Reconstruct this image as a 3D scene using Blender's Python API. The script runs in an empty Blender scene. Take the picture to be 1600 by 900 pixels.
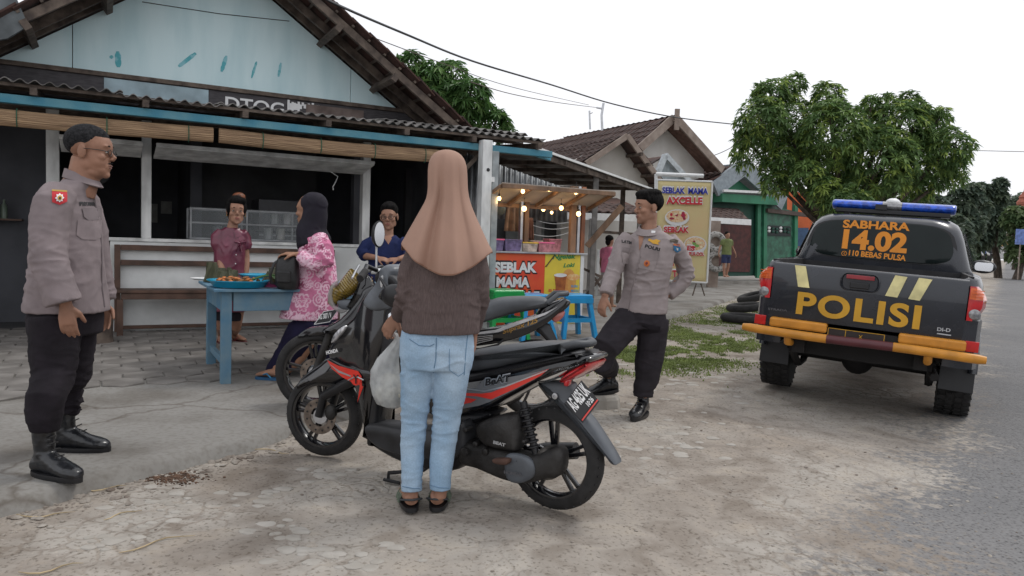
import bpy, math, random
import numpy as np
from mathutils import Vector, Matrix, noise
random.seed(7)
V = Vector
SC = bpy.context.scene
COL = SC.collection
# ------------------------------------------------------------------ camera
F_PX = 1155.0
PITCH, ROLL, CAM_H = math.radians(3.5), math.radians(1.95), 1.22
_fw = V((0, math.cos(PITCH), -math.sin(PITCH)))
_up0 = V((0, math.sin(PITCH), math.cos(PITCH)))
_rt = V((1, 0, 0)) * math.cos(ROLL) + _up0 * math.sin(ROLL)
_up = _up0 * math.cos(ROLL) - V((1, 0, 0)) * math.sin(ROLL)
CAM = V((0, 0, CAM_H))
cam_data = bpy.data.cameras.new('camera')
cam_data.sensor_width = 36.0
cam_data.lens = F_PX / 1600 * 36
cam_data.clip_start = 0.05
cam_data.clip_end = 3000
cam = bpy.data.objects.new('camera', cam_data)
COL.objects.link(cam)
cam.matrix_world = Matrix(((_rt.x, _up.x, -_fw.x, 0), (_rt.y, _up.y, -_fw.y, 0), (_rt.z, _up.z, -_fw.z, CAM_H), (0, 0, 0, 1)))
SC.camera = cam
# ------------------------------------------------------------------ light: bright overcast
SUN_EL, SUN_AZ = math.radians(58), math.radians(60)     # azimuth from +Y towards +X
w = bpy.data.worlds.new('World')
SC.world = w
w.use_nodes = True
nt = w.node_tree
nt.nodes.clear()
sky = nt.nodes.new('ShaderNodeTexSky')
sky.sky_type = 'NISHITA'
sky.sun_disc = False
sky.sun_elevation = SUN_EL
sky.sun_rotation = SUN_AZ
sky.dust_density = 4.0
b1 = nt.nodes.new('ShaderNodeBackground'); b1.inputs[1].default_value = 0.10
b2 = nt.nodes.new('ShaderNodeBackground'); b2.inputs[1].default_value = 1.0
tc = nt.nodes.new('ShaderNodeTexCoord')
nz = nt.nodes.new('ShaderNodeTexNoise'); nz.inputs['Scale'].default_value = 1.6; nz.inputs['Detail'].default_value = 3
rp = nt.nodes.new('ShaderNodeValToRGB')
rp.color_ramp.elements[0].position = 0.3; rp.color_ramp.elements[0].color = (0.90, 0.92, 0.965, 1)
rp.color_ramp.elements[1].position = 0.7; rp.color_ramp.elements[1].color = (1.02, 1.02, 1.05, 1)
mx = nt.nodes.new('ShaderNodeMixShader'); mx.inputs[0].default_value = 0.93
ow = nt.nodes.new('ShaderNodeOutputWorld')
nt.links.new(tc.outputs['Generated'], nz.inputs['Vector'])
nt.links.new(nz.outputs['Fac'], rp.inputs[0])
nt.links.new(rp.outputs[0], b2.inputs[0])
nt.links.new(sky.outputs[0], b1.inputs[0])
nt.links.new(b1.outputs[0], mx.inputs[1]); nt.links.new(b2.outputs[0], mx.inputs[2])
nt.links.new(mx.outputs[0], ow.inputs[0])
sd = bpy.data.lights.new('sun', 'SUN')
sd.energy = 1.0; sd.angle = math.radians(13); sd.color = (1, 0.97, 0.92)
sun = bpy.data.objects.new('sun', sd); COL.objects.link(sun)
_sv = V((math.sin(SUN_AZ) * math.cos(SUN_EL), math.cos(SUN_AZ) * math.cos(SUN_EL), math.sin(SUN_EL)))
sun.rotation_euler = _sv.to_track_quat('Z', 'Y').to_euler()
SC.view_settings.view_transform = 'Standard'
SC.view_settings.look = 'None'
SC.view_settings.exposure = 0.14
SC.view_settings.gamma = 1.0
SC.cycles.max_bounces = 6
SC.cycles.transparent_max_bounces = 12
# ------------------------------------------------------------------ layout helpers
def ray(x, y):
 return _fw + _rt * ((x - 800) / F_PX) - _up * ((y - 450) / F_PX)
def gnd(x, y, z=0.0):
 d = ray(x, y); return CAM + d * ((z - CAM_H) / d.z)
def atY(x, y, Y):
 d = ray(x, y); return CAM + d * (Y / d.y)
def on_plane(x, y, P, n):
 d = ray(x, y); return CAM + d * (n.dot(P - CAM) / n.dot(d))
# ------------------------------------------------------------------ materials
def lin(c):
 return tuple((x / 12.92 if x <= 0.04045 else ((x + 0.055) / 1.055) ** 2.4) for x in c)
_M = {}
def mat(name, col, rough=0.6, metal=0.0, var=0.12, scale=8.0, bump=0.0, bscale=60.0, col2=None, stretch=None,
  coat=0.0, emit=0.0, alpha=1.0, trans=0.0, spec=0.5, contrast=(0.35, 0.65), detail=5):
 """plain procedural material: base colour varied by noise, optional second colour and bump; col is linear albedo"""
 if name in _M: return _M[name]
 m = bpy.data.materials.new(name); m.use_nodes = True
 t = m.node_tree; N = t.nodes; L = t.links
 b = N['Principled BSDF']
 b.inputs['Roughness'].default_value = rough
 b.inputs['Metallic'].default_value = metal
 b.inputs['Specular IOR Level'].default_value = spec
 b.inputs['Coat Weight'].default_value = coat
 b.inputs['Alpha'].default_value = alpha
 b.inputs['Transmission Weight'].default_value = trans
 tcn = N.new('ShaderNodeTexCoord'); mp = N.new('ShaderNodeMapping')
 L.new(tcn.outputs['Object'], mp.inputs[0])
 if stretch: mp.inputs['Scale'].default_value = stretch
 n1 = N.new('ShaderNodeTexNoise'); n1.inputs['Scale'].default_value = scale; n1.inputs['Detail'].default_value = detail
 L.new(mp.outputs[0], n1.inputs['Vector'])
 r = N.new('ShaderNodeValToRGB')
 c2 = col2 if col2 else tuple(max(0, x * (1 - var * 2)) for x in col)
 c1 = col if col2 else tuple(min(1, x * (1 + var)) for x in col)
 r.color_ramp.elements[0].position = contrast[0]; r.color_ramp.elements[0].color = (*c2, 1)
 r.color_ramp.elements[1].position = contrast[1]; r.color_ramp.elements[1].color = (*c1, 1)
 L.new(n1.outputs['Fac'], r.inputs[0]); L.new(r.outputs[0], b.inputs['Base Color'])
 mr = N.new('ShaderNodeMapRange'); mr.inputs[3].default_value = max(0, rough - 0.08); mr.inputs[4].default_value = min(1, rough + 0.1)
 L.new(n1.outputs['Fac'], mr.inputs[0]); L.new(mr.outputs[0], b.inputs['Roughness'])
 if emit:
  b.inputs['Emission Color'].default_value = (*col, 1); b.inputs['Emission Strength'].default_value = emit
 if bump:
  n2 = N.new('ShaderNodeTexNoise'); n2.inputs['Scale'].default_value = bscale; n2.inputs['Detail'].default_value = 4
  L.new(mp.outputs[0], n2.inputs['Vector'])
  bp = N.new('ShaderNodeBump'); bp.inputs['Strength'].default_value = min(1, bump); bp.inputs['Distance'].default_value = 0.01
  L.new(n2.outputs['Fac'], bp.inputs['Height']); L.new(bp.outputs[0], b.inputs['Normal'])
 _M[name] = m
 return m
def attr_mat(name, rough=0.8, bump=0.0, bscale=40, attr='col', nvar=0.15, nscale=30, sheen=0.0, spec=0.5, coat=0.0):
 """base colour from a per-vertex colour attribute (the thing's own colour pattern) with noise grain"""
 if name in _M: return _M[name]
 m = bpy.data.materials.new(name); m.use_nodes = True
 t = m.node_tree; N = t.nodes; L = t.links; b = N['Principled BSDF']
 b.inputs['Roughness'].default_value = rough; b.inputs['Specular IOR Level'].default_value = spec
 b.inputs['Coat Weight'].default_value = coat
 a = N.new('ShaderNodeAttribute'); a.attribute_name = attr
 tcn = N.new('ShaderNodeTexCoord'); n1 = N.new('ShaderNodeTexNoise'); n1.inputs['Scale'].default_value = nscale; n1.inputs['Detail'].default_value = 6
 L.new(tcn.outputs['Object'], n1.inputs['Vector'])
 mr = N.new('ShaderNodeMapRange'); mr.inputs[3].default_value = 1 - nvar; mr.inputs[4].default_value = 1 + nvar
 mr.inputs[1].default_value = 0.3; mr.inputs[2].default_value = 0.7
 L.new(n1.outputs['Fac'], mr.inputs[0])
 vm = N.new('ShaderNodeVectorMath'); vm.operation = 'SCALE'
 L.new(a.outputs['Color'], vm.inputs[0]); L.new(mr.outputs[0], vm.inputs['Scale']); L.new(vm.outputs[0], b.inputs['Base Color'])
 if bump:
  bp = N.new('ShaderNodeBump'); bp.inputs['Strength'].default_value = bump; bp.inputs['Distance'].default_value = 0.01
  n2 = N.new('ShaderNodeTexNoise'); n2.inputs['Scale'].default_value = bscale; n2.inputs['Detail'].default_value = 6
  L.new(tcn.outputs['Object'], n2.inputs['Vector']); L.new(n2.outputs['Fac'], bp.inputs['Height']); L.new(bp.outputs[0], b.inputs['Normal'])
 _M[name] = m
 return m
# ------------------------------------------------------------------ mesh builder
class MB:
 def __init__(s): s.v = []; s.f = []; s.m = []
 def add(s, vs, fs, mi=0):
  o = len(s.v); s.v.extend(tuple(p) for p in vs)
  s.f.extend(tuple(i + o for i in f) for f in fs); s.m.extend([mi] * len(fs)); return s
 def box(s, c, size, X=V((1, 0, 0)), Y=V((0, 1, 0)), Z=V((0, 0, 1)), mi=0):
  c = V(c); a, b, d = (V(X) * size[0] / 2, V(Y) * size[1] / 2, V(Z) * size[2] / 2)
  vs = [c + a * i + b * j + d * k for i in (-1, 1) for j in (-1, 1) for k in (-1, 1)]
  return s.add(vs, [(0, 1, 3, 2), (4, 6, 7, 5), (0, 4, 5, 1), (2, 3, 7, 6), (0, 2, 6, 4), (1, 5, 7, 3)], mi)
 def beam(s, p0, p1, w, h, up=V((0, 0, 1)), mi=0):
  p0, p1 = V(p0), V(p1); d = (p1 - p0); L = d.length; d.normalize()
  x = d.cross(V(up)).normalized(); z = x.cross(d).normalized()
  return s.box((p0 + p1) / 2, (w, L, h), x, d, z, mi)
 def loft(s, rings, closed=True, cap=True, mi=0):
  n = len(rings[0]); vs = [p for r in rings for p in r]; fs = []
  for i in range(len(rings) - 1):
   for j in range(n if closed else n - 1):
    k = (j + 1) % n
    fs.append((i * n + j, i * n + k, (i + 1) * n + k, (i + 1) * n + j))
  if cap:
   fs.append(tuple(range(n))[::-1]); fs.append(tuple(range((len(rings) - 1) * n, len(rings) * n)))
  return s.add(vs, fs, mi)
 def tube(s, pts, r, n=10, cap=True, mi=0, side=None, flat=1.0):
  """tube through pts; r: number or list of radii or (ra, rb) pairs; side: reference vector for rb axis"""
  pts = [V(p) for p in pts]; m = len(pts); rings = []; ref = V(side) if side is not None else None
  for i, p in enumerate(pts):
   d = (pts[min(i + 1, m - 1)] - pts[max(i - 1, 0)])
   d = d.normalized() if d.length > 1e-9 else V((0, 0, 1))
   q = ref if ref is not None else (V((0, 0, 1)) if abs(d.z) < 0.9 else V((1, 0, 0)))
   x = q - d * q.dot(d)
   if x.length < 1e-4: x = d.orthogonal()
   x.normalize(); y = d.cross(x)
   if side is None: ref = x
   rr = r[i] if isinstance(r, (list, tuple)) else r
   ra, rb = rr if isinstance(rr, (list, tuple)) else (rr, rr * flat)
   rings.append([p + x * ra * math.cos(2 * math.pi * k / n) + y * rb * math.sin(2 * math.pi * k / n) for k in range(n)])
  return s.loft(rings, True, cap, mi)
 def ell(s, c, r, X=V((1, 0, 0)), Y=V((0, 1, 0)), Z=V((0, 0, 1)), nu=16, nv=10, mi=0):
  c = V(c); X, Y, Z = V(X), V(Y), V(Z)
  vs = [c + Z * r[2]]
  for i in range(1, nv):
   a = math.pi * i / nv
   for j in range(nu):
    b = 2 * math.pi * j / nu
    vs.append(c + X * r[0] * math.sin(a) * math.cos(b) + Y * r[1] * math.sin(a) * math.sin(b) + Z * r[2] * math.cos(a))
  vs.append(c - Z * r[2]); fs = []
  for j in range(nu): fs.append((0, 1 + j, 1 + (j + 1) % nu))
  for i in range(nv - 2):
   for j in range(nu):
    a = 1 + i * nu + j; b = 1 + i * nu + (j + 1) % nu
    fs.append((a, a + nu, b + nu, b))
  l = len(vs) - 1
  for j in range(nu): fs.append((l, 1 + (nv - 2) * nu + (j + 1) % nu, 1 + (nv - 2) * nu + j))
  return s.add(vs, fs, mi)
 def lathe(s, prof, c, ax=V((0, 0, 1)), n=24, mi=0, X=None):
  """prof: list of (radius, height along axis); revolved about axis ax through c"""
  c = V(c); ax = V(ax).normalized(); x = V(X) if X is not None else ax.orthogonal().normalized(); y = ax.cross(x)
  rings = [[c + ax * h + (x * math.cos(2 * math.pi * k / n) + y * math.sin(2 * math.pi * k / n)) * max(r, 1e-4) for k in range(n)] for r, h in prof]
  return s.loft(rings, True, True, mi)
 def prism(s, poly, depth, mi=0):
  """poly: list of 3-D points (planar), extruded by the vector depth"""
  n = len(poly); poly = [V(p) for p in poly]; depth = V(depth)
  vs = poly + [p + depth for p in poly]
  fs = [tuple(range(n))[::-1], tuple(range(n, 2 * n))] + [(i, (i + 1) % n, n + (i + 1) % n, n + i) for i in range(n)]
  return s.add(vs, fs, mi)
 def grid(s, fn, nu, nv, mi=0, wrap=False):
  vs = [fn(i / (nu - 1), j / (nv - 1)) for j in range(nv) for i in range(nu)]
  fs = [(j * nu + i, j * nu + i + 1, (j + 1) * nu + i + 1, (j + 1) * nu + i) for j in range(nv - 1) for i in range(nu - 1)]
  return s.add(vs, fs, mi)
def mesh_of(mb, name, mats, smooth=None, origin=V((0, 0, 0))):
 me = bpy.data.meshes.new(name)
 o = tuple(origin)
 me.from_pydata([(p[0] - o[0], p[1] - o[1], p[2] - o[2]) for p in mb.v], [], mb.f)
 for m in (mats if isinstance(mats, (list, tuple)) else [mats]): me.materials.append(m)
 if any(mb.m): me.polygons.foreach_set('material_index', mb.m)
 if smooth is not None:
  me.polygons.foreach_set('use_smooth', [True] * len(me.polygons))
  if smooth < 180: me.set_sharp_from_angle(angle=math.radians(smooth))
 me.update()
 return me
def fix_normals(me):
 import bmesh
 bm = bmesh.new(); bm.from_mesh(me); bmesh.ops.recalc_face_normals(bm, faces=bm.faces); bm.to_mesh(me); bm.free()
def tag(o, label=None, cat=None, group=None, kind=None):
 if label: o['label'] = label
 if cat: o['category'] = cat
 if group: o['group'] = group
 if kind: o['kind'] = kind
 return o
def thing(name, label, cat, loc=(0, 0, 0), group=None, kind=None):
 o = bpy.data.objects.new(name, None); COL.objects.link(o); o.location = loc
 o.empty_display_size = 0.1
 return tag(o, label, cat, group, kind)
def world_loc(o):
 p = V(o.location); q = o.parent
 while q: p += V(q.location); q = q.parent
 return p
def part(name, mb, mats, parent=None, smooth=None, bevel=0, loc=None, kind=None, label=None, fix=True, solid=0):
 """link a mesh built in world coordinates; its origin is its parent's origin (or loc for a top-level mesh)"""
 base = world_loc(parent) if parent else V(loc if loc is not None else (0, 0, 0))
 me = mesh_of(mb, name, mats, smooth, base)
 if fix: fix_normals(me)
 o = bpy.data.objects.new(name, me); COL.objects.link(o)
 if parent: o.parent = parent
 else: o.location = base
 if bevel:
  b = o.modifiers.new('bevel', 'BEVEL'); b.width = bevel; b.segments = 2; b.limit_method = 'ANGLE'; b.angle_limit = math.radians(40)
  b.harden_normals = False
 if solid:
  b = o.modifiers.new('solid', 'SOLIDIFY'); b.thickness = solid; b.offset = 0
 if kind: o['kind'] = kind
 if label: o['label'] = label
 return o
def single(name, mb, mats, label, cat, loc, group=None, smooth=None, bevel=0, kind=None, solid=0):
 o = part(name, mb, mats, None, smooth, bevel, loc, kind, solid=solid)
 return tag(o, label, cat, group, kind)
def put(name, me, parent, loc=(0, 0, 0), rot=None, scale=None):
 """another object sharing the mesh me; loc relative to parent"""
 o = bpy.data.objects.new(name, me); COL.objects.link(o); o.parent = parent; o.location = loc
 if rot is not None: o.rotation_euler = rot
 if scale is not None: o.scale = scale
 return o
def basis(o, X, Y, Z, scale=1.0):
 """orient object o (keeps location) by three axes"""
 loc = V(o.location)
 X, Y, Z = V(X) * scale, V(Y) * scale, V(Z) * scale
 o.matrix_basis = Matrix(((X.x, Y.x, Z.x, loc.x), (X.y, Y.y, Z.y, loc.y), (X.z, Y.z, Z.z, loc.z), (0, 0, 0, 1)))
def copy_tree(o, parent=None):
 c = o.copy(); COL.objects.link(c); c.parent = parent
 for ch in [x for x in SC.objects if x.parent == o]: copy_tree(ch, c)
 return c
# ------------------------------------------------------------------ flat lettering
TMP = bpy.data.scenes.new('tmp')
def eval_mesh(ob):
 TMP.collection.objects.link(ob)
 vl = TMP.view_layers[0]; vl.update(); dg = vl.depsgraph
 dg.update()
 me = bpy.data.meshes.new_from_object(ob.evaluated_get(dg), depsgraph=dg)
 TMP.collection.objects.unlink(ob)
 return me
def lettering(txt, P0, P1, Zdir, height, m, parent, bold=0.0, depth=0.002, shear=0.0, name='lettering', off=0.003, width=None, spacing=1.0, label=None, outline=None, onto=None):
 """text whose baseline runs from P0 towards P1 and is squeezed to end there; height = cap height; faces Xdir x Zdir"""
 P0, P1 = V(P0), V(P1)
 cu = bpy.data.curves.new('txt', 'FONT'); cu.body = txt; cu.size = 1.0; cu.offset = bold; cu.shear = shear; cu.space_character = spacing
 cu.resolution_u = 3 if height < .05 else 7; cu.extrude = 0.0
 ob = bpy.data.objects.new('txt', cu); me = eval_mesh(ob)
 bpy.data.objects.remove(ob); bpy.data.curves.remove(cu)
 vs = np.array([tuple(v.co) for v in me.vertices]); fs = [tuple(p.vertices) for p in me.polygons]
 bpy.data.meshes.remove(me)
 x0, x1 = vs[:, 0].min(), vs[:, 0].max(); y0, y1 = 0.0 - bold, 0.73 + bold
 X = (P1 - P0); Lw = X.length; X.normalize(); Z = (V(Zdir) - X * V(Zdir).dot(X)).normalized(); Nn = X.cross(Z)
 mb = MB()
 pts = [P0 + X * ((a[0] - x0) / (x1 - x0) * Lw) + Z * ((a[1] - y0) / (y1 - y0) * height) + Nn * off for a in vs]
 if onto:
  wo = world_loc(onto); d_ = V(Nn)
  for i, p in enumerate(pts):
   ok, q, nr, _ = onto.ray_cast(p + d_ * .25 - wo, -d_, distance=.8)
   if ok: pts[i] = q + wo + nr * off
 mb.add(pts, fs)
 o = part(name, mb, m, parent, fix=False, label=label)
 return o
# ------------------------------------------------------------------ shared materials (linear albedo)
m_wall = mat('wall_paint', (0.78, 0.80, 0.79), 0.75, var=0.1, scale=2.5, bump=0.15, bscale=25)
m_gable = mat('pale_blue_paint', (0.68, 0.86, 0.89), 0.7, col2=(0.56, 0.76, 0.80), contrast=(.3, .55), stretch=(2.5, 2.5, .5), detail=8, scale=1.6, bump=0.08, bscale=20)
m_white = mat('old_white_paint', (0.72, 0.73, 0.72), 0.6, var=0.15, scale=6, bump=0.2, bscale=40, stretch=(1, 1, 0.4))
m_bluebeam = mat('faded_blue_paint', (0.045, 0.21, 0.30), 0.6, col2=(0.10, 0.27, 0.33), scale=5, bump=0.2)
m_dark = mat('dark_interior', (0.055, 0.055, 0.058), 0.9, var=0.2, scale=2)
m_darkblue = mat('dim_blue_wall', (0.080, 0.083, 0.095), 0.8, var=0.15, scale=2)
m_oldwood = mat('weathered_wood', (0.16, 0.125, 0.10), 0.85, col2=(0.06, 0.045, 0.038), scale=9, bump=0.5, bscale=30)
m_brownwood = mat('brown_wood', (0.105, 0.058, 0.040), 0.6, var=0.2, scale=7, bump=0.2, bscale=30)
m_plank = mat('stall_wood', (0.23, 0.135, 0.08), 0.6, var=0.2, scale=7, bump=0.2, bscale=30, stretch=(1, 1, 0.3))
m_tile = mat('clay_tile', (0.095, 0.045, 0.035), 0.9, col2=(0.035, 0.024, 0.022), scale=4, bump=0.6, bscale=20)
m_tile2 = mat('clay_tile_far', (0.14, 0.078, 0.063), 0.9, col2=(0.055, 0.042, 0.04), scale=2.2, bump=0.4, bscale=15)
m_asbestos = mat('asbestos_sheet', (0.26, 0.245, 0.235), 0.9, col2=(0.10, 0.095, 0.09), scale=5, bump=0.5, bscale=30)
m_zinc = mat('zinc_sheet', (0.19, 0.20, 0.21), 0.45, metal=0.6, var=0.2, scale=5)
m_bamboo = mat('bamboo_blind', (0.40, 0.265, 0.15), 0.65, col2=(0.17, 0.10, 0.055), scale=3.5, stretch=(1, 1, 42), bump=0.3, bscale=40)
m_black = mat('black_plastic', (0.012, 0.012, 0.014), 0.38, var=0.1, scale=12)
m_gloss = mat('gloss_black', (0.008, 0.008, 0.010), 0.14, var=0.1, scale=6, coat=0.6)
m_rubber = mat('tyre_rubber', (0.022, 0.021, 0.021), 0.85, var=0.25, scale=14, bump=0.2, bscale=60)
m_alu = mat('aluminium', (0.55, 0.56, 0.58), 0.35, metal=0.9, var=0.08, scale=9)
m_chrome = mat('chrome', (0.75, 0.76, 0.78), 0.12, metal=1.0, var=0.03)
m_red = mat('red_plastic', (0.55, 0.012, 0.012), 0.25, var=0.1, coat=0.5)
m_concrete = mat('concrete', (0.30, 0.285, 0.26), 0.9, col2=(0.20, 0.185, 0.165), scale=3, bump=0.4, bscale=22)
m_sheetwhite = mat('white_plastic', (0.75, 0.76, 0.76), 0.5, var=0.05)
m_black_print = mat('black_print', (0.01, 0.01, 0.012), 0.6, var=0.05)
m_white_print = mat('white_print', (0.78, 0.78, 0.78), 0.6, var=0.05)
m_red_print = mat('red_print', (0.60, 0.03, 0.05), 0.6, var=0.06)
m_blue_print = mat('blue_print', (0.02, 0.03, 0.35), 0.6, var=0.06)
m_cyan_print = mat('cyan_print', (0.04, 0.35, 0.65), 0.6, var=0.06)
m_green_print = mat('green_print', (0.02, 0.25, 0.08), 0.6, var=0.06)
m_orange_print = mat('orange_print', (0.80, 0.28, 0.015), 0.5, var=0.04)
m_gold_print = mat('gold_print', (0.62, 0.33, 0.02), 0.45, var=0.05)
m_glass = mat('clear_glass', (0.55, 0.6, 0.62), 0.05, alpha=0.12, var=0.02)
m_bulb = mat('warm_bulb', (1.0, 0.62, 0.25), 0.4, emit=5.0, var=0.0)
# ------------------------------------------------------------------ ground, road, paved slab
RD = V((math.sin(math.radians(33.7)), math.cos(math.radians(33.7)), 0))    # the road runs this way
RN = V((RD.y, -RD.x, 0))
def sstep(a, b, x):
 t = min(1, max(0, (x - a) / (b - a))); return t * t * (3 - 2 * t)
def base_z(x, y):
 return -0.05 * sstep(-1.9, -0.1, V((x, y, 0)).dot(RN))
def ground_z(x, y):
 d = math.hypot(x, y - 4)
 a = 0.010 * noise.noise((x * 1.7, y * 1.7, 0)) + 0.006 * noise.noise((x * 6, y * 6, 3)) + 0.004 * noise.noise((x * 17, y * 17, 5))
 st = noise.noise((x * 9.0, y * 9.0, 9)); a += 0.009 * max(0, st - 0.18)
 k = sstep(-1.2, -0.3, V((x, y, 0)).dot(RN)) * 0.85
 return base_z(x, y) + a * (1 - k) * (1 if d < 14 else max(0, 1 - (d - 14) / 10)) - 0.012
def make_ground():
 m = bpy.data.materials.new('dirt_ground'); m.use_nodes = True
 t = m.node_tree; N = t.nodes; L = t.links; b = N['Principled BSDF']; b.inputs['Roughness'].default_value = 0.95
 b.inputs['Specular IOR Level'].default_value = 0.2
 tcn = N.new('ShaderNodeTexCoord')
 def noi(s, d=6, dist=0, vec=None):
  n = N.new('ShaderNodeTexNoise'); n.inputs['Scale'].default_value = s; n.inputs['Detail'].default_value = d; n.inputs['Distortion'].default_value = dist
  L.new(vec or tcn.outputs['Object'], n.inputs['Vector']); return n
 def ramp(src, pts):
  r = N.new('ShaderNodeValToRGB'); e = r.color_ramp.elements
  while len(e) < len(pts): e.new(0.5)
  for i, (p, c) in enumerate(pts): e[i].position = p; e[i].color = (*c, 1) if len(c) == 3 else c
  L.new(src, r.inputs[0]); return r
 def mixc(f, a, c, mode='MIX'):
  x = N.new('ShaderNodeMix'); x.data_type = 'RGBA'; x.blend_type = mode
  if isinstance(f, float): x.inputs[0].default_value = f
  else: L.new(f, x.inputs[0])
  L.new(a, x.inputs[6]); L.new(c, x.inputs[7]); return x.outputs[2]
 big = noi(0.55, 5, 0.6)
 c1 = ramp(big.outputs['Fac'], [(0.30, (0.235, 0.20, 0.168)), (0.48, (0.315, 0.282, 0.247)), (0.68, (0.38, 0.35, 0.312))])
 med = noi(4.5, 8, 0.8)
 c2 = ramp(med.outputs['Fac'], [(0.34, (0.70, 0.67, 0.64)), (0.52, (1, 1, 1)), (0.66, (1.15, 1.13, 1.09))])
 col = mixc(0.85, c1.outputs[0], c2.outputs[0], 'MULTIPLY')
 # exposed flat stones
 vor = N.new('ShaderNodeTexVoronoi'); vor.inputs['Scale'].default_value = 7.5; vor.feature = 'DISTANCE_TO_EDGE'
 ds = N.new('ShaderNodeVectorMath'); ds.operation = 'ADD'; dn = noi(3, 4)
 sc = N.new('ShaderNodeVectorMath'); sc.operation = 'SCALE'; sc.inputs['Scale'].default_value = 0.35
 L.new(dn.outputs['Color'], sc.inputs[0]); L.new(tcn.outputs['Object'], ds.inputs[0]); L.new(sc.outputs[0], ds.inputs[1]); L.new(ds.outputs[0], vor.inputs['Vector'])
 se = ramp(vor.outputs['Distance'], [(0.02, (0, 0, 0)), (0.09, (1, 1, 1))])
 pm = ramp(noi(1.1, 4, 0.5).outputs['Fac'], [(0.50, (0, 0, 0)), (0.60, (1, 1, 1))])
 mk = N.new('ShaderNodeMath'); mk.operation = 'MULTIPLY'; L.new(se.outputs[0], mk.inputs[0]); L.new(pm.outputs[0], mk.inputs[1])
 mk2 = N.new('ShaderNodeMath'); mk2.operation = 'MULTIPLY'; mk2.inputs[1].default_value = 0.55; L.new(mk.outputs[0], mk2.inputs[0])
 stone = ramp(noi(9, 3).outputs['Fac'], [(0.3, (0.33, 0.31, 0.28)), (0.7, (0.48, 0.45, 0.41))])
 col = mixc(mk2.outputs[0], col, stone.outputs[0])
 # small dark and light specks
 sp = ramp(noi(55, 3).outputs['Fac'], [(0.34, (0.55, 0.53, 0.5)), (0.44, (1, 1, 1)), (0.66, (1, 1, 1)), (0.74, (1.25, 1.22, 1.18))])
 col = mixc(0.8, col, sp.outputs[0], 'MULTIPLY')
 # asphalt grading in towards the road, by distance across it, with a ragged dusty edge
 sep = N.new('ShaderNodeVectorMath'); sep.operation = 'DOT_PRODUCT'; sep.inputs[1].default_value = tuple(RN); L.new(tcn.outputs['Object'], sep.inputs[0])
 e1 = N.new('ShaderNodeMath'); e1.operation = 'MULTIPLY_ADD'; e1.inputs[1].default_value = 1.5; L.new(noi(1.3, 8, 0.3).outputs['Fac'], e1.inputs[0]); L.new(sep.outputs['Value'], e1.inputs[2])
 e2 = ramp(e1.outputs[0], [(0.0, (0, 0, 0)), (0.55, (1, 1, 1))])
 e2m = N.new('ShaderNodeMapRange'); e2m.inputs[1].default_value = 0.05; e2m.inputs[2].default_value = 0.80; L.new(e1.outputs[0], e2m.inputs[0])
 asp = ramp(noi(70, 4).outputs['Fac'], [(0.33, (0.07, 0.07, 0.073)), (0.43, (0.165, 0.165, 0.168)), (0.7, (0.205, 0.205, 0.208))])
 grit = ramp(noi(26, 7, 0.3).outputs['Fac'], [(0.42, (0, 0, 0)), (0.60, (1, 1, 1))])
 f3 = N.new('ShaderNodeMath'); f3.operation = 'MULTIPLY_ADD'; f3.inputs[1].default_value = 1.0; f3.use_clamp = True
 # factor = clamp( edge*1.9 - grit*(1-edge) ... )
 f1 = N.new('ShaderNodeMath'); f1.operation = 'MULTIPLY'; f1.inputs[1].default_value = 2.0; L.new(e2m.outputs[0], f1.inputs[0])
 f2 = N.new('ShaderNodeMath'); f2.operation = 'SUBTRACT'; f2.use_clamp = True; L.new(f1.outputs[0], f2.inputs[0]); L.new(grit.outputs[0], f2.inputs[1])
 f4 = N.new('ShaderNodeMath'); f4.operation = 'MULTIPLY'; f4.inputs[1].default_value = 0.95; L.new(f2.outputs[0], f4.inputs[0])
 asp2 = mixc(0.5, asp.outputs[0], ramp(noi(0.9, 5, 1.0).outputs['Fac'], [(0.35, (0.85, 0.85, 0.86)), (0.65, (1.12, 1.1, 1.08))]).outputs[0], 'MULTIPLY')
 col = mixc(f4.outputs[0], col, asp2)
 L.new(col, b.inputs['Base Color'])
 bp = N.new('ShaderNodeBump'); bp.inputs['Strength'].default_value = 0.6; bp.inputs['Distance'].default_value = 0.012
 ad = N.new('ShaderNodeMath'); ad.operation = 'ADD'; L.new(noi(22, 8).outputs['Fac'], ad.inputs[0]); L.new(mk2.outputs[0], ad.inputs[1])
 L.new(ad.outputs[0], bp.inputs['Height']); L.new(bp.outputs[0], b.inputs['Normal'])
 return m
m_ground = make_ground()
def ground_sheet():
 # one sheet: fine near the camera, coarse towards the horizon
 def axis(lo, hi, fine_lo, fine_hi, step):
  a = list(np.arange(fine_lo, fine_hi + 1e-6, step)); x = fine_lo; s = step; left = []
  while x > lo: s *= 1.35; x -= s; left.append(x)
  x = fine_hi; s = step; right = []
  while x < hi: s *= 1.35; x += s; right.append(x)
  return left[::-1] + a + right
 xs = axis(-300, 700, -3.2, 4.6, 0.035); ys = axis(-40, 900, 2.0, 9.0, 0.035)
 mb = MB(); nx = len(xs)
 vs = [(x, y, ground_z(x, y)) for y in ys for x in xs]
 fs = [(j * nx + i, j * nx + i + 1, (j + 1) * nx + i + 1, (j + 1) * nx + i) for j in range(len(ys) - 1) for i in range(nx - 1)]
 mb.v = vs; mb.f = fs; mb.m = [0] * len(fs)
 o = part('ground', mb, m_ground, None, smooth=180, fix=False); o['kind'] = 'structure'
ground_sheet()
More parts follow.
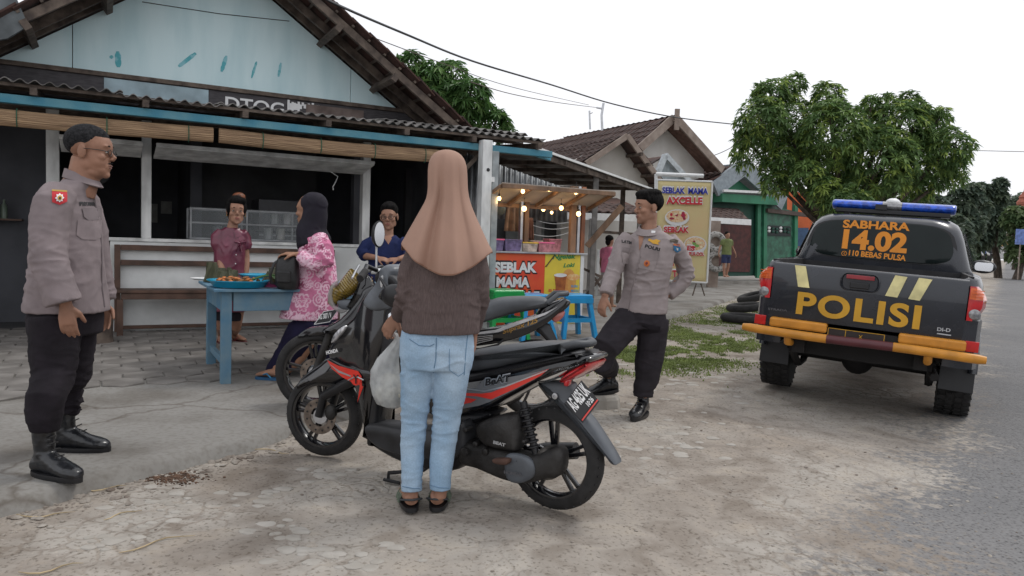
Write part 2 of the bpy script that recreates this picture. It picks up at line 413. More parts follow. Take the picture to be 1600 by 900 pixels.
# concrete slab in front of the shop: edge follows the photo, raised a few centimetres, continuing as the pavement beyond
edge = [gnd(-120, 838), gnd(0, 800), gnd(90, 776), gnd(180, 753), gnd(260, 735), gnd(330, 713), gnd(395, 697), gnd(450, 676)]
edge += [V((-0.98, 5.2, 0)), V((-0.3, 6.6, 0)), V((0.4, 8.0, 0)), V((1.0, 9.2, 0)), gnd(1030, 502), gnd(1100, 482), gnd(1165, 460), V((9.0, 26, 0)), V((22, 48, 0))]
def resample(pts, step):
 out = []
 for a, b in zip(pts[:-1], pts[1:]):
  n = max(1, int((b - a).length / step))
  out += [a.lerp(b, i / n) for i in range(n)]
 return out + [pts[-1]]
SLAB_Z = 0.062
def slab_mat():
 m = mat('slab_concrete', (0.235, 0.226, 0.21), 0.92, col2=(0.13, 0.116, 0.10), scale=1.5, bump=0.5, bscale=20, contrast=(0.32, 0.56), detail=10)
 t = m.node_tree; N = t.nodes; L = t.links; b = N['Principled BSDF']; src = b.inputs['Base Color'].links[0].from_socket; tcn = [n for n in N if n.type == 'TEX_COORD'][0]
 n1 = N.new('ShaderNodeTexNoise'); n1.inputs['Scale'].default_value = 2.2; n1.inputs['Detail'].default_value = 8; L.new(tcn.outputs['Object'], n1.inputs['Vector'])
 ad = N.new('ShaderNodeVectorMath'); ad.operation = 'MULTIPLY_ADD'; ad.inputs[1].default_value = (.5, .5, 0); L.new(n1.outputs['Color'], ad.inputs[0]); L.new(tcn.outputs['Object'], ad.inputs[2])
 v = N.new('ShaderNodeTexVoronoi'); v.feature = 'DISTANCE_TO_EDGE'; v.inputs['Scale'].default_value = .75; L.new(ad.outputs[0], v.inputs['Vector'])
 r = N.new('ShaderNodeValToRGB'); r.color_ramp.elements[0].color = (.55, .50, .46, 1); r.color_ramp.elements[1].position = .016; L.new(v.outputs['Distance'], r.inputs[0])
 n2 = N.new('ShaderNodeTexNoise'); n2.inputs['Scale'].default_value = 34; n2.inputs['Detail'].default_value = 6; L.new(tcn.outputs['Object'], n2.inputs['Vector'])
 r2 = N.new('ShaderNodeValToRGB'); r2.color_ramp.elements[0].position = .33; r2.color_ramp.elements[0].color = (.80, .78, .75, 1); r2.color_ramp.elements[1].position = .55; L.new(n2.outputs['Fac'], r2.inputs[0])
 for q in (r, r2):
  x = N.new('ShaderNodeMix'); x.data_type = 'RGBA'; x.blend_type = 'MULTIPLY'; x.inputs[0].default_value = .9; L.new(src, x.inputs[6]); L.new(q.outputs[0], x.inputs[7]); src = x.outputs[2]
 L.new(src, b.inputs['Base Color']); return m
def slab():
 mb = MB(); e = resample(edge, 0.06)
 out = []
 for i, p in enumerate(e):
  k = noise.noise((p.x * 3, p.y * 3, 1)) * 0.03 + noise.noise((p.x * 11, p.y * 11, 2)) * 0.018
  out.append(p + V((k, -k * 0.6, 0)))
 lay = [[V((p.x + 0.05, p.y - 0.02, -0.04)) for p in out], [V((p.x + 0.012, p.y - 0.01, SLAB_Z * 0.72)) for p in out],
     [V((p.x - 0.02, p.y + 0.01, SLAB_Z)) for p in out], [V((p.x - 0.25, p.y + 0.12, SLAB_Z + 0.002)) for p in out],
     [V((p.x - 1.2, p.y + 0.6, SLAB_Z + 0.002)) for p in out], [V((p.x - 6.5, p.y + 5.0, SLAB_Z)) for p in out]]
 mb.loft(lay, closed=False, cap=False)
 m = slab_mat()
 o = part('pavement', mb, m, None, smooth=50, fix=False); o['kind'] = 'structure'
 return o
PAVE = slab()
PAVE.location = (0, 0, 0)
# hexagonal pavers near the shop wall, each a stone of its own, tilted and uneven
m_paver = mat('paver', (0.215, 0.20, 0.185), 0.93, col2=(0.12, 0.11, 0.10), scale=3.2, bump=0.5, bscale=20)
def hex_mesh(k):
 r = random.Random(k); mb = MB(); R = 0.1635
 def ring(s, z): return [V(((R * s) * math.cos(math.pi / 3 * i + math.pi / 6) * (1 + r.uniform(-.04, .04)) , R * s * math.sin(math.pi / 3 * i + math.pi / 6), z)) for i in range(6)]
 mb.loft([ring(1.0, -0.03), ring(1.0, 0.010), ring(0.94, 0.017)])
 me = mesh_of(mb, 'paver', [m_paver], None); fix_normals(me); return me
hexes = [hex_mesh(k) for k in range(6)]
U = V((math.sin(math.radians(61)), math.cos(math.radians(61)), 0)); NN = V((U.y, -U.x, 0)); HO = V((-0.38, 9.28, 0))
def H(a, b, z=0.0): return HO + U * a + NN * b + V((0, 0, z))
def hpx(px, py, b):
 q = on_plane(px, py, HO + NN * b, NN) - HO
 return q.dot(U), q.z
cnt = 0
for i in range(-2, 24):
 for j in range(-2, 22):
  a = -5.2 + i * 0.2915 + (j % 2) * 0.1458; b = -0.95 + j * 0.2525
  p = H(a, b)
  lim = 2.62 - 0.30 * (a + 5.2) + noise.noise((a * 2, b * 2, 0)) * 0.25
  if a > -0.6 or b > lim or p.x < -6.2: continue
  o = put('paver', hexes[random.randrange(6)], PAVE, (p.x, p.y, SLAB_Z + random.uniform(-0.003, 0.004)),
    (random.uniform(-.012, .012), random.uniform(-.012, .012), math.radians(29) + random.choice((0, 1, 2, 3)) * math.pi / 3 + random.uniform(-.03, .03)))
  cnt += 1
print('pavers', cnt)
# loose stones along the slab edge and over the dirt
def pebbles(name, n, fn, smin, smax, m, seed):
 r = random.Random(seed); mb = MB()
 for _ in range(n):
  p = fn(r); s = smin * (smax / smin) ** (r.random() ** 2.2); a = r.uniform(0, 6.3)
  X = V((math.cos(a), math.sin(a), r.uniform(-.2, .2))).normalized(); Y = V((-math.sin(a), math.cos(a), 0)); Z = X.cross(Y)
  mb.ell((p.x, p.y, p.z + s * 0.15), (s * r.uniform(.8, 1.5), s, s * r.uniform(.35, .6)), X, Y, Z, 6, 4)
 o = part(name, mb, m, None, smooth=60, fix=False, kind='stuff'); return o
def along_edge(r):
 k = r.random() * 7; e = edge[int(k)].lerp(edge[int(k) + 1], k % 1); d = abs(r.gauss(0, .12))
 x, y = e.x + d * .9 + .02, e.y - d * .5; return V((x, y, ground_z(x, y)))
def over(r):
 x, y = r.uniform(-2.5, 3.2), r.uniform(2.1, 6.5); return V((x, y, ground_z(x, y)))
m_peb = mat('pebble', (0.36, 0.33, 0.29), 0.9, col2=(0.13, 0.10, 0.08), scale=9)
tag(pebbles('gravel', 420, along_edge, 0.005, 0.022, m_peb, 3), 'small loose stones strewn along the broken edge of the concrete pavement', 'gravel')
tag(pebbles('gravel', 1500, over, 0.003, 0.011, m_peb, 4), 'fine grey grit scattered over the dirt verge in front of the motorcycles', 'gravel')
# flat pale stones showing in the dirt
def flat_stones():
 r = random.Random(12); n = 0
 root = thing('embedded_stones', 'pale flat stones half buried in the trodden dirt verge', 'stones', (0, 3, 0), kind='structure')
 ms = mat('flat_stone', (0.41, 0.385, 0.35), 0.92, col2=(0.31, 0.285, 0.25), scale=6, bump=0.5, bscale=25)
 spots = [(230, 800, 0.8), (260, 775, .6), (170, 845, .6), (480, 860, .8), (560, 870, .8), (400, 770, .7), (1085, 650, 1.5), (1010, 600, 1.3), (1040, 585, 1.2), (1100, 600, 1.2), (500, 745, 0.6), (960, 640, 1.1), (440, 830, .7), (950, 700, .9), (1150, 590, 1.2), (1060, 700, .9)]
 for (px, py, sp) in spots:
  for _ in range(13):
   p = gnd(px + r.gauss(0, 45 * sp), py + r.gauss(0, 13 * sp))
   s = r.uniform(0.012, 0.045) * (0.6 + 0.12 * p.y); k = r.randint(7, 11); a0 = r.uniform(0, 6)
   mb = MB()
   rim = [(math.cos(a0 + 2 * math.pi * i / k) * s * r.uniform(.8, 1.35), math.sin(a0 + 2 * math.pi * i / k) * s * r.uniform(.6, .95)) for i in range(k)]
   z = ground_z(p.x, p.y)
   mb.loft([[V((p.x + x, p.y + y, z - .02)) for x, y in rim], [V((p.x + x * .97, p.y + y * .97, z + .001)) for x, y in rim], [V((p.x + x * .72, p.y + y * .72, z + .005)) for x, y in rim]])
   part('stone', mb, ms, root, smooth=50); n += 1
flat_stones()
# straw and twigs
def twig(p, L, a, r=0.003):
 q = V((math.cos(a), math.sin(a), 0)); n = 7
 pts = [V((p.x, p.y, 0)) + q * (L * (i / (n - 1) - .5)) + V((-q.y, q.x, 0)) * L * .1 * math.sin(i * 1.1 + a * 5) for i in range(n)]
 return [V((t.x, t.y, ground_z(t.x, t.y) + r + .004)) for t in pts]
ms_ = mat('dry_straw', (0.42, 0.33, 0.20), 0.9, var=.2)
for k, (px, py, L, a) in enumerate([(245, 845, .28, .75), (80, 886, .2, 0.5), (70, 802, .22, .35), (190, 800, .16, .9), (160, 762, .2, .45), (280, 722, .25, .4), (300, 716, .2, .2), (425, 703, .22, -.2)]):
 mb = MB(); mb.tube(twig(gnd(px, py), L, a), [.0015, .003, .003, .003, .003, .002, .001], 5)
 single('straw', mb, ms_, ['long straw lying alone in the dirt near the bottom left', 'short straw at the bottom edge below the pavement', 'curved straw beside the pavement edge at far left', 'bent straw next to the pavement kerb left of the dirt clump', 'straw tucked along the kerb near the boots', 'pale stem on the brown dirt clump by the kerb', 'thin stem behind the dirt clump along the kerb', 'dry stem by the near front motorcycle wheel'][k], 'straw', gnd(px, py), 'dry straws on the ground', smooth=60)
mb = MB(); rr = random.Random(5)
for _ in range(800):
 p = gnd(264 + rr.gauss(0, 26), 742 + rr.gauss(0, 4.5)); s = rr.uniform(.0015, .006)
 mb.ell((p.x, p.y, ground_z(p.x, p.y) + s * .5), (s * 1.4, s, s * .7), nu=6, nv=4)
tag(part('dirt_clump', mb, mat('brown_soil', (0.12, 0.07, 0.045), .95, var=.3, scale=30), None, smooth=60, kind='stuff'), 'crumbly brown soil heaped by the pavement edge', 'soil')
# grass patches on the verge beyond the officer
def grass(n, fn, hmin, hmax, seed, w=.004):
 r = random.Random(seed); mb = MB()
 for _ in range(n):
  p = fn(r)
  if p is None: continue
  h = r.uniform(hmin, hmax); a = r.uniform(0, 6.3); d = V((math.cos(a), math.sin(a), 0)); s = V((-d.y, d.x, 0)) * w * r.uniform(.7, 1.6)
  q = p + d * h * .45 + V((0, 0, h * .8)); t = p + d * h * r.uniform(.6, 1.1) + V((0, 0, h))
  mb.add([p - s, p + s, q + s * .7, q - s * .7, t], [(0, 1, 2, 3), (3, 2, 4)])
 return mb
m_grass = mat('grass_blades', (0.24, 0.30, 0.09), 0.8, col2=(0.13, 0.17, 0.05), scale=3)
def gf(r):
 c = [(985, 560, 60, 16), (1060, 555, 70, 20), (1130, 540, 60, 25), (1150, 490, 60, 14), (1090, 520, 60, 22), (1170, 500, 30, 12)][r.randrange(6)]
 p = gnd(c[0] + r.gauss(0, c[2] * .55), c[1] + r.gauss(0, c[3] * .55))
 if noise.noise((p.x * 1.5, p.y * 1.0, 4)) + .5 * noise.noise((p.x * 7, p.y * 5, 4)) + r.gauss(0, .12) < -.06 : return None
 return V((p.x, p.y, ground_z(p.x, p.y)))
o = part('grass', grass(80000, gf, .006, .026, 5, .006), m_grass, None, fix=False, kind='stuff')
tag(o, 'short green grass on the verge between the officer and the pickup', 'grass')
# ------------------------------------------------------------------ the shop house on the left
WB = -1.07                       # wall plane, behind the eave plane (b = 0)
UP = V((0, 0, 1))
def hbox(mb, a0, a1, b0, b1, z0, z1, mi=0):
 return mb.box(H((a0 + a1) / 2, (b0 + b1) / 2, (z0 + z1) / 2), (abs(a1 - a0), abs(b1 - b0), abs(z1 - z0)), U, NN, UP, mi)
house = thing('shop_house', 'old pale blue gabled shop house with an open dark front and tiled roof', 'house', H(-3, -3, 0))
# low front wall with its white cap
mb = MB(); hbox(mb, -4.10, -1.13, WB - 0.12, WB, 0, 1.09); part('wall', mb, m_wall, house, bevel=.006)
mb = MB(); hbox(mb, -4.13, -1.13, WB - 0.15, WB + 0.02, 1.092, 1.13); part('sill', mb, m_white, house, bevel=.004)
# window posts
for a0, a1, z1 in ((-3.79, -3.69, 2.45), (-1.235, -1.135, 2.45), (-4.70, -4.58, 2.5)):
 mb = MB(); hbox(mb, a0, a1, WB - 0.10, WB + 0.025, 0.0 if a0 < -4.5 else 1.131, z1); part('post', mb, m_white, house, bevel=.004)
mb = MB(); hbox(mb, -1.12, -0.97, WB - 0.9, WB - 0.75, 0, 2.5); part('post', mb, m_darkblue, house, bevel=.004)
mb = MB(); hbox(mb, -6.2, -0.2, WB - 0.08, WB - 0.01, 2.44, 2.58); part('lintel', mb, m_oldwood, house, bevel=.006)
# hinged flaps propped out above the openings
def flap(a0, a1):
 lo = lambda a: H(a, WB + .03, 2.035); hi = lambda a: H(a, WB + .52, 2.12)
 d = (hi(a0) - lo(a0)).normalized(); n = U.cross(d).normalized()
 mb = MB(); c = (lo(a0) + hi(a1)) / 2
 mb.box(c, (a1 - a0, (hi(a0) - lo(a0)).length, .012), U, d, n)
 f = part('window_flap', mb, m_white, house)
 for bb in (0, 1):
  mb = MB(); p = lo(0) if not bb else hi(0)
  mb.box(p - H(0, 0, 0) + H((a0 + a1) / 2, 0, 0) - n * .022, (a1 - a0, .04, .03), U, d, n); part('frame', mb, m_white, f, bevel=.003)
 k = 5 if a1 - a0 > 1.5 else 2
 for i in range(k + 1):
  a = a0 + .02 + (a1 - a0 - .04) * i / k
  mb = MB(); mb.box(((lo(a) + hi(a)) / 2) - n * .018, (.035, (hi(a0) - lo(a0)).length - .045, .022), U, d, n); part('frame', mb, m_white, f, bevel=.003)
flap(-3.67, -1.25); flap(-4.56, -3.80)
# room behind: floor, side, back walls and ceiling so that it is dark for real
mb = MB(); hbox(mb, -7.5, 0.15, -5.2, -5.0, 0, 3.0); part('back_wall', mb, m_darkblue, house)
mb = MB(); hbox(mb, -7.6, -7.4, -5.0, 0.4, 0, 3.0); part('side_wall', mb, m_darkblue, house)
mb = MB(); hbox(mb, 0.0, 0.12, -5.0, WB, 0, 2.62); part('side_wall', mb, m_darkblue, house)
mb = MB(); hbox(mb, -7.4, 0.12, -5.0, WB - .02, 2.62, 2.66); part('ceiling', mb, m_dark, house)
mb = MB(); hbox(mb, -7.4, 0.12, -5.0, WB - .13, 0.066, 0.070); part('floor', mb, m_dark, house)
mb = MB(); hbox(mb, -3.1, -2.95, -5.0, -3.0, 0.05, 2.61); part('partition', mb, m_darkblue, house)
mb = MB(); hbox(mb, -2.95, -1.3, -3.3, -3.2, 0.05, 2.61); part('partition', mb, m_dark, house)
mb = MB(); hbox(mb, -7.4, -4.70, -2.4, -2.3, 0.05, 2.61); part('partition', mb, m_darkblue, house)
# wall clock and shelf bits seen dimly in the room
mb = MB(); mb.lathe([(.17, 0), (.17, .03), (.14, .035), (.0, .03)], H(-4.25, -2.25, 1.93), NN, 28, X=U)
single('wall_clock', mb, m_dark, 'round dark wall clock dimly seen inside the shop left of the post', 'clock', H(-4.25, -2.25, 1.93), smooth=40)
# gable wall (three boards with dark joints) and its timber foot
GL, GR, GA, GZ, AZ = -5.12, -0.80, -2.97, 2.93, 4.42
def gz_(a): return AZ - (AZ - GZ) * (abs(a - GA) / ((GA - GL) if a < GA else (GR - GA)))
def gboard(a0, a1):
 pts = [(a0, GZ)]; pts.append((a1, GZ))
 if gz_(a1) > GZ + .01: pts.append((a1, gz_(a1)))
 if a0 < GA < a1: pts.append((GA, AZ))
 if gz_(a0) > GZ + .01: pts.append((a0, gz_(a0)))
 mb = MB(); mb.prism([H(a, WB, z) for a, z in pts], NN * -.03); return part('gable_board', mb, m_gable, house, bevel=.002)
gboard(GL, -4.46); gboard(-4.452, -1.42); gboard(-1.412, GR)
# thin horizontal joint of the upper board
mb = MB(); p0 = hpx(222, 3, WB + .003); p1 = hpx(452, 33, WB + .003)
mb.tube([H(p0[0], WB + .003, p0[1]), H((p0[0] + p1[0]) / 2, WB + .003, (p0[1] + p1[1]) / 2 - .02), H(p1[0], WB + .003, p1[1])], .005, 5); part('cable', mb, m_black, house)
m_smear = mat('teal_paint_smear', (0.09, 0.42, 0.48), .6, col2=(0.25, 0.55, 0.62), scale=14, contrast=(.42, .52))
def smear(pts, wd):
 mb = MB(); q = []
 for i, (px, py) in enumerate(pts):
  a, z = hpx(px, py, WB + .004); q.append(H(a, WB + .003, z))
 r = random.Random(int(pts[0][0]))
 L = []
 for i in range(9):
  t = i / 8; p = q[0].lerp(q[1], t); n = (q[1] - q[0]).normalized().cross(NN); k = wd * (1 - .5 * abs(2 * t - 1) ** 3) * r.uniform(.8, 1.1)
  L.append([p - n * k, p + n * k])
 mb.loft(L, closed=False, cap=False); part('paint_smear', mb, m_smear, house, fix=False)
for pts, wd in ((((184, 80), (185, 105)), .03), (((279, 104), (306, 83)), .025), (((346, 112), (354, 87)), .022), (((393, 122), (401, 96)), .016), (((435, 120), (439, 98)), .016), (((172, 87), (176, 91)), .02)): smear(pts, wd)
mb = MB(); hbox(mb, -5.3, 0.15, WB + .002, WB + .06, 2.875, 2.925); part('foot_beam', mb, m_oldwood, house, bevel=.006)
# dark board with old lettering under the gable
m_signboard = mat('old_grey_board', (0.085, 0.08, 0.085), .8, col2=(0.05, 0.045, 0.05), scale=12, stretch=(1, 1, 5))
mb = MB(); hbox(mb, -5.2, -0.15, WB + .003, WB + .03, 2.60, 2.873); part('fascia_board', mb, m_signboard, house)
mb = MB(); hbox(mb, -4.16, -3.10, WB + .032, WB + .04, 2.66, 2.865); part('fascia_sheet', mb, mat('pale_sheet', (.34, .45, .50), .6, var=.15, scale=4), house)
mb = MB(); hbox(mb, -1.98, -1.25, WB + .032, WB + .04, 2.62, 2.84); part('fascia_sheet', mb, mat('torn_print_sheet', (.22, .17, .15), .7, col2=(.10, .07, .06), scale=5), house)
a0, z0 = hpx(352, 163, WB + .045); a1, z1 = hpx(444, 172, WB + .045)
zq = hpx(352, 171, WB)[1]; lettering('DTOG', H(a0, WB + .035, zq), H(a1, WB + .035, zq), UP, .155, m_white_print, house, bold=.02, off=.004)
a2, _ = hpx(450, 172, WB); a3, _ = hpx(497, 172, WB)
mb = MB(); rr = random.Random(3)
for i in range(16):
 a = a2 + (a3 - a2) * i / 15; z1_ = 2.865 - .04 * abs(math.sin(i * 1.3)); hbox(mb, a - .016, a + .012, WB + .034, WB + .0385, 2.72 + rr.uniform(0, .05) + (.05 if 5 < i < 11 else 0), z1_)
part('paint_drips', mb, m_white_print, house)
# corrugated awning over the front: separate sheets, and the beam, rafters and posts that carry them
aw = thing('awning', 'brown corrugated awning along the shop front on a faded blue beam', 'awning', H(-2, 0, 0))
def sheet(a0, a1, b0, z0, b1, z1, parent, m=m_asbestos, amp=.017, pitch=.115, thick=.008, name='roof_sheet', yax=None):
 n = int((a1 - a0) / pitch * 10); R = []
 d = (H(0, b1, z1) - H(0, b0, z0)); nn = U.cross(d.normalized()) * -1
 if nn.z < 0: nn = -nn
 for lay in (0, 1):
  for e in (0, 1):
   row = []
   for i in range(n + 1):
    a = a0 + (a1 - a0) * i / n
    row.append(H(a, b0, z0) + d * (e if not lay else 1 - e) + nn * (amp * math.cos(2 * math.pi * a / pitch) + thick * (1 - lay)))
   R.append(row)
 mb = MB(); mb.loft(R + [R[0]], closed=False, cap=False)
 return part(name, mb, m, parent, smooth=50, fix=False)
rr = random.Random(9); a = -5.9; k = 0
while a < 0.6:
 w_ = 0.92; dz = rr.uniform(-.012, .012) - .012 * math.sin(a * 1.3)
 sheet(a, min(a + w_ + .06, .80), .12 + rr.uniform(-.03, .03), 2.532 + dz * .7 + (k % 2) * .008, WB + .06, 2.655 + dz, aw); a += w_; k += 1
for (aa, ab, bb, zz) in ((-1.3, -.4, -.1, 2.60), (-.45, .62, -.05, 2.61)):
 sheet(aa, ab, bb, zz, WB + .1, zz + .1, aw)
mb = MB(); hbox(mb, -6.3, 0.95, -.045, .035, 2.345, 2.425); part('beam', mb, m_bluebeam, aw, bevel=.005)
mb = MB(); hbox(mb, -6.3, 0.95, -.55, -.47, 2.40, 2.47); part('beam', mb, m_oldwood, aw, bevel=.005)
for i in range(8):
 a = -5.6 + .9 * i + rr.uniform(-.04, .04)
 mb = MB(); mb.beam(H(a, .10, 2.463), H(a, WB, 2.56), .06, .07); part('rafter', mb, m_oldwood, aw, bevel=.004)
for (b_, z_) in ((.06, 2.510), (-.5, 2.56)):
 mb = MB(); mb.beam(H(-6.2, b_, z_), H(.8, b_, z_), .04, .03); part('batten', mb, m_oldwood, aw)
# front post and its brace
mb = MB(); hbox(mb, -.125, .005, .04, .17, 0.02, 2.46); part('post', mb, m_white, aw, bevel=.005)
mb = MB(); hbox(mb, .03, .12, .05, .13, 0.02, 2.34); part('post', mb, mat('grey_paint', (.33, .36, .37), .7), aw, bevel=.005)
mb = MB(); mb.beam(H(-.02, -.1, 2.34), H(-.34, -.1, 2.0), .035, .05); part('brace', mb, m_oldwood, aw)
mb = MB(); hbox(mb, .005, .05, .06, .16, 1.96, 2.02); part('bracket', mb, m_sheetwhite, aw)
mb = MB(); mb.lathe([(.022, 0), (.022, .006), (.008, .008)], H(-.05, .171, 2.10), NN, 12); part('hole_cap', mb, m_black, aw)
# rolled bamboo blinds hanging under the beam
def blind(a0, a1, label):
 root = thing('bamboo_blind', label, 'blind', H((a0 + a1) / 2, -.02, 2.25), 'rolled bamboo blinds under the eave')
 mb = MB(); n = 48
 prof = []
 for i in range(n):
  t = 2 * math.pi * i / n; r = (.055 + .004 * (i % 2)); prof.append((math.cos(t) * r * .75, math.sin(t) * r * 1.3))
 rings = []
 for k in range(9):
  a = a0 + (a1 - a0) * k / 8; sag = -.02 * math.sin(math.pi * k / 8)
  rings.append([H(a, -.04 + x, 2.235 + z + sag) for x, z in prof])
 mb.loft(rings); part('roll', mb, m_bamboo, root)
 for k in range(4):
  a = a0 + (a1 - a0) * (k + .5) / 4 + .13; mb = MB()
  mb.tube([H(a, -.04 + .05 * math.cos(t), 2.225 + .085 * math.sin(t)) for t in np.linspace(0, 6.28, 13)], .005, 5); part('cord', mb, mat('green_cord', (.03, .12, .07), .8), root)
blind(-6.1, -3.165, 'long rolled tan bamboo blind at the left end under the blue beam')
blind(-3.11, -.62, 'rolled tan bamboo blind over the seating opening, nearer the white post')
# main roof over the gable: near verge seen from below
slL = (AZ - GZ) / (GA - GL); slR = (AZ - GZ) / (GR - GA)
def rp_(side, t, b, dz=0.0):
 """point on the roof slope: t metres along the slope from the ridge, at depth b, dz above the gable line"""
 sl = slR if side > 0 else slL; L = math.sqrt(1 + sl * sl); n = V((0, 0, 1)) + U * (sl * side); n.normalize()
 return H(GA + side * t / L, b, AZ - sl * t / L) + n * dz
def roof_side(side, tmax, parent):
 bf = -.27
 # deck underside (dark felt of laths) built as battens
 sl = slR if side > 0 else slL; L = math.sqrt(1 + sl * sl)
 dn = (rp_(side, 1, 0) - rp_(side, 0, 0)).normalized(); nn_ = (V((0, 0, 1)) + U * (sl * side)).normalized()
 mb = MB(); mb.prism([rp_(side, -.05 * 0, WB - .02, .165), rp_(side, tmax, WB - .02, .165), rp_(side, tmax, -7.5, .165), rp_(side, 0, -7.5, .165)], nn_ * .05)
 part('roof_deck', mb, m_tile, parent)
 for b in (bf - .03, -.76, WB + .045):
  mb = MB(); mb.beam(rp_(side, .0, b, .06), rp_(side, tmax - .05, b, .06), .05, .09, up=nn_); part('rafter', mb, m_oldwood, parent, bevel=.004)
 t = .12
 while t < tmax:
  mb = MB(); mb.beam(rp_(side, t, bf + .03, .12), rp_(side, t, WB - .3, .12), .03, .022, up=nn_); part('batten', mb, m_oldwood, parent); t += .235
 # purlin ends
 for t in (.55, 1.42, 2.25):
  if t < tmax: mb = MB(); mb.beam(rp_(side, t, bf + .05, -.01), rp_(side, t, WB - .1, -.01), .07, .10, up=nn_); part('purlin', mb, m_oldwood, parent, bevel=.004)
 # tiles: curved clay pantiles, courses along the slope, sharing one mesh
 tm = MB()
 def tf(u, v):
  x = (u - .5) * .24; z = .022 * math.cos((u) * 2 * math.pi + .6) ; return V((x, (v) * .30, z + (.5 - v) * .02 + .012))
 tm.grid(tf, 9, 2)
 def tf2(u, v): p = tf(1 - u, v); return V((p.x, p.y, p.z - .018))
 tm.grid(tf2, 9, 2)
 tm.add([tf(i / 8, 1) for i in range(9)] + [tf(i / 8, 1) - V((0, 0, .018)) for i in range(9)], [(i, i + 1, 10 + i, 9 + i) for i in range(8)])
 tm.add([tf(0, 0), tf(0, 1), tf(0, 1) - V((0, 0, .018)), tf(0, 0) - V((0, 0, .018))], [(0, 1, 2, 3)])
 tm.add([tf(1, 0), tf(1, 1), tf(1, 1) - V((0, 0, .018)), tf(1, 0) - V((0, 0, .018))], [(3, 2, 1, 0)])
 me = mesh_of(tm, 'tile', [m_tile], 40)
 r = random.Random(20 + side); t = 0.0; n = 0
 base = world_loc(parent)
 while t < tmax - .05:
  for j in range(6):
   b = bf + .04 - j * .215 - .1
   if r.random() < .02: continue
   o = put('tile', me, parent, rp_(side, t, b + r.uniform(-.012, .012), .15) - base)
   tw = r.uniform(-.06, .06)
   Yd = (dn * math.cos(tw) - NN * math.sin(tw)).normalized(); Xd = NN * side; Xd = (Xd - Yd * Xd.dot(Yd)).normalized()
   lift = r.uniform(-.03, .05); Zd = Xd.cross(Yd)
   Yd = (Yd + Zd * lift).normalized(); Zd = Xd.cross(Yd)
   if Zd.z < 0: Xd = -Xd; Zd = Xd.cross(Yd)
   basis(o, Xd, Yd, Zd); n += 1
  t += .245
 # the further courses, out of reach of the eye, joined
 mbf = MB()
 for q in range(int(tmax / .25)):
  mbf.prism([rp_(side, q * .25, -1.75, .16), rp_(side, q * .25 + .28, -1.75, .19), rp_(side, q * .25 + .28, -7.5, .19), rp_(side, q * .25, -7.5, .16)], nn_ * .02)
 o = part('tile', mbf, m_tile, parent); o['kind'] = 'stuff'
roof = bpy.data.objects.new('roof', None); COL.objects.link(roof); roof.parent = house; roof.location = H(GA, -2, AZ) - V(house.location)
roof_side(1, 3.72, roof); roof_side(-1, 3.3, roof)
# ridge tiles
for i in range(6):
 mb = MB(); c = H(GA, -.25 - i * .3, AZ + .20); mb.tube([c, c - NN * .31], [.085, .075], 10); part('ridge_tile', mb, m_tile, roof, smooth=50)
# broken zinc and a tarpaulin scrap at the far left edge of the roof
mb = MB(); P = [hpx(x, y, -.3) for x, y in ((-40, -30), (22, -12), (45, 42), (12, 62), (-40, 70))]
mb.prism([H(a, -.3, z) for a, z in P], NN * .05)
single('zinc_sheet', mb, mat('dull_zinc', (.16, .18, .19), .6, metal=.3, col2=(.07, .08, .085), scale=4), 'crumpled grey zinc sheet at the top left corner over the tiles', 'metal sheet', H(-5, -.3, 3.3))
# ------------------------------------------------------------------ police pickup
TO = (gnd(1212, 602, 0) + gnd(1487, 642, -.04)) / 2
TX = V((0.873, -0.487, -0.055)).normalized(); TY = V((-TX.y, TX.x, 0)).normalized(); TZ = TX.cross(TY)
def T(x, y, z): return TO + TX * x + TY * y + TZ * z
def tloc(px, py, yv):
 q = on_plane(px, py, T(0, yv, 0), TY) - TO
 return q.dot(TX), q.dot(TZ)
m_tpaint = mat('charcoal_metallic_paint', (0.027, 0.030, 0.038), 0.26, metal=0.25, var=0.08, scale=5, coat=0.45)
m_tglass = mat('tinted_glass', (0.014, 0.020, 0.020), 0.10, var=0.1, scale=2, spec=.22)
m_amber = mat('amber_paint', (0.64, 0.27, 0.03), 0.42, var=0.1, scale=9, bump=0.05)
m_maroon = mat('maroon_paint', (0.10, 0.022, 0.028), 0.4, var=.1)
m_lampred = mat('lamp_red', (0.55, 0.015, 0.02), 0.15, var=.08, coat=.8, scale=30)
m_lampamber = mat('lamp_amber', (0.75, 0.13, 0.02), 0.15, var=.1, coat=.8, scale=30)
m_clear = mat('lamp_clear', (0.30, 0.30, 0.31), 0.2, metal=.4, var=.2, scale=50, coat=.6)
m_bluelamp = mat('blue_lamp', (0.015, 0.095, 0.60), 0.12, var=.25, scale=25, coat=.8, stretch=(1, 1, 1))
m_underbody = mat('underbody', (0.014, 0.013, 0.013), 0.8, var=.2)
m_tbed = mat('bed_liner', (0.02, 0.02, 0.022), 0.7, var=.2)
truck = thing('pickup_truck', 'dark grey police pickup seen from behind, parked half on the road', 'pickup truck', TO)
def tprism(pts, x0, x1):      # side profile (y, z) extruded across
 return MB().prism([T(x0, y, z) for y, z in pts], TX * (x1 - x0))
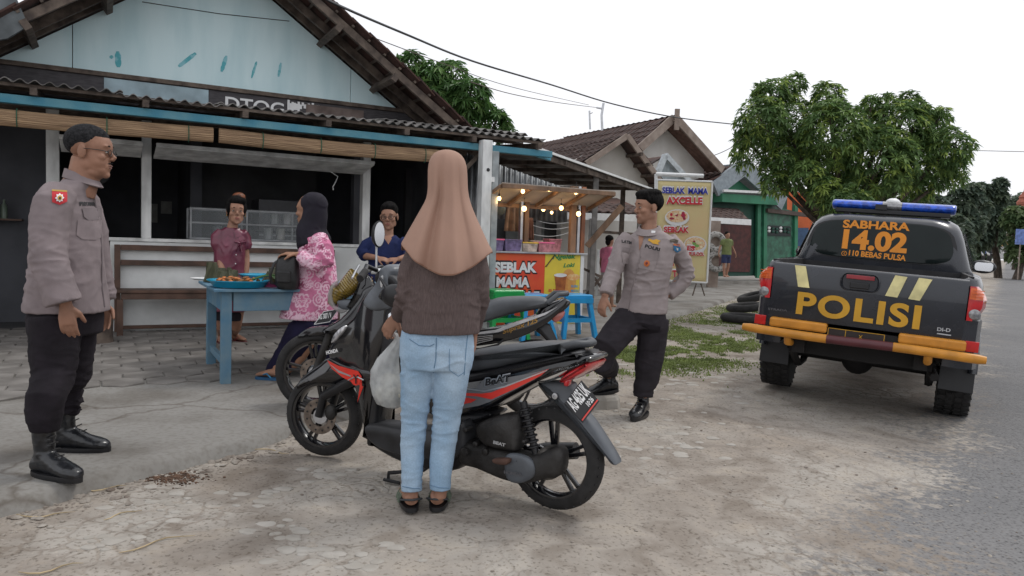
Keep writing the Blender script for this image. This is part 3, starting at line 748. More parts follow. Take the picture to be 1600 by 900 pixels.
# bed: sides, floor, front bulkhead, tailgate with rounded lower body
def sidebody(s):
 # lofted outer side: sections along y from the tail to the nose; each section a profile in (x, z)
 rings = []
 for y, xo, zt, zb in ((-.985, .655, 1.105, .66), (-.94, .715, 1.13, .55), (-.6, .760, 1.14, .50), (.0, .785, 1.145, .62), (.5, .785, 1.15, .50), (1.4, .785, 1.13, .48), (2.4, .785, 1.10, .48), (3.0, .78, 1.02, .50), (3.6, .74, .95, .50), (3.85, .60, .80, .48)):
  prof = [(xo - .11, zt - .02), (xo - .07, zt + .012), (xo - .02, zt - .005), (xo, zt - .06), (xo + .012, (zt + zb) / 2), (xo - .01, zb + .05), (xo - .05, zb), (xo - .12, zb)]
  rings.append([T(s * x, y, z) for x, z in prof])
 return MB().loft(rings)
for s in (-1, 1): part('side_panel', sidebody(s), m_tpaint, truck, smooth=50)
mb = MB(); mb.box(T(0, -.15, .78), (1.36, 1.5, .05), TX, TY, TZ); part('bed_floor', mb, m_tbed, truck)
mb = MB(); mb.box(T(0, .56, .93), (1.36, .05, .42), TX, TY, TZ); part('bulkhead', mb, m_tbed, truck)
for s in (-1, 1):
 mb = MB(); mb.box(T(s * .665, -.17, .95), (.03, 1.5, .40), TX, TY, TZ); part('bed_liner', mb, m_tbed, truck)
# tailgate: slightly curved panel with top lip
R = []
for z, y in ((.692, -1.0), (.70, -1.018), (.80, -1.03), (.95, -1.035), (1.06, -1.03), (1.11, -1.015), (1.128, -.99), (1.128, -.955), (1.0, -.95), (.692, -.95)):
 R.append([T(x, y + .012 * (abs(x) / .65) ** 3, z) for x in np.linspace(-.652, .652, 15)])
mb = MB(); mb.loft(R + [R[0]], closed=False, cap=False)
for e in (0, -1): mb.add([r[e] for r in R], [tuple(range(len(R)))])
tail = part('tailgate', mb, m_tpaint, truck, smooth=50)
# handle recess, red lamp strip in it
mb = MB()
def rrect(w_, h_, r_, n=4):
 out = []
 for cx, cy, a0 in ((w_ / 2 - r_, h_ / 2 - r_, 0), (-w_ / 2 + r_, h_ / 2 - r_, 90), (-w_ / 2 + r_, -h_ / 2 + r_, 180), (w_ / 2 - r_, -h_ / 2 + r_, 270)):
  for k in range(n + 1):
   a = math.radians(a0 + 90 * k / n); out.append((cx + r_ * math.cos(a), cy + r_ * math.sin(a)))
 return out
hx, hz = tloc(1344, 441, -1.03)
mb.loft([[T(hx + x * k, yy, hz + z * k) for x, z in rrect(.27, .135, .05)] for k, yy in ((1, -1.03), (1, -1.048), (.93, -1.052), (.86, -1.040))])
hd_ = part('tailgate_handle', mb, m_tpaint, truck, smooth=40)
mb = MB(); mb.box(T(hx, -1.052, hz + .035), (.19, .02, .03), TX, TY, TZ); part('brake_lamp', mb, mat('dull_red_lamp', (.28, .02, .03), .3, coat=.5), hd_, bevel=.004)
mb = MB(); mb.box(T(hx, -1.050, hz - .025), (.13, .02, .045), TX, TY, TZ); part('grip', mb, m_black, hd_, bevel=.006)
# tail lamps
for s in (-1, 1):
 def lamp(z0, z1, m, nm, par, push=0.0, x0=.655, x1=.765):
  rings = []
  for z in np.linspace(z0, z1, 6):
   k = 1 - .10 * (abs(z - .97) / .13) ** 2
   rings.append([T(s * x, y - push, z) for x, y in ((x0 + .003, -.93), (x0 + .004, -1.028), (x0 + .04, -1.038), (x1 * k - .018, -1.018), (x1 * k + .006, -.95), (x1 * k + .004, -.86), (x0 + .02, -.86))])
  return part(nm, MB().loft(rings), m, par, smooth=40)
 L_ = lamp(.845, 1.085, m_lampred, 'tail_lamp', truck)
 lamp(.995, 1.075, m_lampamber, 'turn_lens', L_, .006, .66, .767)
 mb = MB(); mb.lathe([(.036, 0), (.036, .006), (.030, .010), (.0, .009)], T(s * .705, -1.034, .893), -TY, 20)
 part('reverse_lens', mb, m_clear, L_, smooth=40)
 for k in range(3):
  mb = MB(); mb.box(T(s * .71, -1.046, 1.015 + k * .022), (.07, .004, .005), TX, TY, TZ); part('lens_rib', mb, m_lampamber, L_)
# lower corners and reflectors
for s in (-1, 1):
 mb = MB(); mb.loft([[T(s * x, y, z) for x, y in ((.55, -.80), (.55, -.99), (.66, -1.01), (.735, -.97), (.765, -.86), (.765, -.80))] for z in (.50, .56, .845)])
 part('bumper_corner', mb, m_tpaint, truck, smooth=40)
 mb = MB(); mb.box(T(s * .715, -1.003, .665), (.085, .02, .075), TX, TY, TZ); part('reflector', mb, m_red, truck, bevel=.004)
# licence plate recess and step bar, tubular bumper in amber and maroon
mb = MB(); mb.box(T(0, -.99, .62), (1.15, .08, .10), TX, TY, TZ); part('plate_recess', mb, m_underbody, truck)
mb = MB(); mb.box(T(-.02, -1.035, .636), (.40, .012, .075), TX, TY, TZ); pl = part('licence_plate', mb, mat('dark_plate', (.03, .02, .018), .5), truck, bevel=.003)
mb = MB()
for zz in (.60, .672): mb.box(T(-.02, -1.043, zz), (.38, .003, .004), TX, TY, TZ)
for xx in (-.21, -.09, .17): mb.box(T(xx, -1.043, .636), (.004, .003, .07), TX, TY, TZ)
part('plate_border', mb, m_gold_print, pl)
lettering('X', T(.0, -1.042, .62), T(.028, -1.042, .62), TZ, .03, m_gold_print, pl, bold=.02)
for s, x0, x1 in ((-1, -.655, -.20), (1, .28, .74)):
 mb = MB(); mb.box(T((x0 + x1) / 2 - (.0 if s < 0 else .04), -1.02, .665), (x1 - x0 - .04, .10, .072), TX, TY, TZ); part('bumper_bar', mb, m_amber, truck, bevel=.015)
def pipe(x0, x1, m, name, cap0=False, cap1=False):
 xs = list(np.linspace(x0, x1, 12)); pts = []; rs = []
 for x in xs: pts.append(T(x, -1.15 + .12 * max(0, abs(x) - .66) ** 1.3, .602 + .004 * math.sin(x * 5))); rs.append(.033)
 if cap0: rs[0] = .026
 if cap1: rs[-1] = .026
 mb = MB(); mb.tube(pts, rs, 16); return part(name, mb, m, truck, smooth=50)
pipe(-.815, -.205, m_amber, 'bumper_pipe', True); pipe(-.204, .235, m_maroon, 'bumper_pipe'); pipe(.236, .80, m_amber, 'bumper_pipe', False, True)
for x in (-.48, .46):
 mb = MB(); mb.tube([T(x, -1.14, .60), T(x, -1.10, .53), T(x, -.85, .50)], .028, 10); part('bumper_bracket', mb, m_amber, truck, smooth=50)
# chassis, axle, exhaust, spare wheel
mb = MB()
for s in (-1, 1): mb.box(T(s * .42, .9, .50), (.09, 3.7, .12), TX, TY, TZ)
mb.box(T(0, -.80, .50), (1.0, .12, .14), TX, TY, TZ); mb.box(T(0, .9, .55), (1.2, 3.6, .06), TX, TY, TZ)
part('chassis', mb, m_underbody, truck)
mb = MB(); mb.tube([T(-.60, 0, .33), T(.60, 0, .33)], .045, 12); mb.ell(T(-.05, 0, .33), (.13, .13, .13), TX, TY, TZ); part('axle', mb, m_underbody, truck, smooth=50)
mb = MB(); mb.lathe([(.1, -.09), (.29, -.09), (.33, -.05), (.33, .05), (.29, .09), (.1, .09)], T(.0, -.48, .50), TZ, 28); part('spare_wheel', mb, m_rubber, truck, smooth=40)
mb = MB(); mb.tube([T(.5, -.1, .42), T(.5, -.75, .42), T(.52, -.92, .40)], .03, 10); part('exhaust_pipe', mb, m_underbody, truck, smooth=50)
for s in (-1, 1):
 mb = MB(); mb.tube([T(s * .50, .55, .42), T(s * .50, .1, .24), T(s * .50, -.2, .24), T(s * .50, -.75, .45)], .02, 6, flat=1.6); part('leaf_spring', mb, m_underbody, truck)
 mb = MB(); mb.tube([T(s * .36, -.1, .35), T(s * .32, -.5, .58)], .025, 8); part('shock_absorber', mb, m_underbody, truck, smooth=50)
# wheels
def wheel(c, ax, R_, W_, parent, spokes=6, tread=True, lugs=30):
 """c centre, ax outward axis"""
 prof = [(R_ * .60, -W_ / 2), (R_ * .90, -W_ * .5), (R_ * .975, -W_ * .42), (R_, -W_ * .28), (R_, W_ * .28), (R_ * .975, W_ * .42), (R_ * .90, W_ * .5), (R_ * .60, W_ / 2)]
 w0 = bpy.data.objects.new('wheel', None); COL.objects.link(w0); w0.parent = parent; w0.location = V(c) - world_loc(parent)
 part('tyre', MB().lathe(prof, c, ax, 40), m_rubber, w0, smooth=40)
 mb = MB(); mb.lathe([(R_ * .60, -W_ * .45), (R_ * .60, W_ * .45), (R_ * .55, W_ * .46), (R_ * .53, W_ * .2), (R_ * .12, W_ * .25), (R_ * .12, W_ * .38), (.0, W_ * .38)], c, ax, 32); part('rim', mb, m_alu, w0, smooth=40)
 if tread:
  X = V(ax).orthogonal().normalized(); Y = V(ax).cross(X); mb = MB()
  for i in range(lugs):
   for k, (off, wd) in enumerate(((-.38, .22), (-.13, .2), (.13, .2), (.38, .22))):
    a = 2 * math.pi * (i + (k % 2) * .5) / lugs; d = X * math.cos(a) + Y * math.sin(a); t_ = V(ax).cross(d)
    tt = (t_ + V(ax) * (.25 if k % 2 else -.25)).normalized()
    mb.box(V(c) + d * (R_ * (1.0 if 0 < k < 3 else .985)) + V(ax) * (W_ * off), (W_ * wd, R_ * .115, .022), V(ax), tt, d)
  o = part('tread', mb, m_rubber, w0); o['kind'] = 'stuff'
 return w0
for s in (-1, 1):
 wheel(T(s * .685, 0, .325), TX * s, .325, .235, truck); wheel(T(s * .685, 2.75, .325), TX * s, .325, .235, truck, tread=False)
 mb = MB(); mb.prism([T(s * .56, -.375, .24), T(s * .80, -.375, .24), T(s * .80, -.33, .64), T(s * .56, -.33, .64)], TY * .012); part('mud_flap', mb, m_black, truck, bevel=.004)
 mb = MB(); mb.tube([T(s * .775, .42 * math.cos(a), .40 + .36 * math.sin(a)) for a in np.linspace(0, math.pi, 12)], .035, 8); part('wheel_arch', mb, m_tpaint, truck, smooth=50)
# cab: loft of sections (plan outline at several heights)
def cabring(z, wx, y0, y1, rad=.16):
 out = []
 for cx, cy, a0 in ((wx - rad, y1 - rad, 0), (-wx + rad, y1 - rad, 90), (-wx + rad, y0 + rad, 180), (wx - rad, y0 + rad, 270)):
  for k in range(7):
   a = math.radians(a0 + 90 * k / 6); out.append(T(cx + rad * math.cos(a), cy + rad * math.sin(a), z))
 return out
sec = [(.55, .775, .60, 2.5), (1.10, .775, .60, 2.5), (1.19, .725, .58, 2.45), (1.30, .690, .59, 2.25), (1.42, .655, .61, 2.08), (1.51, .622, .64, 1.95), (1.57, .59, .68, 1.87), (1.605, .53, .74, 1.78), (1.622, .40, .86, 1.6)]
R = [cabring(z, wx, y0, y1, .15 if z < 1.55 else .2) for z, wx, y0, y1 in sec]
cabo = part('cab', MB().loft(R), m_tpaint, truck, smooth=60)
# rear window: curved dark pane standing proud of the cab back
def pane(z0, z1, wx0, wx1, grow=0.0):
 out = []; n = 24
 for i in range(n):
  a = 2 * math.pi * i / n; cx = math.copysign(abs(math.cos(a)) ** .42, math.cos(a)); cz = math.copysign(abs(math.sin(a)) ** .55, math.sin(a))
  z = (z0 + z1) / 2 + (z1 - z0) / 2 * cz * (1 + grow); t = (z - z0) / (z1 - z0); hw = (wx0 + (wx1 - wx0) * t) * (1 + grow)
  x = cx * hw - .022; y = .593 + (z - 1.30) * .10 + max(0, abs(x) - .42) ** 2 * .9
  out.append((x, y, z))
 return out
def pring(z0, z1, a, b, g, dy): return [T(x, y + dy, z) for x, y, z in pane(z0, z1, a, b, g)]
seal = part('window_seal', MB().loft([pring(1.195, 1.548, .645, .555, .03, .07), pring(1.195, 1.548, .645, .555, .03, -.012)]), m_black, truck, smooth=30)
gp = part('rear_window', MB().loft([pring(1.195, 1.548, .632, .545, 0, .02), pring(1.195, 1.548, .632, .545, 0, -.018)] + [pring(1.195, 1.548, .632, .545, g_, -.022) for g_ in (-.03, -.25, -.5, -.75, -.96)]), m_tglass, truck, smooth=30)
# side glass, doors
for s in (-1, 1):
 for (y0, y1) in ((.78, 1.35), (1.42, 2.02)):
  mb = MB(); mb.prism([T(s * .765, y0, 1.16), T(s * .765, y1, 1.16), T(s * .655, min(y1, 1.9), 1.50), T(s * .65, y0 + .08, 1.50)], TX * s * .006); part('side_window', mb, m_tglass, truck)
 # door mirrors
 mb = MB(); sx = .875 if s > 0 else .80; c = T(s * sx, 1.75, 1.21); mb.ell(c, (.115, .055, .068), TX, TY, TZ); mr_ = part('door_mirror', mb, m_black, truck, smooth=180)
 mb = MB(); mb.tube([T(s * .76, 1.8, 1.16), T(s * .80, 1.77, 1.18)], .025, 8); part('mirror_arm', mb, m_black, mr_, smooth=50)
 mb = MB(); mb.loft([[T(s * (sx + .003 + x * .95), 1.684, 1.21 + z * .95) for x, z in rrect(.165, .088, .035)], [T(s * (sx + .003 + x), 1.70, 1.21 + z) for x, z in rrect(.165, .088, .035)]]); part('mirror_glass', mb, m_chrome, mr_)
mb = MB(); mb.prism([T(-.60, 2.46, 1.12), T(.60, 2.46, 1.12), T(.53, 1.93, 1.51), T(-.53, 1.93, 1.51)], TY * .01 + TZ * .01); part('windscreen', mb, m_tglass, truck)
mb = MB(); mb.loft([[T(x, y, z) for x, z in ((-.74, .6), (-.74, zt), (0, zt + .03), (.74, zt), (.74, .6))] for y, zt in ((2.4, 1.10), (3.2, 1.02), (3.75, .92), (3.85, .80))]); part('bonnet', mb, m_tpaint, truck, smooth=40)
# roof rail + light bar
x0, z0 = tloc(1295, 318, 1.0); x1, z1 = tloc(1484, 328, 1.0)
mb = MB(); mb.box(T(.03, 1.0, 1.655), (.98, .24, .04), TX, TY, TZ); bar = part('light_bar', mb, m_black, truck, bevel=.006)
for x in (-.36, .42):
 mb = MB(); mb.box(T(x, 1.0, 1.625), (.05, .16, .06), TX, TY, TZ); part('foot', mb, m_black, bar)
def dome(xa, xb, m):
 n = 9; rings = []
 for x in [xa, xa + .008, xa + .02, xa + .04] + list(np.linspace(xa + .06, xb - .06, 5)) + [xb - .04, xb - .02, xb - .008, xb]:
  e = max(0, 1 - min(x - (-.50), .56 - x) / .03)
  k = .80 + .20 * math.sqrt(max(0, 1 - e * e))
  rings.append([T(x, 1.0 + .13 * k * math.cos(a), 1.712 + (.050 * k) * math.sin(a)) for a in np.linspace(0, 2 * math.pi, 16)[:-1]])
 return MB().loft(rings)
part('blue_lens', dome(-.50, -.055, 0), m_bluelamp, bar, smooth=50); part('blue_lens', dome(.115, .56, 0), m_bluelamp, bar, smooth=50)
mb = MB(); mb.loft([[T(x, 1.0 + .125 * math.cos(a), 1.712 + .051 * math.sin(a)) for a in np.linspace(0, 2 * math.pi, 16)[:-1]] for x in (-.053, .113)]); part('bar_centre', mb, m_clear, bar, smooth=50)
mb = MB(); mb.ell(T(.03, 1.0, 1.757), (.065, .09, .04), TX, TY, TZ); part('speaker_horn', mb, m_sheetwhite, bar, smooth=180)
mb = MB(); mb.box(T(-.06, .862, 1.70), (.10, .01, .05), TX, TY, TZ); part('bar_vent', mb, m_black, bar)
# writing
def tl(txt, p0, p1, yv, h, m, bold=.0, par=None, **k):
 a = tloc(*p0, yv); b = tloc(*p1, yv)
 return lettering(txt, T(a[0], yv, a[1]), T(b[0], yv, b[1]), TZ, h, m, par or truck, bold=bold, **k)
tl('POLISI', (1243, 490), (1436, 515), -1.037, .182, m_gold_print, .035, tail, spacing=1.13)
tl('STRADA', (1200, 484), (1230, 487), -1.036, .018, mat('dull_chrome', (.16, .16, .17), .4, metal=.5), .01, tail)
tl('DI-D', (1464, 517), (1485, 519), -1.036, .028, m_alu, .03, tail)
a = tloc(1464, 521, -1.036); b = tloc(1486, 524, -1.036)
mb = MB(); mb.beam(T(a[0], -1.037, a[1]), T(b[0], -1.037, b[1]), .004, .008, up=TZ); part('badge_line', mb, m_alu, tail)
m_stripe = mat('reflective_cream_stripe', (.78, .70, .34), .45, var=.18, scale=7)
for P4 in (((1242, 414), (1259, 416), (1265, 450), (1247, 448)), ((1399, 430), (1418, 433), (1402, 465), (1383, 462)), ((1436, 434), (1457, 437), (1437, 470), (1419, 467))):
 q = [tloc(x, y, -1.04) for x, y in P4]
 def yb(z): return -1.030 - .0115 * math.exp(-((z - .95) / .12) ** 2)
 mb = MB(); rows = []
 for t in np.linspace(0, 1, 8):
  l = V(q[0]).lerp(V(q[3]), t); r_ = V(q[1]).lerp(V(q[2]), t)
  rows.append([T(l.x, yb(l.y) - .004, l.y), T(r_.x, yb(r_.y) - .004, r_.y)])
 mb.loft(rows, closed=False, cap=False); part('reflective_stripe', mb, m_stripe, tail, fix=False)
def wl(txt, p0, p1, h, bold, m=None):
 a = tloc(*p0, .57); b = tloc(*p1, .57); y = .560 + (min(a[1], b[1]) - 1.2) * .1
 return lettering(txt, T(a[0], y, a[1]), T(b[0], y, b[1]), TZ + TY * .1, h, m or m_orange_print, gp, bold=bold, off=.003)
wl('SABHARA', (1316.5, 355.5), (1421, 361), .080, .035)
wl('14.02', (1315, 388), (1416, 396), .195, .045)
wl('110 BEBAS PULSA', (1326, 399), (1415, 408), .055, .03)
a = tloc(1319, 396, .565); mb = MB(); c = T(a[0], .562, a[1]);
mb.loft([[c + TX * r_ * math.cos(t) + TZ * r_ * math.sin(t) for t in np.linspace(0, 6.283, 21)] for r_ in (.024, .019)], closed=False, cap=False); part('phone_ring', mb, m_orange_print, gp, fix=False)
mb = MB(); mb.tube([c + TX * .008 + TZ * .012, c - TX * .004, c + TX * .008 - TZ * .012], .004, 5); part('phone_symbol', mb, m_orange_print, gp)
a = tloc(1444, 413, .56); mb = MB(); mb.box(T(a[0] + .02, .575, a[1] + .03), (.06, .004, .022), TX, TY, TZ); part('sticker', mb, mat('sticker_red', (.5, .15, .1), .5), gp)
# ------------------------------------------------------------------ motorcycles
class Side:
 """vertical plane frame of a bike: u forward, s towards the camera, z up"""
 def __init__(s, R_, F_):
  s.R = V((R_[0], R_[1], 0)); d = V((F_[0] - R_[0], F_[1] - R_[1], 0)); s.L = d.length; s.u = d.normalized()
  s.s = V((s.u.y, -s.u.x, 0))
  if s.s.y > 0: s.s = -s.s
 def P(s, u, o, z): return s.R + s.u * u + s.s * o + V((0, 0, z))
 def px(s, x, y, o):
  q = on_plane(x, y, s.R + s.s * o, s.s) - s.R; return q.dot(s.u), q.z
def inset(poly, d):
 n = len(poly); out = []
 area = sum(poly[i][0] * poly[(i + 1) % n][1] - poly[(i + 1) % n][0] * poly[i][1] for i in range(n)); sg = 1 if area > 0 else -1
 for i in range(n):
  a, b, c = V(poly[i - 1]), V(poly[i]), V(poly[(i + 1) % n])
  e1 = (b - a).normalized(); e2 = (c - b).normalized(); n1 = V((-e1.y, e1.x)) * sg; n2 = V((-e2.y, e2.x)) * sg
  m = (n1 + n2); m = m.normalized() if m.length > 1e-6 else n1
  k = 1 / max(.55, m.dot(n1)); out.append((b.x + m.x * d * k, b.y + m.y * d * k))
 return out
def puff(B, pxs, w, ins=.014, o_near=None, o_far=None, smooth_pts=0):
 """panel traced at its near side o_near, extruded across the bike to o_far, its edges rolled over"""
 on = w if o_near is None else o_near; of = -w if o_far is None else o_far
 poly = [B.px(x, y, on) for x, y in pxs]
 poly = [(a, max(b, .004)) for a, b in poly]
 mb = MB(); r = abs(on - of); e = min(.28 * r, ins * 1.6)
 lay = [(on, ins), (on - e * .35, ins * .35), (on - e, 0), (of + e, 0), (of + e * .35, ins * .35), (of, ins)]
 mb.loft([[B.P(a, o, z) for a, z in inset(poly, d)] for o, d in lay])
 return mb
def crv(pts, n=4):
 """Catmull-Rom through closed px outline"""
 out = []; m = len(pts)
 for i in range(m):
  p0, p1, p2, p3 = (V(pts[(i + k) % m]) for k in (-1, 0, 1, 2))
  for k in range(n):
   t = k / n; out.append(tuple(.5 * ((2 * p1) + (p2 - p0) * t + (2 * p0 - 5 * p1 + 4 * p2 - p3) * t * t + (3 * p1 - p0 - 3 * p2 + p3) * t ** 3)))
 return out
def bike_wheel(name, c, ax, R_, W_, parent, m_rim=None, disc=True, spk=5):
 w0 = bpy.data.objects.new(name, None); COL.objects.link(w0); w0.parent = parent; w0.location = V(c) - world_loc(parent)
 ax = V(ax).normalized()
 prof = []
 for k in range(13):
  a = math.pi * k / 12; prof.append((R_ - W_ * .5 * (1 - math.sin(a)) * 1.15, -W_ / 2 * math.cos(a)))
 prof = [(R_ * .76, -W_ * .30)] + prof + [(R_ * .76, W_ * .30)]
 X = ax.orthogonal().normalized(); Y = ax.cross(X)
 def band(pr, n=48):
  return MB().loft([[V(c) + ax * h + (X * math.cos(2 * math.pi * i / n) + Y * math.sin(2 * math.pi * i / n)) * r for i in range(n)] for r, h in pr + [pr[0]]], cap=False)
 part('tyre', band(prof), m_rubber, w0, smooth=60)
 mb = MB()
 for i in range(36):
  a = 2 * math.pi * i / 36; d = X * math.cos(a) + Y * math.sin(a); t_ = ax.cross(d)
  for sg in (-1, 1): mb.box(V(c) + d * (R_ - .0135) + ax * sg * W_ * .20, (W_ * .28, .007, .010), (ax - t_ * .5 * sg).normalized(), (t_ + ax * .5 * sg).normalized(), d)
 o = part('tread', mb, m_black, w0); o['kind'] = 'stuff'
 rim = m_rim or m_gloss
 part('rim', band([(R_ * .72, -W_ * .38), (R_ * .78, -W_ * .40), (R_ * .78, W_ * .40), (R_ * .72, W_ * .38), (R_ * .68, W_ * .12), (R_ * .68, -W_ * .12)]), rim, w0, smooth=40)
 for i in range(spk):
  for dlt in (-.11, .11):
   a = 2 * math.pi * i / spk + .3; d0 = X * math.cos(a + dlt * 1.6) + Y * math.sin(a + dlt * 1.6); d1 = X * math.cos(a + dlt) + Y * math.sin(a + dlt)
   mb = MB(); mb.beam(V(c) + d0 * R_ * .16, V(c) + d1 * R_ * .70, .018, .02, up=ax); part('spoke', mb, rim, w0, bevel=.003)
 part('hub', MB().lathe([(.0, -.05), (.042, -.05), (.05, -.03), (.05, .03), (.042, .05), (.0, .05)], c, ax, 20), m_alu, w0, smooth=40)
 if disc:
  mb = MB(); k = 30
  rings = [[V(c) + ax * h + (X * math.cos(2 * math.pi * i / k) + Y * math.sin(2 * math.pi * i / k)) * r for i in range(k)] for r, h in ((.055, .050), (.098, .050), (.098, .055), (.055, .055), (.055, .050))]
  mb.loft(rings, cap=False); part('brake_disc', mb, mat('worn_steel', (.22, .18, .15), .4, metal=.7, var=.2, scale=30), w0, smooth=30)
  for i in range(12):
   a = 2 * math.pi * i / 12; d = X * math.cos(a) + Y * math.sin(a); mb = MB(); mb.lathe([(.006, 0), (.006, .002)], V(c) + d * .078 + ax * .0545, ax, 8); part('disc_hole', mb, m_black, w0)
 return w0
def flat_panel(B, pxs, o, name, m, parent, th=.003):
 """printed decal sheet lying just proud of a panel"""
 pts = [B.px(x, y, o) for x, y in pxs]
 mb = MB(); mb.prism([B.P(a, o, z) for a, z in pts], B.s * th); return part(name, mb, m, parent)
m_seat = mat('seat_vinyl', (0.070, 0.076, 0.085), 0.5, var=.15, scale=6, bump=.15, bscale=150)
m_greyplastic = mat('grey_plastic', (0.095, 0.105, 0.12), 0.4, var=.12, scale=9)
m_engine = mat('engine_grime', (0.045, 0.043, 0.042), 0.55, metal=.3, col2=(.02, .018, .017), scale=12, bump=.3, bscale=60)
m_reddecal = mat('red_decal', (0.70, 0.035, 0.02), 0.3, var=.05, coat=.5)
m_greydecal = mat('grey_decal', (0.16, 0.165, 0.175), 0.3, var=.1, coat=.5, scale=5)
B1 = Side((0.265, 3.33), (-0.975, 4.05))
bike = thing('scooter', 'black scooter with red stripes parked nearest, the woman in jeans standing beside it', 'motorcycle', B1.P(.6, 0, 0), 'motorcycles parked by the pavement')
bike_wheel('rear_wheel', B1.P(.045, 0, .242), B1.s, .242, .10, bike, disc=False)
fd = V((-.965, .26, 0)).normalized(); fs = V((fd.y, -fd.x, 0)); fs = fs if fs.y < 0 else -fs
fc = atY(507, 657, 4.06); FW = V((fc.x, fc.y, .232))
bike_wheel('front_wheel', FW, fs, .232, .085, bike)
def b1(name, pxs, w_, m, ins=.014, parent=None, c=4, sm=50, **k):
 return part(name, puff(B1, crv(pxs, c) if c else pxs, w_, ins, **k), m, parent or bike, smooth=sm)
# front fender follows the steered wheel
BF = Side((FW.x - fd.x * .0, FW.y), (FW.x + fd.x, FW.y + fd.y))
mb = puff(BF, crv([(461, 607), (470, 590), (497, 570), (512, 560), (548, 566), (580, 588), (560, 604), (520, 601), (490, 600), (470, 606)]), .05, .012); fen = part('front_fender', mb, m_gloss, bike, smooth=50)
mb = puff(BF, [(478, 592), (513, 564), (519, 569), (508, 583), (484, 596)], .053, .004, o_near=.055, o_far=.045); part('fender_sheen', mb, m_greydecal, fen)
mb = MB(); mb.tube([BF.P(0, .065, .235), FW + fs * .07 + V((.03, 0, .12)), B1.P(1.12, .06, .52)], [.022, .026, .03], 12); part('fork', mb, m_black, bike, smooth=50)
mb = MB(); mb.tube([FW - fs * .065, FW - fs * .07 + V((.03, 0, .12)), B1.P(1.12, -.06, .52)], [.022, .026, .03], 12); part('fork', mb, m_black, bike, smooth=50)
mb = MB(); mb.ell(FW + fs * .07 + V((.07, 0, .03)), (.035, .025, .045)); part('brake_caliper', mb, m_engine, bike, smooth=180)
mb = MB(); mb.tube([FW + fs * .08 + V((.09, 0, .04)), FW + fs * .06 + V((.17, .05, .1)), B1.P(1.02, .08, .30), B1.P(.98, .06, .5)], .008, 6); part('brake_hose', mb, m_black, bike, smooth=60)
# front apron
b1('front_cover', [(509, 550), (516, 532), (534, 508), (550, 492), (562, 466), (580, 452), (604, 458), (612, 480), (606, 505), (604, 530), (585, 580), (581, 628), (572, 690), (563, 668), (553, 620), (541, 588), (522, 574), (511, 562)], .11, m_gloss, .03)
b1('leg_shield', [(600, 480), (618, 478), (640, 500), (648, 530), (630, 560), (600, 600), (588, 640), (585, 690), (570, 694), (577, 630), (590, 560)], .17, m_black, .02, o_near=.12, o_far=.02)
b1('headlamp', [(517, 536), (520, 525), (529, 514), (538, 509), (537, 516), (526, 529)], .06, mat('headlamp_glass', (.6, .6, .62), .15, metal=.3, var=.3, scale=40, coat=.8), .004, o_near=.125, o_far=.05)
b1('trim', [(526, 575), (512, 560), (540, 572), (580, 582), (572, 596), (545, 592)], .1, m_gloss, .008, o_near=.118, o_far=.08)
flat_panel(B1, [(512, 563), (528, 571), (560, 580), (565, 588), (566, 603), (556, 600), (535, 589), (519, 576)], .124, 'red_stripe', m_reddecal, bike)
flat_panel(B1, [(568, 604), (559, 628), (563, 602)], .124, 'red_stripe', m_reddecal, bike)
flat_panel(B1, [(514, 568), (530, 579), (551, 588), (551, 590), (529, 582)], .1275, 'silver_line', m_alu, bike, .001)
a = B1.px(556, 592, .126); mb = MB(); mb.lathe([(.034, 0), (.034, .004), (0, .005)], B1.P(a[0], .1255, a[1]), B1.s, 24); em = part('round_emblem', mb, m_reddecal, bike, smooth=40)
def b1t(txt, p0, p1, h, m, o, bold=.02, par=None, shear=.0):
 a = B1.px(*p0, o); b = B1.px(*p1, o)
 return lettering(txt, B1.P(a[0], o, a[1]), B1.P(b[0], o, b[1]), V((0, 0, 1)), h, m, par or bike, bold=bold, shear=shear)
b1t('Y', (552, 599), (561, 600), .05, m_black_print, .132, .03, em)
for dx in (-6, 6):
 pts = [B1.px(556 + dx * k, 588 + k * 3, .133) for k in (.3, 1, 2)]
 mb = MB(); mb.tube([B1.P(p[0], .133, p[1]) for p in pts], .0035, 5); part('emblem_wing', mb, m_alu, em)
b1t('HONDA', (510.5, 554), (529, 550), .021, m_white_print, .115, .04, shear=.1)
# floorboard and belly
b1('floorboard', [(566, 668), (585, 664), (640, 672), (700, 668), (722, 660), (722, 706), (690, 722), (640, 716), (598, 706), (574, 690)], .17, mat('scuffed_black_plastic', (.035, .036, .04), .5, var=.3, scale=7), .02, o_near=.16, o_far=-.02)
b1('under_cover', [(575, 690), (640, 700), (712, 690), (712, 735), (650, 732), (600, 712)], .14, m_black, .02, o_near=.12, o_far=-.05)
# seat
b1('seat', [(648, 560), (690, 556), (735, 548), (780, 542), (830, 538), (868, 540), (884, 546), (862, 556), (820, 566), (770, 578), (720, 586), (680, 592), (652, 588)], .125, m_seat, .035)
b1('seat_base', [(650, 580), (720, 584), (790, 572), (850, 558), (880, 552), (905, 556), (860, 570), (800, 585), (740, 596), (680, 606), (650, 605)], .12, m_black, .015)
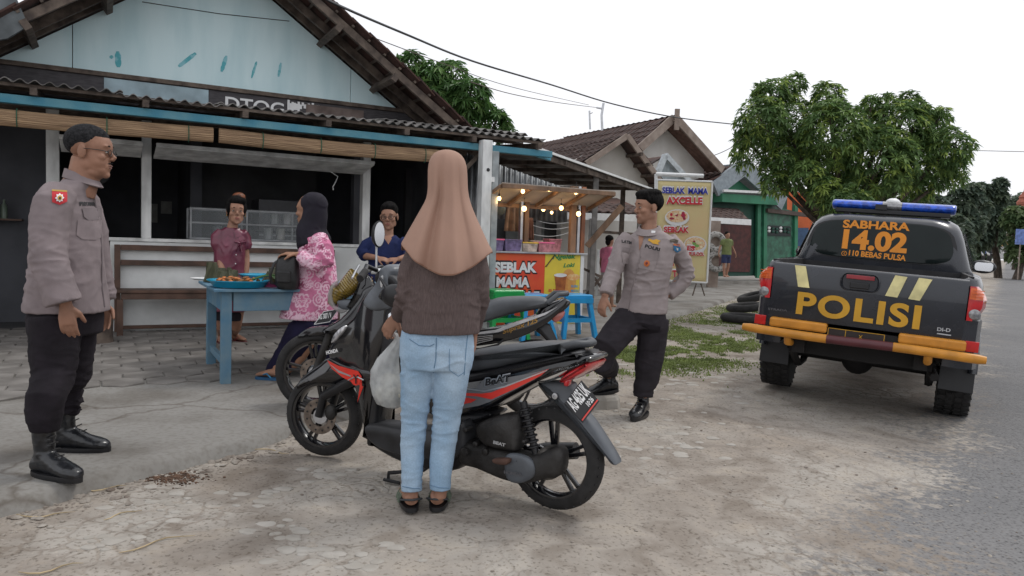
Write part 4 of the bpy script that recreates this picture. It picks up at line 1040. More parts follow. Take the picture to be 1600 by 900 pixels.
# body side with decals
b1('side_cover', [(660, 592), (720, 594), (780, 584), (850, 566), (905, 556), (922, 562), (905, 575), (870, 590), (838, 598), (812, 612), (790, 624), (760, 640), (720, 652), (690, 655), (660, 640)], .115, m_gloss, .02)
O = .1265
flat_panel(B1, [(700, 640), (716, 640), (730, 637), (748, 634), (765, 628), (800, 611), (835, 593), (858, 577), (820, 585), (790, 590), (757, 592), (744, 606), (728, 607)], O, 'grey_decal', m_greydecal, bike, .002)
flat_panel(B1, [(700, 611), (730, 614), (752, 615), (768, 613), (800, 600), (835, 585), (858, 576), (845, 587), (810, 605), (768, 624), (745, 619), (715, 618), (700, 619)], O + .002, 'red_stripe', m_reddecal, bike, .002)
flat_panel(B1, [(700, 618), (722, 620), (745, 624), (736, 629), (722, 632), (700, 628)], O + .002, 'red_stripe', m_reddecal, bike, .002)
flat_panel(B1, [(728, 606.4), (757, 610), (788, 603), (855, 578), (855, 579.5), (788, 605.5), (757, 612.5), (728, 608)], O + .004, 'silver_line', m_alu, bike, .001)
b1t('BeAT', (757.5, 604), (801, 596), .042, m_alu, O + .002, .085, shear=.25)
b1t('BeAT', (758.5, 603), (800, 595.5), .034, m_black_print, O + .004, .03, shear=.25)
# grab rail, tail, lamp
mb = MB(); pts = [(868, 546), (880, 541), (900, 537), (911, 539), (905, 545), (888, 551)]
q = [B1.px(x, y, .07) for x, y in pts]
mb.tube([B1.P(q[0][0], .09, q[0][1]), B1.P(q[1][0], .095, q[1][1]), B1.P(q[2][0], .085, q[2][1]), B1.P(q[3][0], .03, q[3][1]), B1.P(q[3][0], -.03, q[3][1]), B1.P(q[2][0], -.085, q[2][1]), B1.P(q[1][0], -.095, q[1][1]), B1.P(q[0][0], -.09, q[0][1])], [(.017, .022)] * 8, 10); part('grab_rail', mb, m_seat, bike, smooth=60)
b1('tail_cover', [(858, 562), (890, 552), (916, 556), (924, 561), (912, 570), (888, 566), (860, 574)], .10, m_black, .015)
b1('tail_side', [(836, 596), (850, 582), (872, 572), (905, 566), (895, 574), (872, 590), (850, 598)], .11, m_chrome, .012, o_near=.115, o_far=-.115)
b1('rear_lamp', [(872, 596), (884, 583), (905, 571), (918, 569), (911, 581), (894, 591), (878, 599)], .09, m_lampred, .012, o_near=.11, o_far=-.11)
b1('turn_lamp', [(882, 594), (888, 594), (886, 604), (880, 602)], .09, m_lampred, .005, o_near=.10, o_far=.06)
# rear fender and plate
b1('rear_fender', [(838, 598), (880, 598), (892, 606), (905, 640), (925, 665), (960, 722), (953, 726), (938, 706), (905, 664), (880, 635), (858, 612)], .045, m_greyplastic, .012)
pc = [B1.px(x, y, .02) for x, y in ((882, 628), (904, 595), (936, 628), (910, 660))]
C4 = [on_plane(x, y, B1.P(B1.px(905, 625, .12)[0], .12, B1.px(905, 625, .12)[1]), (V((.45, -.89, 0.25))).normalized()) for x, y in ((882, 631), (909, 594), (937, 627), (911, 661))]
mb = MB(); n4 = (C4[1] - C4[0]).cross(C4[3] - C4[0]).normalized(); n4 = n4 if n4.y < 0 else -n4
mb.prism(C4, n4 * -.006); plate = part('licence_plate', mb, m_black, bike, bevel=.002)
ex = (C4[1] - C4[0]); ey = (C4[0] - C4[3])
# text runs from lower-left corner C4[0] to C4[1] side
def on4(s_, t_): return C4[0].lerp(C4[1], s_).lerp(C4[3].lerp(C4[2], s_), t_)
lettering('AG 4625 UK', on4(.06, .52), on4(.95, .52), on4(.5, 0) - on4(.5, 1), .068, m_white_print, plate, bold=.035, off=.003)
lettering('10·26', on4(.55, .80), on4(.86, .80), on4(.5, 0) - on4(.5, 1), .026, m_white_print, plate, bold=.03, off=.003)
mb = MB(); mb.prism([on4(.03, .87) + n4 * .002, on4(.97, .87) + n4 * .002, on4(.97, .92) + n4 * .002, on4(.03, .92) + n4 * .002], n4 * .002); part('red_line', mb, m_reddecal, plate)
a = B1.px(867, 619, .06); mb = MB(); mb.lathe([(.014, 0), (.014, .008), (.006, .009), (.006, .004), (0, .004)], B1.P(a[0], .055, a[1]), B1.s, 14); part('bolt', mb, m_alu, bike, smooth=40)
# engine, gearbox, air box, shock, exhaust
b1('air_box', [(741, 668), (770, 652), (800, 648), (807, 662), (806, 702), (790, 706), (752, 696)], .1, m_engine, .02, o_near=.16, o_far=.05)
b1('gear_case', [(712, 690), (740, 694), (790, 706), (830, 712), (862, 700), (875, 715), (870, 745), (845, 752), (815, 758), (780, 752), (740, 735), (715, 725)], .1, m_engine, .03, o_near=.15, o_far=.03)
b1('gear_cover', [(788, 714), (808, 710), (830, 722), (832, 745), (810, 756), (790, 748)], .1, m_greyplastic, .018, o_near=.165, o_far=.13)
b1('hub_cover', [(838, 706), (862, 700), (877, 716), (874, 742), (852, 752), (836, 740)], .1, mat('oily_alu', (.085, .078, .07), .6, metal=.3, var=.35, scale=25), .012, o_near=.125, o_far=.04)
b1('engine_block', [(700, 660), (760, 650), (790, 690), (790, 735), (730, 730), (702, 710)], .06, m_engine, .02)
b1('frame_cover', [(690, 640), (740, 640), (770, 648), (735, 665), (705, 668), (690, 668)], .08, m_black, .015)
for pxy, rr_ in (((742, 694), .012), ((727, 672), .010), ((808, 720), .006), ((818, 690), .008), ((757, 706), .016), ((725, 706), .02)):
 a = B1.px(*pxy, .16); mb = MB(); mb.lathe([(rr_, -.05), (rr_, .006), (rr_ * .5, .01)], B1.P(a[0], .155, a[1]), B1.s, 12); part('bolt', mb, m_engine, bike, smooth=40)
b1('foot_rest', [(769, 718), (792, 718), (790, 727), (772, 725)], .1, mat('rusty_rubber', (.10, .05, .035), .8, var=.2), .005, o_near=.20, o_far=.16)
mb = MB();
for k in range(8):
 a = B1.px(819 + k * 2.0, 640 + k * 8.3, .11); mb.lathe([(.024, -.006), (.030, -.003), (.030, .003), (.024, .006)], B1.P(a[0], .105, a[1]), (B1.P(*[B1.px(833, 700, 0)[0], 0, B1.px(833, 700, 0)[1]]) - B1.P(*[B1.px(819, 640, 0)[0], 0, B1.px(819, 640, 0)[1]])), 14)
a = B1.px(817, 628, .11); b_ = B1.px(838, 716, .11); mb.tube([B1.P(a[0], .105, a[1]), B1.P(b_[0], .105, b_[1])], .017, 12); part('shock_absorber', mb, m_black, bike, smooth=40)
b1t('BEAT', (771, 693), (790, 698), .016, m_alu, .162, .05); b1t('HONDA', (788, 740), (816, 744), .017, mat('cast_grey', (.10, .10, .11), .5), .167, .04)
mb = MB(); mb.tube([B1.P(.55, -.05, .2), B1.P(.35, -.12, .17), B1.P(.15, -.13, .22), B1.P(0.0, -.13, .25)], [.02, .03, .045, .04], 14); part('exhaust', mb, m_black, bike, smooth=50)
mb = MB(); mb.tube([gnd(607, 748) + V((0, 0, .0)), gnd(607, 748) + V((.0, .0, .03)), B1.P(.72, .10, .08), B1.P(.62, .09, .16)], .010, 8); mb.tube([gnd(606, 752) + V((-.02, 0, .008)), gnd(618, 757) + V((.02, 0, .008))], .009, 6); part('side_stand', mb, m_black, bike, smooth=50)
# handlebar cover, dash, bars, levers, mirrors
b1('cockpit_cover', [(566, 466), (586, 438), (590, 420), (603, 413), (614, 422), (611, 438), (624, 448), (632, 462), (620, 474), (608, 484), (592, 486), (577, 486), (566, 478)], .12, mat('light_grey_plastic', (.15, .165, .185), .38, var=.15, scale=9), .02, o_near=.135, o_far=-.10)
b1('cockpit_panel', [(590, 464), (602, 446), (610, 448), (612, 462), (604, 472)], .1, m_gloss, .006, o_near=.145, o_far=.12)
b1('dash', [(585, 428), (600, 418), (604, 428), (596, 440), (586, 444)], .07, m_black, .01)
b1('switch_box', [(608, 430), (626, 446), (622, 454), (606, 446)], .1, m_black, .006, o_near=.17, o_far=.10)
b1('badge', [(594, 434), (598, 431), (597, 448), (594, 447)], .1, m_sheetwhite, .002, o_near=.139, o_far=.12)
def hbar(sg):
 c = B1.px(600, 428, 0); return [B1.P(c[0], sg * .06, c[1] + .02), B1.P(c[0] - .02, sg * .16, c[1] + .045), B1.P(c[0] - .08, sg * .24, c[1] + .02), B1.P(c[0] - .13, sg * .33, c[1] - .01)]
for sg in (-1, 1):
 h = hbar(sg); mb = MB(); mb.tube(h[:3], .012, 8); part('handlebar', mb, m_black, bike, smooth=60)
 mb = MB(); mb.tube(h[2:], .018, 12); part('grip', mb, m_rubber, bike, smooth=60)
 mb = MB(); mb.tube([h[1] + B1.u * .05, h[2] + B1.u * .06, h[3] + B1.u * .05], .006, 6); part('brake_lever', mb, m_alu, bike, smooth=60)
# near (left) mirror: dark back facing us; far mirror: round glass facing us
c = on_plane(616, 462, B1.P(0, .3, 0), B1.s)
mb = MB(); mb.ell(c, (.075, .03, .055), B1.u, B1.s, UP); mm = part('mirror', mb, m_black, bike, smooth=180)
mb = MB(); mb.tube([c + V((0, 0, -.03)), B1.P(B1.px(600, 440, .1)[0] - .02, .15, 1.02)], .007, 8); part('mirror_stalk', mb, m_black, mm, smooth=60)
c = on_plane(592, 366, B1.P(0, -.12, 0), B1.s)
nf = (CAM - c); nf.z = 0; nf = (nf.normalized() + V((.72, .1, 0))).normalized(); rx = UP.cross(nf).normalized()
mb = MB(); mb.loft([[c + nf * d + rx * .038 * k * math.cos(t) + UP * .072 * k * math.sin(t) for t in np.linspace(0, 6.283, 25)[:-1]] for k, d in ((.3, -.045), (.8, -.03), (1, -.008), (1.02, .0), (.93, .004))]); mm = part('mirror', mb, m_black, bike, smooth=50)
mb = MB(); mb.loft([[c + nf * d + rx * .033 * math.cos(t) + UP * .066 * math.sin(t) for t in np.linspace(0, 6.283, 25)[:-1]] for d in (.003, .0065)]); part('mirror_glass', mb, mat('mirror_silver', (.55, .56, .58), .12, metal=1.0, var=.03), mm)
mb = MB(); e_ = on_plane(588, 424, B1.P(0, -.12, 0), B1.s); mb.tube([c - UP * .05 - nf * .02, c - UP * .1 - nf * .02, e_], .006, 8); part('mirror_stalk', mb, m_alu, mm, smooth=60)
# ignition area, hook
a = B1.px(609, 497, .165); mb = MB(); mb.ell(B1.P(a[0], .14, a[1]), (.03, .02, .03)); part('key_lock', mb, m_chrome, bike, smooth=180)
# carrier bag hanging from the hook
bagc = [(617, 520, .012), (622, 532, .022), (614, 545, .035), (606, 560, .055), (601, 580, .075), (604, 600, .085), (607, 618, .085), (610, 632, .07), (612, 637, .03)]
mb = MB(); rings = []
for i, (x, y, r_) in enumerate(bagc):
 c = on_plane(x, y, B1.P(0, .22, 0), B1.s); ring = []
 for k in range(28):
  t = 2 * math.pi * k / 28; f_ = 1 + .10 * math.sin(t * 7 + i * .4) * (1 if i < 6 else .5) + .14 * noise.noise((math.cos(t) * 2, math.sin(t) * 2, i * .5))
  ring.append(c + B1.u * r_ * f_ * math.cos(t) + B1.s * r_ * .75 * f_ * math.sin(t))
 rings.append(ring)
mb.loft(rings)
m_bag = mat('thin_white_plastic_bag', (.66, .68, .68), .22, trans=.0, alpha=.62, var=.15, scale=14, bump=.4, bscale=25)
bag = single('plastic_bag', mb, m_bag, 'translucent white carrier bag with groceries hanging from the scooter hook', 'bag', on_plane(606, 600, B1.P(0, .22, 0), B1.s), smooth=70)
mb = MB(); c = on_plane(607, 616, B1.P(0, .22, 0), B1.s); mb.ell(c + B1.u * .02, (.05, .05, .045)); mb.ell(c - B1.u * .035, (.045, .045, .04)); mb.ell(c + UP * .07, (.045, .04, .035))
part('contents', mb, mat('pale_food', (.55, .52, .42), .6, var=.15), bag, smooth=180)
mb = MB(); c = on_plane(617, 520, B1.P(0, .2, 0), B1.s); mb.tube([c, c + UP * .03 + B1.u * .01, c + UP * .05, c + UP * .03 - B1.u * .012, c], .005, 6); part('bag_handle', mb, m_bag, bag, smooth=60)
# ---------------------------------------------------------- the second motorcycle, behind
B2 = Side((0.30, 5.18), (-1.40, 5.03))
bk = thing('underbone_motorcycle', 'black underbone motorcycle with silver and gold side stripe parked behind the scooter', 'motorcycle', B2.P(.8, 0, 0), 'motorcycles parked by the pavement')
bike_wheel('front_wheel', V(atY(494, 580, 5.03)), B2.s, .275, .08, bk)
FW2 = atY(494, 580, 5.03)
bike_wheel('rear_wheel', B2.P(.12, 0, .275), B2.s, .275, .09, bk, disc=False)
def b2(name, pxs, w_, m, ins=.014, parent=None, c=4, sm=50, **k):
 return part(name, puff(B2, crv(pxs, c) if c else pxs, w_, ins, **k), m, parent or bk, smooth=sm)
b2('front_fender', [(464, 526), (480, 514), (505, 511), (530, 514), (545, 522), (530, 529), (500, 526), (475, 528)], .05, m_gloss, .01)
for sg in (-1, 1):
 mb = MB(); mb.tube([FW2 + B2.s * .06 * sg, B2.P(1.52, .06 * sg, .62)], .024, 10); part('fork', mb, m_engine, bk, smooth=60)
b2('front_cover', [(500, 520), (530, 500), (556, 470), (570, 450), (600, 445), (620, 470), (640, 520), (640, 590), (600, 600), (570, 560), (540, 530)], .14, m_gloss, .03)
b2('body_cover', [(620, 520), (700, 530), (740, 520), (790, 512), (840, 495), (880, 468), (886, 476), (850, 510), (800, 532), (740, 542), (700, 542), (700, 600), (620, 600)], .10, m_gloss, .015)
b2('seat', [(640, 520), (650, 490), (700, 484), (745, 482), (775, 470), (800, 466), (850, 466), (858, 474), (850, 482), (800, 492), (760, 504), (730, 512), (690, 516)], .12, m_seat, .03)
flat_panel(B2, [(741, 520), (775, 515), (800, 505), (850, 489), (872, 479), (852, 492), (800, 511), (778, 519), (741, 523)], .118, 'silver_trim', mat('bright_silver', (.62, .62, .63), .25, metal=.5), bk, .004)
m_gold = mat('gold_lettering', (.32, .17, .03), .4, var=.2)
a = B2.px(786, 522, .118); b_ = B2.px(842, 503, .118)
lettering('Suprax 125', B2.P(a[0], .108, a[1]), B2.P(b_[0], .108, b_[1]), UP, .035, m_gold, bk, bold=.03, shear=.3, off=.012)
for k in range(4):
 p = [B2.px(742, 527 + k * 3.4, .11), B2.px(770, 524 + k * 2.2, .11)]; mb = MB(); mb.tube([B2.P(x, .108, z) for x, z in p], .003, 5); part('side_line', mb, m_alu, bk)
mb = MB(); mb.tube([B2.P(*t) for t in [(B2.px(855, 474, .09)[0], .09, B2.px(855, 474, .09)[1])] + [(B2.px(872, 460, .08)[0], .085, B2.px(872, 460, .08)[1]), (B2.px(886, 459, .04)[0], .04, B2.px(886, 459, .04)[1]), (B2.px(886, 459, -.04)[0], -.04, B2.px(886, 459, .04)[1]), (B2.px(872, 460, .08)[0], -.085, B2.px(872, 460, .08)[1]), (B2.px(855, 474, .09)[0], -.09, B2.px(855, 474, .09)[1])]], .018, 10); part('grab_rail', mb, m_seat, bk, smooth=60)
b2('tail', [(850, 480), (878, 468), (892, 472), (884, 484), (862, 496), (840, 500)], .08, m_gloss, .012)
b2('rear_lamp', [(862, 494), (882, 486), (880, 496), (868, 504)], .07, mat('pink_red_lens', (.55, .16, .13), .2, coat=.6), .008)
b2('rear_fender', [(832, 512), (855, 505), (866, 520), (876, 546), (866, 544), (846, 524)], .05, m_black, .01)
mb = MB(); q = [on_plane(x, y, B2.P(0, -.0, 0), (V((.6, -.8, 0))).normalized()) for x, y in ((864, 504), (869, 504), (879, 534), (876, 536))]
mb.prism(q, V((.004, .004, 0))); part('licence_plate', mb, m_alu, bk)
b2('engine_block', [(640, 560), (760, 550), (800, 560), (820, 620), (760, 640), (660, 640)], .12, m_engine, .03)
mb = MB(); mb.tube([B2.P(.62, .10, .50), B2.P(.55, .13, .48), B2.P(.40, .13, .52), B2.P(.36, .10, .55)], .009, 6); part('foot_bar', mb, m_black, bk, smooth=60)
mb = MB(); mb.tube([B2.P(1.1, -.1, .25), B2.P(.6, -.14, .2), B2.P(.1, -.15, .3), B2.P(-.2, -.15, .36)], [.018, .022, .045, .045], 12); part('exhaust', mb, m_chrome, bk, smooth=60)
# head cowl with amber-gold ribbed lens, plate, bars
hc = on_plane(546, 446, B2.P(0, 0, 0), B2.s)
m_goldlens = mat('amber_gold_lens', (.22, .145, .02), .15, var=.2, scale=20, coat=.9)
def headlens(c, L, r0, r1, tilt, m, nm, par, ribs=10):
 d = V((-math.cos(tilt), 0, -math.sin(tilt))); mb = MB(); pts = []; rs = []
 for i in range(ribs * 2 + 1):
  t = i / (ribs * 2); pts.append(c + d * L * (t - .5)); rs.append((r0 + (r1 - r0) * t) * (1 if i % 2 else .94))
 mb.tube(pts, rs, 18, side=V((0, 1, 0))); return part(nm, mb, m, par, smooth=30)
hl = headlens(hc, .17, .085, .055, .75, m_goldlens, 'headlamp', bk)
hc2 = on_plane(524, 464, B2.P(0, .02, 0), B2.s); headlens(hc2, .12, .07, .03, 1.1, m_goldlens, 'turn_lamp', bk, 6)
b2('head_cowl', [(552, 462), (560, 436), (566, 428), (580, 438), (584, 470), (570, 486), (540, 482), (545, 470)], .1, m_gloss, .02)
b2('lens_guard', [(514, 476), (512, 458), (520, 442), (527, 440), (519, 458), (524, 478), (544, 482), (532, 490)], .05, mat('cloudy_plastic', (.42, .40, .40), .3, alpha=.55, var=.1), .008, o_near=.08, o_far=-.02)
b2('bracket', [(528, 470), (560, 470), (568, 480), (540, 484), (530, 480)], .04, m_greyplastic, .008, o_near=.09, o_far=-.02)
q = [on_plane(x, y, B2.P(B2.L - .12, 0, 0), V((-.1, -.95, .2)).normalized()) for x, y in ((491, 507), (506, 487), (529, 483), (515, 503))]
mb = MB(); mb.prism(q, V((0, .006, 0))); fp = part('licence_plate', mb, m_black, bk)
def qq(s_, t_): return q[0].lerp(q[3], s_).lerp(q[1].lerp(q[2], s_), t_)
lettering('AG 3871 V', qq(.05, .35), qq(.95, .35), qq(.5, 1) - qq(.5, 0), .04, m_white_print, fp, bold=.04, off=.004)
mb = MB(); mb.tube([qq(0, 0), qq(1, 0), qq(1, 1), qq(0, 1), qq(0, 0)], .003, 5); part('plate_border', mb, m_sheetwhite, fp)
mb = MB(); b0 = on_plane(575, 424, B2.P(0, .0, 0), B2.s); mb.tube([b0 + V((0, -.30, -.02)), b0 + V((.05, -.15, .02)), b0, b0 + V((.05, .2, .03)), b0 + V((.12, .33, .0))], .012, 8); part('handlebar', mb, m_black, bk, smooth=60)
mb = MB(); mb.tube([on_plane(580, 424, B2.P(0, .05, 0), B2.s), on_plane(605, 424, B2.P(0, .05, 0), B2.s)], .02, 10); part('brake_reservoir', mb, m_sheetwhite, bk, smooth=60)
# ------------------------------------------------------------------ people
SKIN = {}
def skin(name, col):
 m = mat(name, col, 0.55, var=0.10, scale=12, bump=.08, bscale=120, spec=.35); return m
def fuse(mb, vox, smooth=4, fac=0.5, deform=None):
 """union of overlapping closed shapes into one continuous surface"""
 me = bpy.data.meshes.new('f'); me.from_pydata([tuple(p) for p in mb.v], [], mb.f); fix_normals(me)
 ob = bpy.data.objects.new('f', me)
 r = ob.modifiers.new('r', 'REMESH'); r.mode = 'VOXEL'; r.voxel_size = vox; r.adaptivity = 0
 if smooth:
  s_ = ob.modifiers.new('s', 'SMOOTH'); s_.iterations = smooth; s_.factor = fac
 out = eval_mesh(ob); bpy.data.objects.remove(ob); bpy.data.meshes.remove(me)
 n = len(out.vertices); co = np.empty(n * 3); out.vertices.foreach_get('co', co); co = co.reshape(-1, 3)
 if deform:
  no = np.empty(n * 3); out.vertices.foreach_get('normal', no); no = no.reshape(-1, 3)
  d = deform(co, no); co = co + no * d[:, None]
  out.vertices.foreach_set('co', co.reshape(-1))
 return out, co
def obj_from(me, name, m, parent, kind=None, label=None):
 base = world_loc(parent)
 n = len(me.vertices); co = np.empty(n * 3); me.vertices.foreach_get('co', co); co = co.reshape(-1, 3) - np.array(base); me.vertices.foreach_set('co', co.reshape(-1))
 me.name = name; me.materials.clear()
 for x in (m if isinstance(m, (list, tuple)) else [m]): me.materials.append(x)
 me.polygons.foreach_set('use_smooth', [True] * len(me.polygons)); me.update()
 o = bpy.data.objects.new(name, me); COL.objects.link(o); o.parent = parent
 if label: o['label'] = label
 return o
def paint(me, fn):
 """per-vertex colour attribute from world coordinates"""
 n = len(me.vertices); co = np.empty(n * 3); me.vertices.foreach_get('co', co); co = co.reshape(-1, 3)
 c = np.ones((n, 4)); c[:, :3] = fn(co)
 at = me.color_attributes.new('col', 'FLOAT_COLOR', 'POINT'); at.data.foreach_set('color', c.reshape(-1))
def vnoise(co, f, seed=0.0):
 return np.array([noise.noise((p[0] * f[0] + seed, p[1] * f[1] + seed, p[2] * f[2])) for p in co])
def folds(amp=.004, f=(5, 5, 12), seed=0.0, zones=()):
 """cloth relief: soft broad folds everywhere, tighter ones in zones [(centre, radius, amp, freq)]"""
 def fn(co, no):
  rg = 1 - np.abs(vnoise(co, (f[0] * 1.6, f[1] * 1.6, f[2] * 2.0), seed + 9)) * 2.2
  d = 1.2 * amp * vnoise(co, f, seed) + amp * .7 * np.clip(rg, 0, 1) ** 3
  for (c, r_, a_, fz) in zones:
   w_ = np.exp(-((co - np.array(c)) ** 2).sum(1) / (r_ * r_)); k = np.where(w_ > .03)[0]
   if len(k): d[k] += w_[k] * a_ * (2.2 * np.clip(1 - np.abs(vnoise(co[k], fz, seed + 3)) * 3, 0, 1) ** 1.6 - .6)
  return d
 return fn
class Frame:
 """person's own axes: r to their right, f forward, z up"""
 def __init__(s, f, o): s.f = V((f[0], f[1], 0)).normalized(); s.r = V((s.f.y, -s.f.x, 0)); s.o = V(o)
 def P(s, x, y, z): return s.o + s.r * x + s.f * y + V((0, 0, z))
def head(mb, c, f, H_=1.0, tilt=0.0, roll=0.0, ears=True, jaw=1.0):
 """c: point between the ears; returns axes (X right, Y forward, Z up) scaled"""
 Y = V((f[0], f[1], 0)).normalized(); Z = V((0, 0, 1)); X = Y.cross(Z)
 Y2 = (Y * math.cos(tilt) + Z * math.sin(tilt)); Z2 = X.cross(Y2); s = H_
 X3 = X * math.cos(roll) + Z2 * math.sin(roll); Z3 = Z2 * math.cos(roll) - X * math.sin(roll)
 X, Y, Z = X3, Y2, Z3; c = V(c)
 def L(x, y, z): return c + X * x * s + Y * y * s + Z * z * s
 def E(p, r): mb.ell(L(*p), tuple(k * s for k in r), X, Y, Z, 20, 14)
 E((0, -.012, .050), (.075, .096, .078)); E((0, .022, .028), (.068, .075, .070))
 E((0, .026, -.030), (.060 * jaw, .058, .088)); E((0, .042, -.076), (.047 * jaw, .044, .038)); E((0, .070, -.098), (.022, .018, .018)); E((0, .030, -.070), (.052 * jaw, .050, .040))
 if jaw > 1.05: E((0, .012, -.092), (.060, .060, .034)); E((0, .040, -.045), (.066, .048, .045))
 for q in (-1, 1):
  E((q * .026, .078, .030), (.026, .013, .009)); E((q * .040, .058, -.022), (.022, .024, .020)); E((q * .030, .075, .0015), (.016, .010, .008))
  E((q * .011, .096, -.028), (.008, .010, .007)); E((q * .048 * jaw, .0, -.058), (.014, .03, .03))
  if ears:
   mb.ell(L(q * .076, -.008, -.004), (.010 * s, .020 * s, .033 * s), (X + Y * .35 * q).normalized(), Y, Z, 10, 8)
 mb.tube([L(0, .078, .022), L(0, .090, .0), L(0, .106, -.020), L(0, .098, -.034)], [.007 * s, .0085 * s, .012 * s, .006 * s], 10)
 mb.ell(L(0, .083, -.0565), (.024 * s, .0125 * s, .0055 * s), X, Y, Z, 12, 8); mb.ell(L(0, .081, -.067), (.020 * s, .0125 * s, .0062 * s), X, Y, Z, 12, 8)
 E((0, .072, -.062), (.034, .020, .024))
 return X, Y, Z, L
m_eye = mat('eye_white', (.36, .33, .30), .2, var=.05); m_iris = mat('dark_iris', (.01, .006, .004), .1, var=.05, coat=.8)
m_hair = mat('black_hair', (.009, .008, .008), .8, spec=.12, var=.4, scale=60, bump=.6, bscale=300, stretch=(1, 1, .2))
m_hairgrey = mat('greying_hair', (.010, .010, .011), .8, spec=.12, col2=(.032, .032, .035), scale=90, bump=.6, bscale=300)
def face_bits(pers, ax, s, lip=(.20, .07, .06), brow=True, m_br=None, open_=.85):
 X, Y, Z, L = ax
 for q in (-1, 1):
  mb = MB(); mb.ell(L(q * .030, .0775, .0015), (.0125 * s, .0095 * s, .0055 * s * open_), X, Y, Z, 12, 8); e = part('eye', mb, m_eye, pers, smooth=180)
  mb = MB(); mb.ell(L(q * .030, .0825, .0015), (.0055 * s, .005 * s, .0050 * s * open_), X, Y, Z, 10, 8); part('iris', mb, m_iris, e, smooth=180)
  mb = MB(); mb.tube([L(q * .015, .0845, .006), L(q * .030, .0885, .0085), L(q * .044, .079, .005)], [.0012 * s, .0018 * s, .001 * s], 6); part('eyelash', mb, m_iris, e, smooth=180)
  if brow:
   mb = MB(); mb.tube([L(q * .012, .0915, .027), L(q * .028, .0930, .032), L(q * .048, .081, .028)], [(.0014 * s, .0022 * s), (.0016 * s, .0032 * s), (.001 * s, .0015 * s)], 8, side=Y); part('eyebrow', mb, m_br or m_hair, pers, smooth=180)
 m = mat('lips%d' % int(lip[0] * 1000), lip, .45, var=.1)
 mb = MB(); mb.ell(L(0, .0885, -.0570), (.0215 * s, .0095 * s, .0042 * s), X, Y, Z, 12, 8); mb.ell(L(0, .0865, -.0665), (.018 * s, .0095 * s, .0050 * s), X, Y, Z, 12, 8); part('lips', mb, m, pers, smooth=180)
def hair_cap(pers, ax, s, hairline, m, grow=1.06, extra=None, name='hair'):
 """hairline(x, y, z) > 0 where hair grows (head coordinates in metres at scale 1)"""
 X, Y, Z, L = ax; mb = MB()
 nu, nv = 44, 30; vs = []; fs = []
 for j in range(nv + 1):
  a = math.pi * j / nv
  for i in range(nu):
   b = 2 * math.pi * i / nu
   x, y, z = .0765 * math.sin(a) * math.cos(b), -.011 + .099 * math.sin(a) * math.sin(b), .048 + .0815 * math.cos(a)
   if z < .02: x *= (1 - .16 * min(1, (.02 - z) / .06))
   g = max(-1, min(1, hairline(x, y, z) / .012)); k = grow if g > 0 else 1
   k = .93 + (grow - .93) * (g + 1) / 2
   k += .006 * noise.noise((x * 60, y * 60, z * 60)) if g > 0 else 0
   vs.append(L(x * k, -.008 + (y + .008) * k, .046 + (z - .046) * k))
 for j in range(nv):
  for i in range(nu): fs.append((j * nu + i, (j + 1) * nu + i, (j + 1) * nu + (i + 1) % nu, j * nu + (i + 1) % nu))
 mb.add(vs, fs)
 if extra: extra(mb, X, Y, Z, L)
 if extra: me, co = fuse(mb, .005, 6, .5, lambda c_, n_: .002 * vnoise(c_, (70, 70, 25))); return obj_from(me, name, m, pers)
 return part(name, mb, m, pers, smooth=180)
def hand(mb, wr, d, n, th, s=1.0, curl=.5, spread=.10, fing=None):
 """wrist, direction of the fingers d, back-of-hand normal n, thumb side th"""
 d = V(d).normalized(); n = (V(n) - d * V(n).dot(d)).normalized(); t = V(th); t = (t - d * t.dot(d) - n * t.dot(n)).normalized(); wr = V(wr)
 mb.tube([wr - d * .015 * s, wr + d * .02 * s, wr + d * .055 * s, wr + d * .088 * s], [(.016 * s, .024 * s), (.016 * s, .030 * s), (.0145 * s, .037 * s), (.011 * s, .036 * s)], 14, side=n)
 for i, (o, Lf) in enumerate(((.028, .068), (.0095, .076), (-.0095, .071), (-.027, .056))):
  c = curl if not fing else fing[i]
  p = wr + d * (.082 - (.004 if i == 3 else 0)) * s + t * o * s; dd = (d + t * (o * 4 * spread)).normalized(); pts = [p - dd * .02 * s, p]; a = c * .45
  for k, fr in enumerate((.45, .30, .25)):
   dk = dd * math.cos(a) - n * math.sin(a); pts.append(pts[-1] + dk * Lf * fr * s); a += c * .75
  mb.tube(pts, [.009 * s, .0092 * s, .0085 * s, .0078 * s, .0058 * s], 8)
  mb.ell(pts[-1], (.006 * s,) * 3, nu=8, nv=6)
 a = wr + d * .02 * s + t * .022 * s; q = (d * .65 + t * .7 - n * .25).normalized(); q2 = (d * .9 + t * .25 - n * .35 * (1 + curl)).normalized()
 mb.tube([a, a + q * .034 * s, a + q * .034 * s + q2 * .030 * s, a + q * .034 * s + (q2 * .030 + (q2 - n * .3 * curl).normalized() * .024) * s], [.013 * s, .0115 * s, .0098 * s, .007 * s], 8)
def arm(mb, sh, el, wr, r0=.047, r1=.038, r2=.026):
 sh, el, wr = V(sh), V(el), V(wr)
 mb.tube([sh, sh.lerp(el, .35), sh.lerp(el, .8), el, el.lerp(wr, .25), el.lerp(wr, .7), wr], [r0, r0 * .95, r1 * .98, r1, r1 * 1.02, r2 * 1.2, r2], 14)
def legs(mb, hip, kn, an, r0=.085, r1=.054, r2=.036):
 hip, kn, an = V(hip), V(kn), V(an)
 mb.tube([hip, hip.lerp(kn, .3), hip.lerp(kn, .85), kn, kn.lerp(an, .3), kn.lerp(an, .75), an], [r0, r0 * .95, r1 * 1.1, r1, r1 * 1.02, r2 * 1.15, r2], 16)
